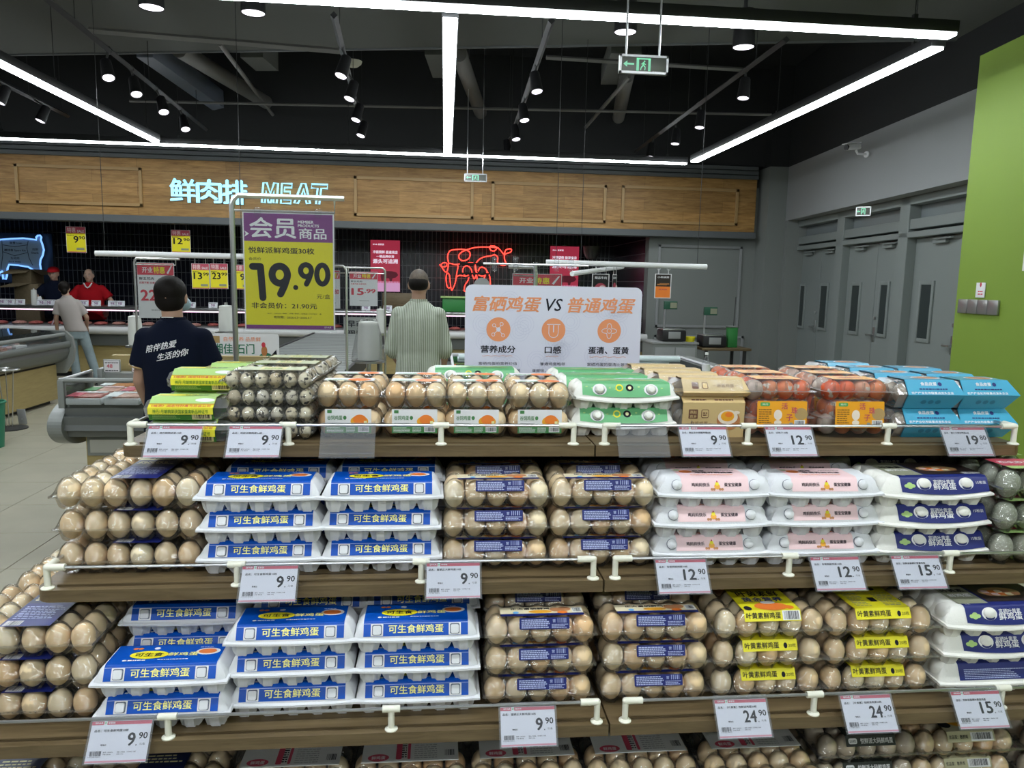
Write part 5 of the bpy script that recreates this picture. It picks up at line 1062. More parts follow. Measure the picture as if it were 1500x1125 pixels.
# hanging price cards
def card(label, q, Y, kind, price='', cents='', big=True, hang=None, name='hanging_price_card'):
    c, w_, h_ = px_box(q, Y); t = thing(name, label, 'price sign', c); k = MB(); T = FRONT(0, -.003, 0)
    k.box((0, 0, 0), (w_, .004, h_), 'white')
    if kind == 'y':
        k.rect(-w_ * .48, -h_ * .49, w_ * .48, h_ * .24, 'yellow', .0, T); k.rect(-w_ * .48, h_ * .24, w_ * .48, h_ * .49, 'tagred', .0, T); k.text('特惠', -w_ * .42, h_ * .27, h_ * .19, MATS['pink'], w=w_ * .42, bold=.03, T=T, z=.001); k.text('SALE', w_ * .08, h_ * .28, h_ * .09, MATS['white'], w=w_ * .34, bold=.03, T=T, z=.001)
        k.text(price, -w_ * .38 if len(price) > 1 else -w_ * .12, -h_ * .12, h_ * .26, MATS['ink'], w=w_ * (.46 if len(price) > 1 else .24), bold=.03, T=T, z=.001); k.text(cents, w_ * .14, h_ * .02, h_ * .12, MATS['ink'], w=w_ * .32, bold=.03, T=T, z=.001)
        k.rect(-w_ * .0, -h_ * .40, w_ * .4, -h_ * .31, 'olive', .001, T); k.rect(-w_ * .48, -h_ * .49, w_ * .48, -h_ * .46, 'tagred', .001, T); k.micro(-w_ * .44, h_ * .16, -w_ * .1, h_ * .21, 1, MATS['ink'], T, .001)
    elif kind == 'r':
        k.rect(-w_ * .49, h_ * .22, w_ * .49, h_ * .49, 'red', .0, T); k.text('开业', -w_ * .36, h_ * .28, h_ * .13, MATS['white'], w=w_ * .30, bold=.03, T=T, z=.001); k.text('特惠', -w_ * .04, h_ * .27, h_ * .15, MATS['yellow'], w=w_ * .32, bold=.03, T=T, z=.001)
        k.add([(w_ * .30, h_ * .28, .001), (w_ * .33, h_ * .26, .001), (w_ * .46, h_ * .46, .001), (w_ * .43, h_ * .46, .001)], [(0, 1, 2, 3)], 'white', T)
        k.text('鲜五花肉', -w_ * .45, h_ * .13, h_ * .06, MATS['ink'], w=w_ * .4, bold=.02, T=T, z=.001); k.text('优惠不断 实惠到底', -w_ * .45, h_ * .05, h_ * .05, MATS['red'], w=w_ * .55, bold=.02, T=T, z=.001)
        k.text(price, -w_ * .40, -h_ * .28, h_ * .22, MATS['red'], w=w_ * .42, bold=.04, T=T, z=.001); k.text('.' + cents, w_ * .06, -h_ * .20, h_ * .14, MATS['red'], w=w_ * .38, bold=.04, T=T, z=.001); k.micro(-w_ * .15, -h_ * .40, w_ * .2, -h_ * .36, 1, MATS['grey'], T, .001)
    elif kind == 'o':
        k.rect(-w_ * .45, -h_ * .47, w_ * .45, -h_ * .02, 'orange', 0, T); k.rect(-w_ * .45, -h_ * .02, w_ * .45, h_ * .47, 'darkbrown', 0, T); k.text('小串烧烤', 0, h_ * .32, h_ * .08, MATS['white'], w=w_ * .7, bold=.02, al='c', T=T, z=.001)
        for i in range(4): k.box((-w_ * .2 + i * w_ * .14, -.004, h_ * (.06 + .03 * (i % 2))), (w_ * .3, .002, h_ * .05), 'eggbrown')
        k.text('烤羊排', 0, -h_ * .17, h_ * .06, MATS['tagred'], w=w_ * .5, bold=.02, al='c', T=T, z=.001)
    else:
        k.rect(-w_ * .45, -h_ * .47, w_ * .45, h_ * .47, 'black', 0, T); k.text('精品牛肉', 0, h_ * .3, h_ * .1, MATS['white'], w=w_ * .7, bold=.02, al='c', T=T, z=.001); k.disc(0, -.05 * h_, w_ * .34, h_ * .2, 'tagred', .001, T); k.disc(.02, -.05 * h_, w_ * .2, h_ * .12, 'pink', .002, T)
    part('printed_card', k, t, False)
    h = MB()
    for s_ in (-.3, .3): h.tube([(s_ * w_, 0, h_ / 2), (s_ * w_, 0, h_ / 2 + (hang or .06))], .004, 'chrome', 5); h.tube([(s_ * w_ + .018 * math.cos(a), 0, h_ / 2 + (hang or .06) + .014 * math.sin(a)) for a in [i * PI / 4 for i in range(8)]], .003, 'chrome', 4, closed=True)
    tag(part('hanging_hook', h, t), kind='stuff'); return t
card('yellow 9.90 special card hanging by the pig light box', (97, 332, 126, 370), 12.68, 'y', '9', '90', hang=.16); card('yellow 12.90 special card hanging left under the lit sign', (251, 337, 279, 370), 12.68, 'y', '12', '90', hang=.2)
YR = 7.6
card('yellow 13.99 card, leftmost on the white rail', (281, 386, 307, 423), YR, 'y', '13', '99', hang=.07); card('yellow 23.99 card just left of the chrome pole', (308, 386, 334, 423), YR, 'y', '23', '99', hang=.07); card('yellow 9.99 card half behind the member price poster', (342, 388, 369, 424), YR, 'y', '9', '99', hang=.07)
card('orange barbecue poster hanging at the right end of the white rail', (959, 401, 983, 437), YR, 'o', hang=.05); card('black meat poster hanging beside the comparison sign', (867, 401, 892, 440), 7.9, 'b', hang=.10); card('narrow pink tag strip hanging beside the black meat poster', (897, 402, 903, 436), 7.9, 'b', hang=.12)
def rail(label, a, b, Y, r=.028):
    p, q = at(*a, Y=Y), at(*b, Y=Y); t = thing('hanging_rail', label, 'rail', (p + q) / 2); part('tube', MB().tube([p - t.location, q - t.location], r, 'white', 10), t); w_ = MB()
    for k in (.06, .94): c = p.lerp(q, k) - t.location; w_.tube([c, c + Vector((0, 0, 5.2 - c.z - t.location.z))], .003, 'darkmetal', 4)
    tag(part('wire', w_, t), kind='stuff')
rail('long white rail carrying the yellow price cards', (140, 371), (368, 376), YR); rail('long white rail above the pale panelled wall', (800, 384), (1035, 391), YR)
dr = thing('hanging_rail', 'short white rail slanting back behind the clip rail', 'rail', at(838, 400, Y=7.7)); part('tube', MB().tube([at(838, 401, Y=7.0) - dr.location, at(912, 391, Y=8.6) - dr.location], .024, 'white', 8), dr); part('wire', MB().tube([(.2, .6, 0), (.2, .6, 3.2)], .003, 'darkmetal', 4), dr)

# sign stands
def stand(label, q, Y, pole, arm, content, name='sign_stand', arm2=True, foot=True):
    """chrome pole with a bent arm; q = poster box; pole = (x, y top); arm = x reach"""
    c, w_, h_ = px_box(q, Y); p = at(pole[0], pole[1], Y=Y); e = at(arm[0], arm[1], Y=Y); t = thing(name, label, 'sign stand', (p.x, Y, 0)); o = t.location; s_ = 1 if e.x > p.x else -1
    mb = MB(); mb.tube([(0, 0, .02), (0, 0, p.z - .03), (s_ * .006, 0, p.z - .012), (s_ * .02, 0, p.z), (e.x - p.x, 0, p.z)], .0085, 'chrome', 8); part('pole', mb, t)
    if arm2: part('hanging_arm', MB().tube([(s_ * .004, 0, p.z - .045), (e.x - p.x - s_ * .03, 0, p.z - .045), (e.x - p.x - s_ * .03, 0, p.z)], .004, 'chrome', 6), t)
    part('base', MB().lathe([(.17, 0), (.17, .012), (.03, .02), (0, .02)], 'steel', 20), t)
    for k in (.17, .83):
        cl = MB(); x = c.x - w_ / 2 + k * w_ - o.x; zt = c.z + h_ / 2; cl.b2((x - .010, -.008, zt - .02), (x + .010, .008, p.z - .035), 'acrylic', .003); part('clip', cl, t)
    s2 = thing('price_poster', content[0], 'price sign', c); k = MB(); k.box((0, .001, 0), (w_, .003, h_), 'white'); content[1](k, FRONT(0, -.0015, 0), w_, h_); part('printed_sheet', k, s2, False)
    part('clear_pocket', MB().box((0, -.004, 0), (w_ + .012, .001, h_ + .012), 'film'), s2); return t
mat('purple', (.19, .03, .20), .4); mat('posteryellow', (.78, .70, .008), .4)
def member(k, T, w, h):
    k.rect(-w * .485, h * .245, w * .485, h * .475, 'purple', .0004, T); k.rect(-w * .485, -h * .455, w * .485, h * .245, 'posteryellow', .0004, T); k.rect(-w * .485, -h * .488, w * .485, -h * .455, 'purple', .0004, T)
    k.text('会员', -w * .42, h * .275, h * .165, MATS['white'], w=w * .50, bold=.03, T=T, z=.0008); k.text('MEMBER', w * .105, h * .40, h * .022, MATS['white'], w=w * .17, bold=.04, T=T, z=.0008); k.text('PRODUCTS', w * .105, h * .370, h * .022, MATS['white'], w=w * .23, bold=.04, T=T, z=.0008)
    k.text('商品', w * .115, h * .272, h * .088, MATS['white'], w=w * .30, bold=.02, T=T, z=.0008); k.add([(-w * .48, h * .33, .0008), (-w * .43, h * .305, .0008), (-w * .48, h * .28, .0008), (-w * .465, h * .305, .0008)], [(0, 1, 2, 3)], 'white', T)
    k.text('悦鲜派鲜鸡蛋30枚', -w * .44, h * .145, h * .052, MATS['ink'], w=w * .72, bold=.022, T=T, z=.0008); k.text('会员价', -w * .44, h * .085, h * .026, MATS['ink'], w=w * .135, T=T, z=.0008)
    # big rounded numerals
    def stroke(pts, r, closed=False):
        for i in range(len(pts) - (0 if closed else 1)):
            p, q = Vector((*pts[i], .0008)), Vector((*pts[(i + 1) % len(pts)], .0008)); d = (q - p).normalized(); n_ = Vector((-d.y, d.x, 0)) * r
            k.add([tuple(p - n_), tuple(q - n_), tuple(q + n_), tuple(p + n_)], [(0, 1, 2, 3)], 'ink', T)
        for j, p in enumerate(pts): k.disc(p[0], p[1], r, r, 'ink', .0009 + .00001 * (j % 3), T, 12)
    def nine(cx, cy, rx, ry, r, tail=True):
        ring = [(cx + rx * math.cos(2 * PI * i / 20), cy + ry * math.sin(2 * PI * i / 20)) for i in range(20)]; stroke(ring, r, True)
        if tail: stroke([(cx + rx * .95, cy - ry * .3), (cx + rx * .55, cy - ry * 1.35), (cx + rx * .05, cy - ry * 2.25)], r)
    H = h; stroke([(-w * .40, H * .035), (-w * .315, H * .035), (-w * .295, -H * .225)], w * .039); nine(-w * .105, -H * .030, w * .085, H * .072, w * .039)
    k.disc(w * .068, -H * .135, w * .028, w * .028, 'ink', .0008, T); nine(w * .185, H * .008, w * .060, H * .050, w * .029); ring = [(w * .365 + w * .062 * math.cos(2 * PI * i / 20), -H * .022 + H * .080 * math.sin(2 * PI * i / 20)) for i in range(20)]; stroke(ring, w * .029, True)
    k.text('元/盒', w * .30, -h * .228, h * .04, MATS['ink'], w=w * .15, T=T, z=.0008); k.text('非会员价：21.90元', -w * .42, -h * .315, h * .048, MATS['ink'], w=w * .72, bold=.02, T=T, z=.0008)
    k.text('编号：1003077  等级：合格  等级：合格品  计价单位：盒', -w * .25, -h * .362, h * .010, MATS['ink'], w=w * .6, bold=.0, T=T, z=.0008); k.text('有效期：2026.6.5~2026.6.7', -w * .18, -h * .40, h * .022, MATS['ink'], w=w * .42, T=T, z=.0008)
    k.text('SPAR', w * .38, -h * .478, h * .014, MATS['white'], w=w * .08, T=T, z=.0008)
stand('tall chrome sign stand holding the yellow member price poster', (357, 309, 490, 484), 2.45, (339, 286), (504, 289), ('large purple and yellow member price poster reading 19.90', member))
def promo(price, cents): return lambda k, T, w_, h_: (k.rect(-w_ * .49, h_ * .28, w_ * .49, h_ * .49, 'red', .0004, T), k.text('开业', -w_ * .36, h_ * .32, h_ * .10, MATS['white'], w=w_ * .28, bold=.03, T=T, z=.0008), k.text('特惠', -w_ * .05, h_ * .31, h_ * .12, MATS['yellow'], w=w_ * .30, bold=.03, T=T, z=.0008),
    k.add([(w_ * .30, h_ * .32, .0008), (w_ * .34, h_ * .30, .0008), (w_ * .46, h_ * .46, .0008), (w_ * .43, h_ * .46, .0008)], [(0, 1, 2, 3)], 'white', T), k.text('鲜五花肉', -w_ * .45, h_ * .19, h_ * .05, MATS['ink'], w=w_ * .4, bold=.02, T=T, z=.0008), k.text('优惠不断 实惠到底', -w_ * .45, h_ * .12, h_ * .04, MATS['red'], w=w_ * .55, bold=.02, T=T, z=.0008),
    k.text(price, -w_ * .42, -h_ * .18, h_ * .19, MATS['red'], w=w_ * .42, bold=.04, T=T, z=.0008), k.text('.' + cents, w_ * .04, -h_ * .12, h_ * .12, MATS['red'], w=w_ * .38, bold=.04, T=T, z=.0008), k.micro(-w_ * .15, -h_ * .36, w_ * .2, -h_ * .33, 1, MATS['grey'], T, .0008))
stand('chrome sign stand behind the shop assistant in the navy shirt', (202, 385, 256, 466), 5.75, (196, 378), (263, 378), ('red and white opening offer poster reading 22 behind the assistant', promo('22', '80')))
stand('chrome sign stand between the aisle islands', (512, 398, 553, 448), 6.4, (564, 393), (505, 392), ('white opening offer poster reading 15.99 with red figures', promo('15', '99')))
stand('chrome sign stand just past the member price poster', (478, 396, 498, 452), 5.2, (507, 390), (470, 388), ('white opening offer poster half hidden by the member poster', promo('16', '80')))
stand('chrome stand hidden behind the comparison sign', (750, 401, 822, 478), 4.0, (786, 392), (745, 392), ('red opening offer poster rising behind the comparison sign', promo('19', '90')))
# comparison sign with clip rail
YB = 2.195; c, w_, h_ = px_box((681, 419, 938, 560), YB); vs = thing('comparison_sign', 'white rounded sign comparing selenium eggs with ordinary eggs', 'sign board', (c.x, YB, c.z)); mat('lilac', (.62, .63, .74), .5)
k = MB(); T = FRONT(0, -.003, 0); k.rrect(-w_ / 2, -h_ / 2, w_ / 2, h_ / 2, .02, 'lilac', 0, T, .005)
U = lambda x, y: ((x - 809.5) * w_ / 257, h_ / 2 - (y - 419) * h_ / 141)
mat('lilacring', (.55, .56, .69), .5); R = random.Random(4)
for i in range(26):   # printed ripple pattern
    cx_, cy_ = R.uniform(-w_ / 2 + .03, w_ / 2 - .03), R.uniform(-h_ / 2 + .03, h_ / 2 - .03)
    for r_ in (.012, .020, .028):
        n = 18; vs_ = [(cx_ + rr * math.cos(2 * PI * j / n), cy_ + rr * math.sin(2 * PI * j / n), .0002) for rr in (r_, r_ + .0014) for j in range(n)]
        k.add(vs_, [(j, (j + 1) % n, n + (j + 1) % n, n + j)[::-1] for j in range(n)], 'lilacring', T)
mat('coral', (.72, .27, .12), .5)
for s_, x, w2 in (('富硒鸡蛋', 692, 98), ('普通鸡蛋', 829, 99)): a, b = U(x, 457); k.text(s_, a, b, .0445, MATS['coral'], w=w2 * w_ / 257, bold=.035, T=T, z=.0006, shear=.22)
a, b = U(797, 455); k.text('VS', a, b, .036, MATS['ink'], w=24 * w_ / 257, bold=.01, T=T, z=.0006, shear=.22)
def ring(x, y, r1, m_, T, z, th=.0016):
    n = 22; k.add([(x + rr * math.cos(2 * PI * j / n), y + rr * math.sin(2 * PI * j / n), z) for rr in (r1 - th, r1) for j in range(n)], [(j, (j + 1) % n, n + (j + 1) % n, n + j)[::-1] for j in range(n)], m_, T)
def line2(p, q, m_, T, z, th=.0009):
    p, q = Vector((*p, z)), Vector((*q, z)); n_ = Vector((-(q - p).y, (q - p).x, 0)).normalized() * th; k.add([tuple(p - n_), tuple(q - n_), tuple(q + n_), tuple(p + n_)], [(0, 1, 2, 3)], m_, T)
for i, x in enumerate((729, 809, 891)):
    a, b = U(x, 483); k.disc(a, b, .0355, .0355, 'coral', .0005, T, 32)
    if i == 0:
        k.disc(a, b, .0065, .0065, 'lilac', .0008, T)
        for dx, dy in ((-.015, -.015), (.014, -.017), (.009, .016), (-.013, .012)): ring(a + dx, b + dy, .0055, 'lilac', T, .0008); line2((a, b), (a + dx * .75, b + dy * .75), 'lilac', T, .0007)
    elif i == 1:
        pts = [(-.019, .017), (.019, .017)]; line2((a - .020, b + .017), (a + .020, b + .017), 'lilac', T, .0008); arc = [(-.014, .015)] + [(-.014 * math.cos(t), -.008 - .014 * math.sin(t)) for t in [j * PI / 8 for j in range(9)]] + [(.014, .015)]
        for p, q in zip(arc, arc[1:]): line2((a + p[0], b + p[1]), (a + q[0], b + q[1]), 'lilac', T, .0008)
        line2((a, b + .015), (a, b - .006), 'lilac', T, .0008, .0015)
    else:
        pts = [(a + (.0165 + .006 * math.cos(4 * t)) * math.cos(t), b + (.0165 + .006 * math.cos(4 * t)) * math.sin(t)) for t in [j * PI / 20 for j in range(40)]]
        for j in range(40): line2(pts[j], pts[(j + 1) % 40], 'lilac', T, .0008)
        ring(a, b, .0075, 'lilac', T, .0009)
    s_, w2 = (('营养成分', 50), ('口感', 24), ('蛋清、蛋黄', 60))[i]; a, b = U(x, 517); k.text(s_, a, b, .0215, MATS['ink'], w=w2 * w_ / 257, bold=.03, al='c', T=T, z=.0006)
    for j in range(16): a2, b2 = U(x - w2 / 2 + 2 + j * (w2 - 6) / 16, 521.5 + .7 * math.sin(j * 1.6)); a3, b3 = U(x - w2 / 2 + 2 + (j + 1) * (w2 - 6) / 16, 521.5 + .7 * math.sin((j + 1) * 1.6)); line2((a2, b2), (a3, b3), 'coral', T, .0006, .0005)
    s_, w2 = (('富硒鸡蛋的营养价值', 56), ('普通鸡蛋略带', 37), ('富硒鸡蛋的蛋清比普通', 62))[i]; a, b = U(x, 535); k.text(s_, a, b, .0095, MATS['ink'], w=w2 * w_ / 257, al='c', T=T, z=.0006)
    s_, w2 = (('高于普通鸡蛋，对孩合量', 66), ('蛋腥味，富硒鸡蛋口感', 60), ('鸡蛋更黏稠', 32))[i]; a, b = U(x, 545); k.text(s_, a, b, .0095, MATS['ink'], w=w2 * w_ / 257, al='c', T=T, z=.0006)
part('board', k, vs, False); part('foot', MB().b2((-.10, .004, ZT - c.z), (-.07, .02, h_ / 2 - .02), 'steel').b2((.07, .004, ZT - c.z), (.10, .02, h_ / 2 - .02), 'steel'), vs)
p, q = at(708, 386, Y=2.5), at(862, 389.5, Y=2.5); cr = thing('clip_rail', 'thin chrome rod with clear clips above the comparison sign', 'clip rail', at(784, 389, Y=2.5)); o = cr.location
part('rod', MB().tube([p - o, q - o], .0035, 'chrome', 8), cr); part('stem', MB().tube([(0, 0, -o.z), (0, 0, 0)], .005, 'chrome', 8), cr)
for x in (724, 755, 784, 815, 836):
    cc = at(x, 388 if x != 784 else 396, Y=2.5) - o; k = MB(); k.box((cc.x, -.004, cc.z), (.016, .012, .042), 'acrylic', .004); k.box((cc.x, -.006, cc.z + .022), (.020, .014, .008), 'acrylic', .003); k.box((cc.x, -.006, cc.z - .006), (.020, .014, .006), 'acrylic', .002); part('clip', k, cr)
gh = thing('rounded_sign_top', 'grey rounded sign top peeping over the comparison sign', 'sign board', at(706, 415, Y=3.2)); part('disc', MB().tube([(0, -.01, -.01), (0, .01, -.01)], .034, 'grey', 20), gh); part('stem', MB().tube([(0, 0, -.04), (0, 0, -gh.location.z)], .008, 'steel', 8), gh)

# ------------------------------------------------------------------ service counter at the back
mat('casegrey', (.135, .145, .14), .4); mat('casegreylight', (.24, .255, .245), .35); mat('meatglow', (.9, .6, .75), .5, emit=2.0, ecol=(1, .62, .80)); mat('meat', (.45, .12, .10), .4, noise=.4, nscale=30); mat('meatpale', (.55, .30, .24), .4, noise=.3, nscale=40)
ct = thing('service_counter', 'long glass-fronted meat counter with steel top under the timber fascia', 'counter', (-2.4, 12.3, 0)); X0, X1 = -9.5, GW - .1 + 2.4
def cb(name, x0, y0, z0, x1, y1, z1, m_, b=0, par=ct): return part(name, MB().b2((x0, y0, z0), (x1, y1, z1), m_, b), par)
cb('base_panel', X0, .05, .08, X1, .9, .50, 'casewood'); cb('kick_strip', X0, .10, 0, X1, .85, .08, 'black'); cb('body', X0, -.02, .50, X1, .95, .68, 'casegrey', .02)
part('bumper', MB().tube([(X0, -.08, .745), (X1, -.08, .745)], .06, mat('bumperwhite', (.62, .62, .62), .3), 12), ct); cb('deck', X0, .02, .68, X1, .98, .80, 'casegreylight', .01)
cb('counter_top', X0, .30, 1.05, X1, .98, 1.10, 'steel', .008); cb('lamp_strip', X0, .34, 1.03, X1, .37, 1.048, 'meatglow')
part('front_glass', MB().add([(X0, .02, .80), (X1, .02, .80), (X1, .30, 1.07), (X0, .30, 1.07)], [(0, 1, 2, 3)], 'glass'), ct)
for i in range(9):
    x = X0 + .4 + i * (X1 - X0 - .8) / 8; part('glass_post', MB().tube([(x, .03, .80), (x, .31, 1.07)], .012, 'steel', 6), ct)
R = random.Random(11)
mt = MB()
for i in range(60):
    x = X0 + .2 + i * (X1 - X0 - .4) / 60; mt.ell((x, .45 + R.uniform(-.1, .1), .82), (.10, .14, .035), R.choice(('meat', 'meatpale')), 8, 6)
tag(part('meat', mt, ct), kind='stuff')
cm2 = MB().box((0, 0, .03), (.14, .012, .09), 'paper').box((0, 0, -.01), (.03, .05, .02), 'clear'); TT = FRONT(0, -.007, .03); cm2.text('98', -.03, -.02, .04, MATS['purple'], w=.06, bold=.02, T=TT); cm2.micro(-.06, .024, .05, .036, 1, MATS['ink'], TT, .0005); cm2 = cm2.mesh('card')
wh = ('left of the white roll', 'beside the paper roll', 'in front of the cap wearer')
xs_ = (2, 12, 27, 61, 73, 84, 123, 141, 160, 170, 310, 312, 536, 567, 673, 752)
for i, x in enumerate((3, 15, 30, 61, 72, 84, 123, 141, 165, 176, 280, 312, 536, 568)):
    p = at(x, 449, Y=12.62); link('counter_price_card', cm2, None, TR((p.x, 12.62, 1.12)) @ Matrix.Rotation(-.15, 4, 'X'))
    o = [o for o in bpy.data.objects if o.name.startswith('counter_price_card')][-1]
tags_ = sorted([o for o in bpy.data.objects if o.name.startswith('counter_price_card')], key=lambda o: o.location.x)
for i, o in enumerate(tags_): tag(o, 'small white price card on the steel counter top, %s from its left end' % ('first second third fourth fifth sixth seventh eighth ninth tenth eleventh twelfth thirteenth fourteenth fifteenth sixteenth'.split()[i]), 'price card', 'price cards on the meat counter')
def roll(label, px, y0, y1, Y, r, zb=None, table=True, bag=False):
    b, t_ = at(px, y1, Y=Y), at(px, y0, Y=Y); t = thing('bag_roll', label, 'bag roll', (b.x, Y, b.z)); h_ = t_.z - b.z
    part('roll', MB().lathe([(0, 0), (r, 0), (r * 1.03, h_ * .3), (r * .98, h_ * .7), (r * .9, h_ * .97), (r * .3, h_), (0, h_)], mat('bagwhite', (.62, .63, .60), .6, bump=.8, bscale=25), 18), t)
    part('core', MB().tube([(0, 0, h_), (0, 0, h_ + .02)], r * .25, 'steel', 8), t)
    if bag: part('loose_bag', MB().lathe([(r * 1.6, -.01), (r * 1.5, h_ * .2), (r * 1.15, h_ * .7), (r * .8, h_ * 1.03), (r * .2, h_ * 1.08)], 'film', 18), t)
    if 'paper roll' in label: return
    s_ = thing('roll_stand', 'steel stand carrying the ' + label, 'stand', (b.x, Y, 0)); part('tray', MB().lathe([(0, b.z - .02), (r * 1.5, b.z - .02), (r * 1.5, b.z - .005), (0, b.z - .004)], 'steel', 18), s_); part('post', MB().tube([(0, 0, .015), (0, 0, b.z - .02)], .018, 'steel', 8), s_); part('base', MB().lathe([(.18, 0), (.18, .012), (0, .018)], 'steel', 16), s_)
roll('wide bagged white roll beside the striped shirt man', 540, 470, 527, 6.0, .085, bag=True); roll('slim white roll behind the bagged roll', 557, 452, 488, 7.2, .038); roll('crumpled white roll just past the chrome pole', 332, 447, 485, 5.95, .055)
roll('tall white paper roll in front of the cardboard box', 51, 424, 450, 12.75, .045); roll('white roll behind the assistant in navy', 199, 462, 505, 6.1, .05)
# open cardboard box behind the counter
cbx = thing('cardboard_box', 'open brown cardboard box stacked behind the counter', 'box', at(50, 458, Y=13.8)); mat('cardboard', (.20, .155, .09), .8, noise=.1); c0_ = cbx.location; cbx.scale = (.62, 1, .96)
k = MB(); k.T = TR((0, 0, -c0_.z)) ; k.b2((-.32, -.2, 0), (.32, .25, 1.45), 'cardboard', .01); part('lower_box', k, cbx)
part('upper_box', MB().b2((-.34, -.22, 1.455 - c0_.z), (.16, .2, 1.70 - c0_.z), 'cardboard', .006), cbx)
for q in (((-.34, -.22, 1.70), (.16, -.22, 1.70), (.20, -.42, 1.64), (-.50, -.42, 1.60)), ((.16, -.22, 1.70), (.16, .2, 1.70), (.44, .2, 1.62), (.44, -.22, 1.60)), ((-.34, -.22, 1.45), (.1, -.22, 1.45), (.0, -.45, 1.40), (-.62, -.40, 1.37))):
    f_ = MB(); P_ = [Vector(a) - Vector((0, 0, c0_.z)) for a in q]; f_.add([tuple(a) for a in P_] + [tuple(a + Vector((0, 0, .006))) for a in P_], [(0, 3, 2, 1), (4, 5, 6, 7), (0, 1, 5, 4), (1, 2, 6, 5), (2, 3, 7, 6), (3, 0, 4, 7)], 'cardboard'); part('flap', f_, cbx, False)

# ------------------------------------------------------------------ long chest freezer on the left
fx = at(86, 584, Z=.05); XF = fx.x; FY0, FY1 = 2.6, fx.y
cf = thing('chest_freezer', 'long grey curved-glass chest freezer with pale wood base', 'freezer', (XF, (FY0 + FY1) / 2, 0)); L_ = (FY1 - FY0) / 2
pr = [(.0, .62), (.30, .66), (.36, .74), (.36, .86), (.32, .92), (.22, .95), (-.0, .95)]
k = MB(); k.loft([[(x, y, z) for x, z in [(-1.2, .60), (.10, .60), (.24, .66), (.30, .76), (.27, .84), (.2, .86), (-1.2, .86)]] for y in (-L_, L_)], 'casegrey'); part('body', k, cf, ang if False else True)
part('bumper', MB().tube([(.30, -L_, .86), (.30, L_, .86)], .045, 'casegrey', 12), cf); part('rail_top', MB().tube([(.20, -L_, 1.0), (.20, L_, 1.0)], .028, 'casegreylight', 10), cf)
arc = [(.25, .88), (.24, .95), (.18, 1.0), (-.05, 1.05), (-.5, 1.08), (-1.2, 1.08)]
k = MB()
for a, b in zip(arc, arc[1:]): k.add([(a[0], -L_, a[1]), (a[0], L_, a[1]), (b[0], L_, b[1]), (b[0], -L_, b[1])], [(0, 1, 2, 3)], 'glass')
part('curved_glass', k, cf); k = MB(); k.loft([[(x, y, z) for x, z in [(-1.2, .40), (.18, .44), (.36, .62), (.40, .80), (.36, .96), (.22, 1.05), (-1.2, 1.10)]] for y in (L_, L_ + .05)], 'casegreylight'); part('end_panel', k, cf, False)
n = 5
for i in range(n):
    y0 = -L_ + i * 2 * L_ / n; part('wood_panel', MB().b2((-1.1, y0 + .01, .06), (.0, y0 + 2 * L_ / n - .01, .56), 'casewood', .004), cf)
v = MB()
for i in range(16): v.b2((.0, L_ - 1.62 + i * .055 - .9, .16), (.012, L_ - 1.62 + i * .055 + .03 - .9, .48), 'darkmetal')
tag(part('vent_slats', v, cf), kind='stuff'); part('plinth', MB().b2((-1.0, -L_ + .05, 0), (-.08, L_ - .05, .06), 'black'), cf); part('dark_gap', MB().b2((-1.0, -L_, .56), (-.02, L_, .60), 'black'), cf)
k = MB()
for i in range(60): k.box((-.3 + R.uniform(-.5, .3), R.uniform(-L_, L_), .87), (.18, .24, .05), R.choice(('meatpale', 'pink', 'white', 'casegreylight')), .01)
tag(part('frozen_packets', k, cf), kind='stuff')
for y, lab in ((-.9, 0), (-2.3, 1)):
    part('price_board', MB().box((-.15, y, 1.19), (.012, .30, .16), 'black', .003).tube([(-.15, y - .1, 1.05), (-.15, y - .1, 1.12)], .008, 'steel', 6), cf)
cf.scale = (1, 1, .86)
for o_ in cf.children:
    for v_ in o_.data.vertices:
        if v_.co.x > 0: v_.co.x *= .55
# ------------------------------------------------------------------ packed meat case behind the assistant
a, b = at(80, 600, Y=4.55), at(430, 600, Y=4.55); mc = thing('packed_meat_case', 'grey open display case of packed meat behind the egg shelves', 'display case', ((a.x + b.x) / 2, 4.55, 0)); W2 = (b.x - a.x) / 2; zt = at(140, 598, Y=4.55).z; zg = at(140, 557, Y=4.55).z; zb = at(140, 641, Y=4.55).z
prof = [(.02, zb), (-.02, zb + .08), (-.03, zt - .13), (.0, zt - .115), (-.02, zt - .10), (-.03, zt - .05), (.0, zt - .045), (-.01, zt), (.9, zt + .02), (.9, zb)]
part('body', MB().loft([[(x, y, z) for y, z in prof] for x in (-W2 + .06, W2)], 'casegrey'), mc, True)
ep = [(.55 * math.cos(t) * .5 + .22, .0) for t in (0,)]; k = MB(); E_ = [(.22 + .28 * math.cos(t), (zt + zb) / 2 - .02 + (zt - zb + .1) / 2 * math.sin(t)) for t in [PI * .5 + i * PI / 24 for i in range(25)]] + [(.9, zb - .05), (.9, zt + .03)]
part('side_panel', MB().loft([[(x, y, z) for y, z in E_] for x in (-W2 - .02, -W2 + .06)], 'casegreylight'), mc, False)
part('base_panel', MB().b2((-W2 + .12, .10, .10), (W2, .85, zb), 'casewood'), mc); part('plinth', MB().b2((-W2 + .15, .14, 0), (W2, .8, .10), 'black'), mc); part('vent_plate', MB().b2((-W2 + .13, .085, zb - .13), (-W2 + .42, .10, zb - .01), 'casegreylight', .004).b2((-W2 + .15, .08, zb - .11), (-W2 + .40, .088, zb - .03), 'steel'), mc)
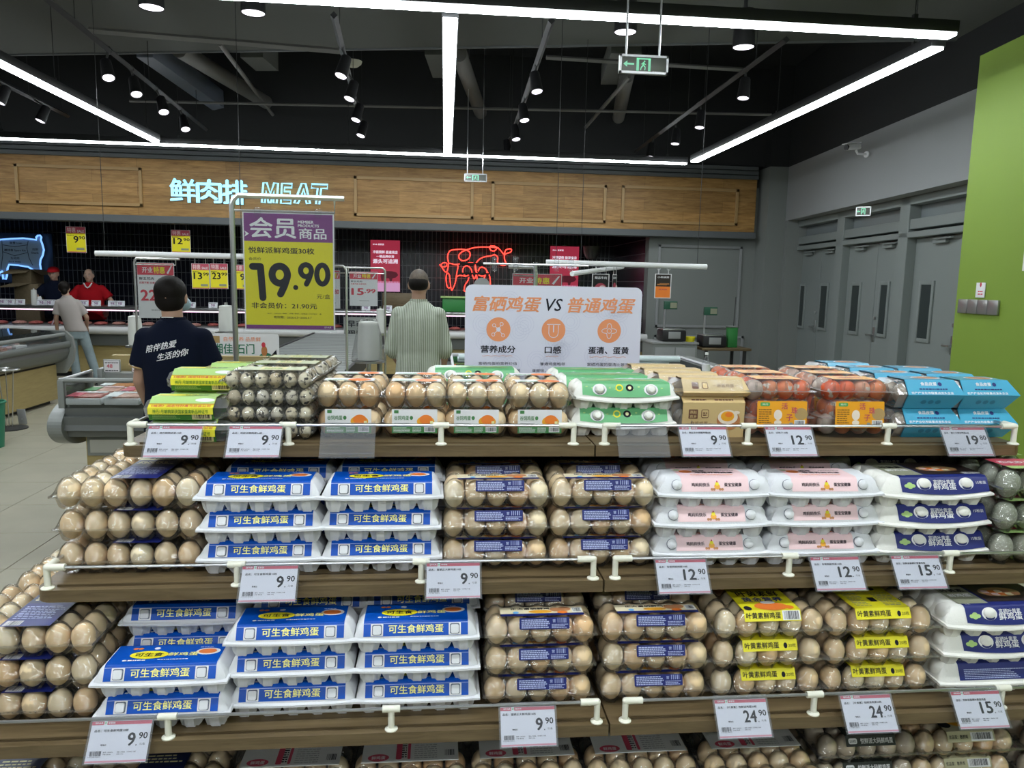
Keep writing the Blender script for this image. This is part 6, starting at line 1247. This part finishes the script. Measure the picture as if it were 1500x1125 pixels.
part('front_glass', MB().b2((-W2 + .06, -.006, zt), (W2, 0, zg), 'glass'), mc); part('top_rail', MB().tube([(-W2 + .04, -.005, zg), (W2, -.005, zg)], .014, 'casegreylight', 8), mc); part('corner_post', MB().b2((-W2 + .03, -.02, zt), (-W2 + .065, .015, zg), 'casegreylight', .004), mc)
zs_ = at(131, 543, Y=4.95).z; part('side_glass', MB().b2((-W2 + .04, 0, zt), (-W2 + .046, .40, zg), 'glass'), mc); part('side_rail', MB().tube([(-W2 + .04, -.005, zg), (-W2 + .04, .40, zs_)], .010, 'steel', 8).tube([(-W2 + .04, .40, zs_), (-W2 + .04, .40, zt)], .010, 'steel', 8), mc); zq = at(180, 546, Y=5.0).z
part('price_shelf', MB().b2((-W2 + .09, .46, zq - .06), (W2, .56, zq), 'casegreylight', .01).b2((-W2 + .09, .50, zq - .10), (W2, .54, zq - .06), 'black').b2((-W2 + .09, .58, zt), (W2, .64, zq + .10), 'casewood'), mc)
part("shelf_end", MB().b2((-W2 + .05, .44, zt), (-W2 + .09, .60, zq + .03), "casegreylight", .015), mc)
k = 0
for r in range(3):
    for i in range(9):
        x = mc.location.x - W2 + .16 + i * .215 + r * .03; y = 4.55 + .075 + r * .155
        if x > mc.location.x + W2 - .12: continue
        t = thing('meat_pack', 'wrapped pack of %s in the open case, row %s, pack %s from its left' % (('red meat', 'pale mince', 'brown cutlets')[(i + r) % 3], ('nearest', 'second', 'third', 'rear')[r], 'one two three four five six seven eight nine'.split()[i]), 'meat pack', (x, y, zt + .022 + r * .012), 0, 'meat packs in the open case'); t.rotation_euler = (.06, 0, 0)
        part('tray', MB().box((0, 0, .02), (.20, .15, .04), 'white', .008), t); part('meat', MB().box((.02, 0, .042), (.15, .13, .016), ('meat', 'meatpale', 'eggbrown')[(i + r) % 3], .006), t); part('printed_label', MB().box((-.06, 0, .052), (.07, .14, .002), ('tagred', 'white', 'labelgreen')[(i + 2 * r) % 3]).box((.0, .055, .052), (.18, .03, .002), 'pink' if r % 2 else 'white'), t)
for i, (x, s_) in enumerate(((164, '48'), (205, '37'), (312, '13'), (336, '13'))):
    p = at(x, 532, Y=5.0); t = thing('case_price_card', 'framed white price card reading %s on the meat case shelf%s' % (s_, (' at its left', ' behind the assistant', ' under the rooster poster', ' beside the pole')[i]), 'price card', (p.x, 5.0, zq + .0435)); part('frame', MB().box((0, 0, 0), (.105, .012, .085), 'casegreylight', .003), t); k = MB(); T = FRONT(0, -.007, 0); k.rect(-.047, -.037, .047, .037, 'white', 0, T); k.text(s_, -.030, -.012, .024, MATS['tagred'], w=.035, bold=.03, T=T, z=.0005); k.micro(-.04, .018, .04, .028, 1, MATS['ink'], T, .0005); k.micro(-.04, -.032, .04, -.02, 1, MATS['ink'], T, .0005); part('card', k, t, False)
# rooster board
c, w_, h_ = px_box((311, 489, 409, 545), 5.7); rb = thing('rooster_board', 'white poster board with green lettering and a rooster', 'sign board', c); k = MB(); T = FRONT(0, -.006, 0); k.rrect(-w_ / 2, -h_ / 2, w_ / 2, h_ / 2, .02, 'white', 0, T, .01); mat('deepgreen', (.02, .18, .10), .5)
k.text('湘佳 石门', -w_ * .47, -h_ * .02, h_ * .26, MATS['deepgreen'], w=w_ * .60, bold=.03, T=T, z=.001); k.text('生鱼 土鸡', -w_ * .47, -h_ * .34, h_ * .26, MATS['deepgreen'], w=w_ * .60, bold=.03, T=T, z=.001); k.text('自然喂养 品质鲜', -w_ * .32, h_ * .30, h_ * .12, MATS['orange'], w=w_ * .55, T=T, z=.001); k.rect(-w_ * .48, h_ * .26, -w_ * .38, h_ * .44, 'straw', .001, T)
k.disc(w_ * .30, -h_ * .15, w_ * .11, h_ * .17, 'deepgreen', .001, T); k.disc(w_ * .28, h_ * .06, w_ * .045, h_ * .14, 'eggbrown', .0012, T); k.disc(w_ * .27, h_ * .22, w_ * .03, h_ * .07, 'red', .0014, T); k.add([(w_ * .36, -h_ * .1, .0015), (w_ * .46, h_ * .10, .0015), (w_ * .47, -h_ * .05, .0015), (w_ * .40, -h_ * .2, .0015)], [(3, 2, 1, 0)], 'ink', T); k.tube([(w_ * .30, -.012, -h_ * .3), (w_ * .30, -.012, -h_ * .42)], .006, 'orange', 5)
part('board', k, rb, False); part('leg', MB().b2((-w_ * .4, .0, -c.z), (-w_ * .37, .02, -h_ / 2), 'steel').b2((w_ * .37, .0, -c.z), (w_ * .40, .02, -h_ / 2), 'steel'), rb)
# slatted display table running back behind the member poster
p0, p1 = at(330, 541, Y=6.2), at(505, 545, Y=6.2); dt = thing('slatted_display_table', 'long grey slatted display table running back to the counter', 'display table', ((p0.x + p1.x) / 2, 8.4, 0)); W3 = (p1.x - p0.x) / 2; ztb = .86
for i in range(22):
    part('slat', MB().b2((-W3, -2.2 + i * .2, ztb - .02), (W3, -2.2 + i * .2 + .175, ztb), 'casegreylight', .004), dt)
part('side_board', MB().b2((W3, -2.2, ztb - .14), (W3 + .03, 2.2, ztb + .01), 'darkmetal').b2((-W3 - .03, -2.2, ztb - .14), (-W3, 2.2, ztb + .01), 'darkmetal'), dt); part('frame', MB().b2((-W3 + .05, -2.1, ztb - .12), (W3 - .05, 2.1, ztb - .021), 'casegrey'), dt)
for x in (-W3 + .06, W3 - .06):
    for y in (-2.1, 2.1): part('leg', MB().b2((x - .03, y - .03, 0), (x + .03, y + .03, ztb - .1), 'darkmetal'), dt)
c, w_, h_ = px_box((500, 466, 560, 500), 11.6); mb_ = thing('market_board', 'grey board with black morning market lettering on the counter front', 'sign board', (c.x, 11.9, c.z)); k = MB(); T = FRONT(0, -.006, 0); k.box((0, 0, 0), (w_, .01, h_), 'casegreylight'); k.text('早市特惠', 0, .02, h_ * .30, MATS['ink'], w=w_ * .8, bold=.03, al='c', T=T, z=.001); k.text('现制现卖', 0, -h_ * .38, h_ * .30, MATS['ink'], w=w_ * .8, bold=.03, al='c', T=T, z=.001); part('board', k, mb_, False); part('leg', MB().b2((-.02, 0, -c.z), (.02, .02, -h_ / 2), 'steel'), mb_)
# white lidded freezer island on the right
p0, p1 = at(640, 548, Y=6.6), at(1110, 548, Y=6.6); fi = thing('freezer_island', 'low grey freezer island with white sliding lid frames', 'freezer', ((p0.x + p1.x) / 2, 7.6, 0)); W4 = (p1.x - p0.x) / 2
part('body', MB().b2((-W4, -.9, .06), (W4, .9, .72), 'casegrey', .03), fi); part('rim', MB().b2((-W4 - .02, -.92, .72), (W4 + .02, -.80, .80), 'casegreylight', .02).b2((-W4 - .02, .80, .72), (W4 + .02, .92, .80), 'casegreylight', .02).b2((-W4 - .02, -.8, .72), (-W4 + .1, .8, .80), 'casegreylight', .02).b2((W4 - .1, -.8, .72), (W4 + .02, .8, .80), 'casegreylight', .02), fi)
for i in range(4):
    x = -W4 + .15 + i * (2 * W4 - .3) / 4; w5 = (2 * W4 - .3) / 4 - .03; part('sliding_glass', MB().b2((x, -.78, .79), (x + w5, .78, .795), 'glass'), fi)
    part('lid_frame', MB().tube([(x, -.78, .80), (x + w5, -.78, .80), (x + w5, .78, .80), (x, .78, .80)], .016, 'white', 6, closed=True), fi)
part('handrail', MB().tube([(-W4 + .2, -.55, .90), (W4 - .6, -.55, .90)], .03, mat('aqua', (.62, .72, .74), .4), 10).tube([(-W4 + .2, -.2, .84), (W4 - .6, -.2, .84)], .03, 'aqua', 10), fi); part('plinth', MB().b2((-W4 + .05, -.85, 0), (W4 - .05, .85, .06), 'black'), fi)
wb = thing('water_bottle', 'small clear bottle with white pink-marked label behind the orange trays', 'bottle', at(1034, 541, Y=6.72)); wb.location.z = .801; s_ = .20 / .20
part('bottle', MB().lathe([(0, 0), (.034, .0), (.036, .02), (.036, .10), (.030, .13), (.013, .165), (.013, .18)], 'acrylic', 16), wb); part('label', MB().lathe([(.0368, .03), (.0368, .09)], 'white', 16, ), wb); part('cap', MB().lathe([(0, .20), (.016, .20), (.016, .178), (0, .178)], 'white', 14), wb)
# scales and table by the pale panelled wall
YS = 10.8; p0, p1 = at(1022, 508, Y=YS), at(1093, 510, Y=YS); tb_ = thing('wooden_table', 'small brown table below the pale panelled wall', 'table', ((p0.x + p1.x) / 2, YS + .1, 0)); W5 = (p1.x - p0.x) / 2; zt_ = p0.z
part('table_top', MB().b2((-W5, -.3, zt_ - .04), (W5, .3, zt_), 'shelfwood', .008), tb_)
for x in (-W5 + .08, W5 - .08):
    for y in (-.24, .24): part('leg', MB().b2((x - .02, y - .02, 0), (x + .02, y + .02, zt_ - .04), 'darkmetal'), tb_)
tb2 = thing('grey_cabinet', 'low grey cabinet under the first weighing scale', 'cabinet', (at(985, 500, Y=YS).x, YS + .15, 0)); zc = at(985, 500, Y=YS).z; part('body', MB().b2((-.33, -.3, .04), (.33, .3, zc - .03), 'greywall', .006), tb2); part('top', MB().b2((-.35, -.32, zc - .03), (.35, .3, zc), 'grey', .004), tb2); part('door', MB().b2((-.30, -.31, .1), (-.01, -.30, zc - .08), 'grey', .003), tb2); part('door', MB().b2((.01, -.31, .1), (.30, -.31 + .01, zc - .08), 'grey', .003), tb2)
for x, z_, lab in ((983, zc, 'first black weighing scale with raised display near the alcove'), (1042, zt_, 'second black weighing scale on the wooden table')):
    p = at(x, 500, Y=YS); t = thing('weighing_scale', lab, 'scale', (p.x, YS, z_)); part('body', MB().box((0, 0, .09), (.36, .30, .16), 'black', .02), t); part('pan', MB().box((0, .02, .18), (.34, .30, .015), 'steel', .005), t); part('keypad', MB().box((.0, -.152, .10), (.18, .006, .10), 'grey', .002), t); part('mast', MB().tube([(-.10, .05, .18), (-.10, .05, .48)], .015, 'steel', 8), t)
    part('display', MB().box((-.02, .05, .53), (.20, .05, .12), mat('displaygreen', (.02, .10, .06), .4), .008).box((.02, .023, .53), (.10, .004, .08), 'olive'), t)
gb = thing('green_box', 'green open box at the right edge of the wooden table', 'box', (at(1071, 505, Y=YS).x, YS, zt_)); part('body', MB().box((0, 0, .15), (.14, .12, .30), mat('boxgreen', (.03, .22, .05), .5), .01), gb); part('rim', MB().box((0, 0, .31), (.16, .14, .02), 'casegreylight', .004), gb); part('rod', MB().tube([(.02, 0, .3), (.03, 0, .75)], .006, 'darkmetal', 5), gb)
yb = thing('yellow_tub', 'small round yellow tub beside the first scale', 'tub', (at(1008, 500, Y=YS).x + .02, YS, zc)); part('tub', MB().lathe([(0, 0), (.07, 0), (.085, .07), (.08, .075), (.065, .02), (0, .02)], 'bandyellow', 18), yb)
kb = thing('green_basket', 'green carrier basket standing on the counter past the striped man', 'basket', (at(666, 452, Y=12.7).x, 12.75, 1.10)); part('body', MB().box((0, 0, .12), (.42, .26, .24), 'boxgreen', .03), kb); part('rim', MB().box((0, 0, .25), (.48, .32, .03), 'limegreen', .01), kb); part('handle', MB().tube([(.1, 0, .25), (.12, 0, .5), (.25, 0, .62)], .012, 'black', 6), kb)
br_ = thing('brown_crate', 'brown wooden crate on the counter beside the striped man', 'crate', (at(585, 452, Y=13).x, 13.0, 1.10)); part('crate', MB().box((0, 0, .15), (.55, .3, .30), 'eggpic' if False else 'shelfwood', .01), br_)
# things at the lower left edge
fs = thing('floor_sign', 'small dark standing plate on the tiles by the freezer', 'floor sign', at(34, 622, Z=0)); part('plate', MB().box((0, 0, .09), (.085, .012, .17), 'grey', .004, T=Matrix.Rotation(.15, 4, 'X')), fs); part('slot', MB().box((0, -.012, .11), (.012, .008, .10), 'white', .002), fs)
tp = thing('chrome_tripod', 'chrome display tripod at the left picture edge', 'stand', at(14, 628, Z=0)); part('base', MB().lathe([(.17, 0), (.17, .012), (.02, .03), (0, .03)], 'darkmetal', 18), tp)
for x in (-.03, .0, .03): part('rod', MB().tube([(x, 0, .02), (x * 2.5, 0, .62)], .006, 'chrome', 6), tp)
part('ring', MB().tube([(.12 * math.cos(t), .12 * math.sin(t), .62) for t in [i * PI / 6 for i in range(12)]], .012, 'steel', 6, closed=True), tp)
gb2 = thing('green_bin', 'dark green bin cut off by the left picture edge', 'bin', at(-12, 655, Z=0)); part('body', MB().lathe([(0, 0), (.10, 0), (.13, .42), (.12, .42), (.0, .05)], 'deepgreen', 18), gb2); part('rim', MB().tube([(.13 * math.cos(t), .13 * math.sin(t), .42) for t in [i * PI / 8 for i in range(16)]], .012, 'deepgreen', 6, closed=True), gb2)
# ------------------------------------------------------------------ people
from mathutils.bvhtree import BVHTree
def melt(mb, voxel, name, mats, smooth=4):
    """fuse overlapping shapes into one continuous surface"""
    me = mb.mesh(name); o = bpy.data.objects.new(name, me); COL.objects.link(o)
    r = o.modifiers.new('r', 'REMESH'); r.mode = 'VOXEL'; r.voxel_size = voxel; r.use_smooth_shade = True
    s_ = o.modifiers.new('s', 'SMOOTH'); s_.iterations = smooth; s_.factor = .5
    dg = bpy.context.evaluated_depsgraph_get(); out = bpy.data.meshes.new_from_object(o.evaluated_get(dg)); out.name = name
    bpy.data.objects.remove(o); out.materials.clear()
    for m in mats: out.materials.append(MATS[m])
    return out
def limb(mb, p, q, r0, r1, m='skin', n=12):
    p, q = Vector(p), Vector(q); mb.tube([p, q], [r0, r1], m, n); mb.ell(p, (r0,) * 3, m, n, 8); mb.ell(q, (r1,) * 3, m, n, 8)
def hand(mb, wr_, d, side, curl=.5, s=1.0):
    """palm, four unequal fingers and a thumb; d = forearm direction, side = thumb side"""
    d = Vector(d).normalized(); side = (Vector(side) - d * Vector(side).dot(d)).normalized(); nrm = d.cross(side)
    w_ = Vector(wr_); limb(mb, w_, w_ + d * .03 * s, .023 * s, .026 * s)
    for k in range(4):
        off = side * (.030 - k * .019) * s; a = w_ + d * .03 * s + off * .8; b = w_ + d * .085 * s + off; limb(mb, a, b, .0125 * s, .0115 * s, n=8)
        L_ = (.040, .045, .042, .033)[k] * s; d2 = (d + nrm * curl * .5).normalized(); c_ = b + d2 * L_ * .55; d3 = (d + nrm * curl * 1.3).normalized(); limb(mb, b, c_, .0100 * s, .0092 * s, n=8); limb(mb, c_, c_ + d3 * L_ * .6, .0090 * s, .0078 * s, n=8)
    t0 = w_ + d * .03 * s + side * .022 * s; t1 = t0 + (d * .6 + side).normalized() * .036 * s; limb(mb, t0, t1, .0130 * s, .0110 * s, n=8); limb(mb, t1, t1 + (d + side * .25 + nrm * .3).normalized() * .030 * s, .0110 * s, .0088 * s, n=8)
def rings(mb, rs, m, n=24, lean=(0, 0)):
    z0 = rs[0][0]; out = []
    for z, rx, ry, *o in rs:
        cx_, cy_ = (o + [0, 0])[:2]; k = z - .95; cx_ += lean[0] * k; cy_ += lean[1] * k
        out.append([(cx_ + rx * math.copysign(abs(math.cos(2 * PI * i / n)) ** .85, math.cos(2 * PI * i / n)), cy_ + ry * math.copysign(abs(math.sin(2 * PI * i / n)) ** .9, math.sin(2 * PI * i / n)), z) for i in range(n)])
    mb.loft(out, m)
def person(label, loc, rz, H, shirt, trousers, arms, legs, hair, sleeve=.55, lean=(0, 0), build=1.0, skin='skin', vox=.012, hem=.84, head=(0, 0), extra=None, hips=0.0, collar=None):
    t = thing('person', label, 'person', loc, rz); s = H / 1.71; t.scale = (s, s, s)
    lx = lambda z: (lean[0] * (z - .95), lean[1] * (z - .95)); b = build
    SH = [Vector((sg_ * .158 * b + lx(1.38)[0], lx(1.38)[1], 1.370)) for sg_ in (-1, 1)]
    hc = Vector((lx(1.6)[0] + head[0], lx(1.6)[1] + .012 + head[1], 1.60)); nk = Vector((lx(1.45)[0], lx(1.45)[1] - .005, 1.44))
    m = MB()
    rings(m, [(.86, .145 * b, .105 * b, hips), (1.0, .150 * b, .105 * b, hips * .6), (1.10, .138 * b, .098 * b), (1.28, .155 * b, .108 * b), (1.39, .15 * b, .09 * b), (1.45, .065, .06)], skin, lean=lean)
    limb(m, nk, hc - Vector((0, .01, .04)), .056, .054); m.ell(hc + Vector((0, -.012, .012)), (.076, .093, .098), skin, 20, 14); m.ell(hc + Vector((0, .024, -.045)), (.056, .062, .062), skin, 16, 10)
    m.ell(hc + Vector((0, .050, -.092)), (.026, .022, .020), skin); m.tube([hc + Vector((0, .078, .005)), hc + Vector((0, .100, -.030)), hc + Vector((0, .085, -.038))], [.009, .014, .010], skin, 8)
    for sg_ in (-1, 1): m.ell(hc + Vector((sg_ * .076, -.005, -.012)), (.011, .020, .032), skin, 10, 8)
    for k, (el, wr_) in enumerate(arms):
        el, wr_ = Vector(el), Vector(wr_); limb(m, SH[k], el, .048 * b, .036, skin); limb(m, el, wr_, .037, .025, skin); d = wr_ - el; hand(m, wr_, d, (0, 0, 1) if abs(d.normalized().z) < .7 else ((1 if k == 0 else -1), .4, 0))
    for k, (kn, an) in enumerate(legs):
        kn, an = Vector(kn), Vector(an); hp = Vector(((-.085, .085)[k] + hips, 0, .90)); limb(m, hp, kn, .078 * b, .050, skin); limb(m, kn, an, .054, .038, skin); limb(m, an + Vector((0, -.03, -.045)), an + Vector((0, .14, -.055)), .038, .032, skin)
    link('body', melt(m, vox, 'body', [skin], 3), t)
    # trousers
    m = MB(); rings(m, [(.78, .150 * b, .125 * b, hips), (.90, .172 * b, .128 * b, hips), (1.02, .162 * b, .118 * b, hips * .5)], trousers)
    for k, (kn, an) in enumerate(legs):
        kn, an = Vector(kn), Vector(an); hp = Vector(((-.085, .085)[k] + hips, 0, .88)); m.tube([hp, kn, an + Vector((0, 0, .01))], [.098 * b, .074, .062], trousers, 14); m.ell(kn, (.074,) * 3, trousers)
    link('trousers', melt(m, vox, 'trousers', [trousers], 3), t)
    for k, (kn, an) in enumerate(legs):
        f_ = MB(); an = Vector(an); f_.b2(an + Vector((-.045, -.085, -.095)), an + Vector((.045, .19, -.055)), 'ink', .012); f_.ell(an + Vector((0, .03, -.05)), (.044, .11, .045), 'ink'); part('shoe', f_, t)
    # shirt
    m = MB(); rings(m, [(hem, .190 * b, .145 * b, hips), (.95, .186 * b, .140 * b, hips * .8), (1.08, .172 * b, .128 * b, hips * .3), (1.25, .185 * b, .132 * b), (1.34, .190 * b, .120 * b), (1.40, .165 * b, .100 * b), (1.44, .115 * b, .085 * b), (1.475, .068, .066)], shirt, lean=lean)
    cuffs = []
    for k, (el, wr_) in enumerate(arms):
        el, wr_ = Vector(el), Vector(wr_); sh = SH[k]
        if sleeve <= 1: e = sh.lerp(el, sleeve); m.tube([sh, e], [.062 * b, .075 * b], shirt, 16); cuffs.append((e, (el - sh).normalized(), .074 * b))
        else: e = el.lerp(wr_, sleeve - 1); m.tube([sh, el, e], [.064 * b, .060, .052], shirt, 16); m.ell(el, (.060,) * 3, shirt); cuffs.append((e, (wr_ - el).normalized(), .052))
        m.ell(sh, (.066 * b, .070 * b, .064 * b), shirt, 14, 10)
    sm = melt(m, vox * .9, 'shirt', [shirt], 9); so = link('shirt', sm, t)
    cl_ = MB(); cl_.lathe([(.066, 0), (.072, .004), (.064, .035), (.060, .034)], collar or shirt, 18, c=(nk.x, nk.y + .004, 1.452)); part('collar', cl_, t)
    if extra: extra(t, so, sm, hc, cuffs)
    # hair and face
    hm = MB()
    for nm, c_, r_, mm in hair:
        if nm == 'hair': hm.ell(hc + Vector(c_), r_, mm, 20, 14); hmat = mm
        else: part(nm, MB().ell(hc + Vector(c_), r_, mm, 20, 14), t)
    link('hair', melt(hm, .009, 'hair', [hmat if isinstance(hmat, str) else hmat.name], 6), t)
    f_ = MB()
    for sg_ in (-1, 1):
        f_.ell(hc + Vector((sg_ * .031, .076, .004)), (.013, .008, .007), 'white', 10, 6); f_.ell(hc + Vector((sg_ * .031, .082, .004)), (.006, .004, .006), 'hair', 8, 6)
    part('eyes', f_, t); f_ = MB()
    for sg_ in (-1, 1): f_.tube([hc + Vector((sg_ * .016, .083, .022)), hc + Vector((sg_ * .034, .081, .027)), hc + Vector((sg_ * .048, .071, .022))], [.003, .004, .002], 'hair', 6)
    part('eyebrows', f_, t); part('mouth', MB().tube([hc + Vector((-.022, .076, -.060)), hc + Vector((0, .084, -.059)), hc + Vector((.022, .076, -.060))], [.002, .005, .002], mat('lips', (.32, .10, .08), .5), 6), t)
    return t
mat('navycloth', (.006, .009, .022), .9, bump=.3, bscale=14, spec=.1); mat('beigecloth', (.40, .36, .34), .9, bump=.3, bscale=12); mat('jeans', (.23, .29, .31), .9, noise=.15, nscale=8); mat('redcloth', (.42, .008, .015), .85, bump=.2, bscale=12, spec=.15); mat('blackcloth', (.015, .015, .018), .9)
sc = mat('stripedcloth', (.52, .55, .48), .9); nt = sc.node_tree; N = nt.nodes.new; tc = N('ShaderNodeTexCoord'); wv = N('ShaderNodeTexWave'); wv.bands_direction = 'X'; wv.inputs['Scale'].default_value = 23; wv.inputs['Distortion'].default_value = .6; wv.inputs['Detail Scale'].default_value = .5
rp = N('ShaderNodeValToRGB'); rp.color_ramp.elements[0].position = .05; rp.color_ramp.elements[0].color = (.16, .19, .13, 1); rp.color_ramp.elements[1].position = .48; rp.color_ramp.elements[1].color = (.50, .54, .46, 1)
nt.links.new(tc.outputs['Object'], wv.inputs['Vector']); nt.links.new(wv.outputs['Fac'], rp.inputs[0]); nt.links.new(rp.outputs[0], nt.nodes['Principled BSDF'].inputs['Base Color'])
n2 = N('ShaderNodeTexNoise'); n2.inputs['Scale'].default_value = 9; bp = N('ShaderNodeBump'); bp.inputs['Strength'].default_value = .5; bp.inputs['Distance'].default_value = .02; nt.links.new(tc.outputs['Object'], n2.inputs['Vector']); nt.links.new(n2.outputs['Fac'], bp.inputs['Height']); nt.links.new(bp.outputs[0], nt.nodes['Principled BSDF'].inputs['Normal'])
LEG = [((-.10, .02, .49), (-.11, 0, .10)), ((.10, .02, .49), (.11, 0, .10))]
def navy_extra(t, so, sm, hc, cuffs):
    bv = BVHTree.FromPolygons([v.co.copy() for v in sm.vertices], [tuple(p.vertices) for p in sm.polygons]); k = MB()
    for s_, x0, w_, z in (('陪伴热爱', -.120, .160, 1.300), ('生活的你', -.060, .160, 1.244)):
        k.text(s_, x0, z, .038, MATS['white'], w=w_, bold=.03, shear=.2)
    V_ = []
    for x, z, _ in k.v:
        zz = z + (x + .1) * .22; h_ = bv.ray_cast(Vector((x, -1, zz)), Vector((0, 1, 0))); V_.append((x, (h_[0].y if h_[0] else -.14) - .003 - (_) * 2, zz))
    k.v = V_; part('back_lettering', k, so, False); k = MB()
    for e, d, r in cuffs:
        x = Vector((0, 0, 1)).cross(d).normalized(); y = d.cross(x); k.tube([e + d * .004 + (x * math.cos(a) + y * math.sin(a)) * (r - .004) for a in [i * PI / 10 for i in range(20)]], .0045, 'straw', 6, closed=True)
    part('cuff_piping', k, so); part('collar_edge', MB().tube([Vector((hc.x - .03, hc.y - .082, 1.486)), Vector((hc.x, hc.y - .089, 1.487)), Vector((hc.x + .03, hc.y - .082, 1.486))], .003, 'white', 6), so)
    k = MB(); k.ell(hc + Vector((.030, .062, -.045)), (.056, .050, .045), mat('maskblue', (.42, .58, .68), .8), 14, 10); part('face_mask', k, t); part('mask_strap', MB().tube([hc + Vector((.078, -.005, -.0)), hc + Vector((.080, .03, -.03)), hc + Vector((.072, .06, -.045))], .002, 'white', 5), t)
p = at(253, 440, Y=4.0)
person('shop assistant seen from behind in navy shirt with white back lettering', (p.x, 4.0, 0), .05, 1.605, 'navycloth', 'blackcloth', [((-.195, .02, 1.13), (-.185, .14, .95)), ((.205, .03, 1.15), (.37, .16, 1.03))], LEG,
    [('hair', (0, -.018, .026), (.084, .092, .086), 'hair'), ('hair', (0, -.028, -.024), (.078, .074, .070), 'hair')], .64, (.0, .0), .92, 'skin', .010, .80, (-.010, .0), navy_extra)
p = at(613, 450, Y=5.7)
def glasses(t, so, sm, hc, cuffs):
    k = MB(); k.tube([hc + Vector((.079, -.02, .006)), hc + Vector((.079, .075, .008)), hc + Vector((.060, .090, .008))], .003, 'black', 5).tube([hc + Vector((-.079, -.02, .006)), hc + Vector((-.079, .075, .008)), hc + Vector((-.060, .090, .008))], .003, 'black', 5); part('glasses', k, t)
person('balding man seen from behind in a pale striped shirt', (p.x, 5.7, 0), -.10, 1.69, 'stripedcloth', 'blackcloth', [((-.205, .0, 1.10), (-.170, .18, .96)), ((.205, .02, 1.10), (.180, .20, .98))], LEG,
    [('hair', (0, -.034, .004), (.077, .078, .070), 'hair'), ('thin_hair', (0, -.015, .022), (.075, .088, .092), mat('thinhair', (.10, .075, .055), .6, noise=.5, nscale=40))], 1.30, (0, .02), .94, 'skin', .010, .78, (0.0, .0), glasses)
p = at(101, 450, Y=11.3)
person('woman in a pale beige top and faded jeans before the counter', (p.x + .04, 11.3, 0), .25, 1.50, 'beigecloth', 'jeans', [((-.235, .0, 1.12), (-.25, .10, .90)), ((.20, .03, 1.13), (.17, .18, .96))], [((-.02, .04, .50), (.02, .0, .10)), ((.22, .03, .50), (.34, -.10, .10))],
    [('hair', (0, -.016, .024), (.086, .096, .094), 'hair'), ('hair', (0.01, -.07, -.045), (.052, .045, .060), 'hair')], .80, (-.12, 0), .86, 'skin', .014, .90, (-.02, .01), None, .05)
def cap(t, so, sm, hc, cuffs):
    k = MB(); k.lathe([(.092, 0), (.090, .03), (.075, .062), (.04, .083), (0, .088)], 'redcloth', 20, c=hc + Vector((0, -.006, .028))); part('red_cap', k, t); k = MB(); k.loft([[(hc.x + .075 * math.cos(a), hc.y + .05 + .085 * math.sin(a) * 1.0, hc.z + z - .012 * math.sin(a)) for a in [i * PI / 10 for i in range(11)]] for z in (.028, .034)], 'redcloth'); part('cap_peak', k, t)
    k = MB(); w_ = Vector((.13, .51, 1.17)); k.add([tuple(w_ + Vector(v)) for v in ((-.10, .03, -.09), (.03, .06, -.11), (.06, .03, .03), (-.05, .0, .06))] + [tuple(w_ + Vector(v) + Vector((0, .002, 0))) for v in ((-.10, .03, -.09), (.03, .06, -.11), (.06, .03, .03), (-.05, .0, .06))], [(0, 1, 2, 3), (7, 6, 5, 4)], 'white'); part('paper_sheet', k, t)
p = at(82, 430, Y=13.58)
person('butcher in a red cap and dark shirt holding out a white sheet', (p.x, 13.58, 0), PI + .18, 1.72, 'navycloth', 'blackcloth', [((-.25, .06, 1.16), (-.20, .26, 1.08)), ((.27, .16, 1.20), (.16, .40, 1.20))], LEG,
    [('hair', (0, -.03, .004), (.080, .080, .070), 'hair')], .9, (0, .08), 1.0, 'skinlight', .014, .84, (0, .01), cap)
p = at(134, 430, Y=13.55)
def badge(t, so, sm, hc, cuffs): part('collar_trim', MB().tube([hc + Vector((-.065, .07, -.13)), hc + Vector((-.03, .10, -.19)), hc + Vector((0, .105, -.21)), hc + Vector((.03, .10, -.19)), hc + Vector((.065, .07, -.13))], .012, 'white', 6), so)
person('grey-haired butcher in a red polo shirt behind the counter', (p.x, 13.55, 0), PI + .12, 1.70, 'redcloth', 'blackcloth', [((-.33, .05, 1.17), (-.30, .20, 1.00)), ((.33, .05, 1.17), (.34, .20, 1.00))], LEG,
    [('hair', (0, -.022, .024), (.080, .088, .084), mat('greyhair', (.10, .10, .10), .7))], .75, (0, .10), 1.12, 'skinlight', .014, .84, (0, .01), badge)
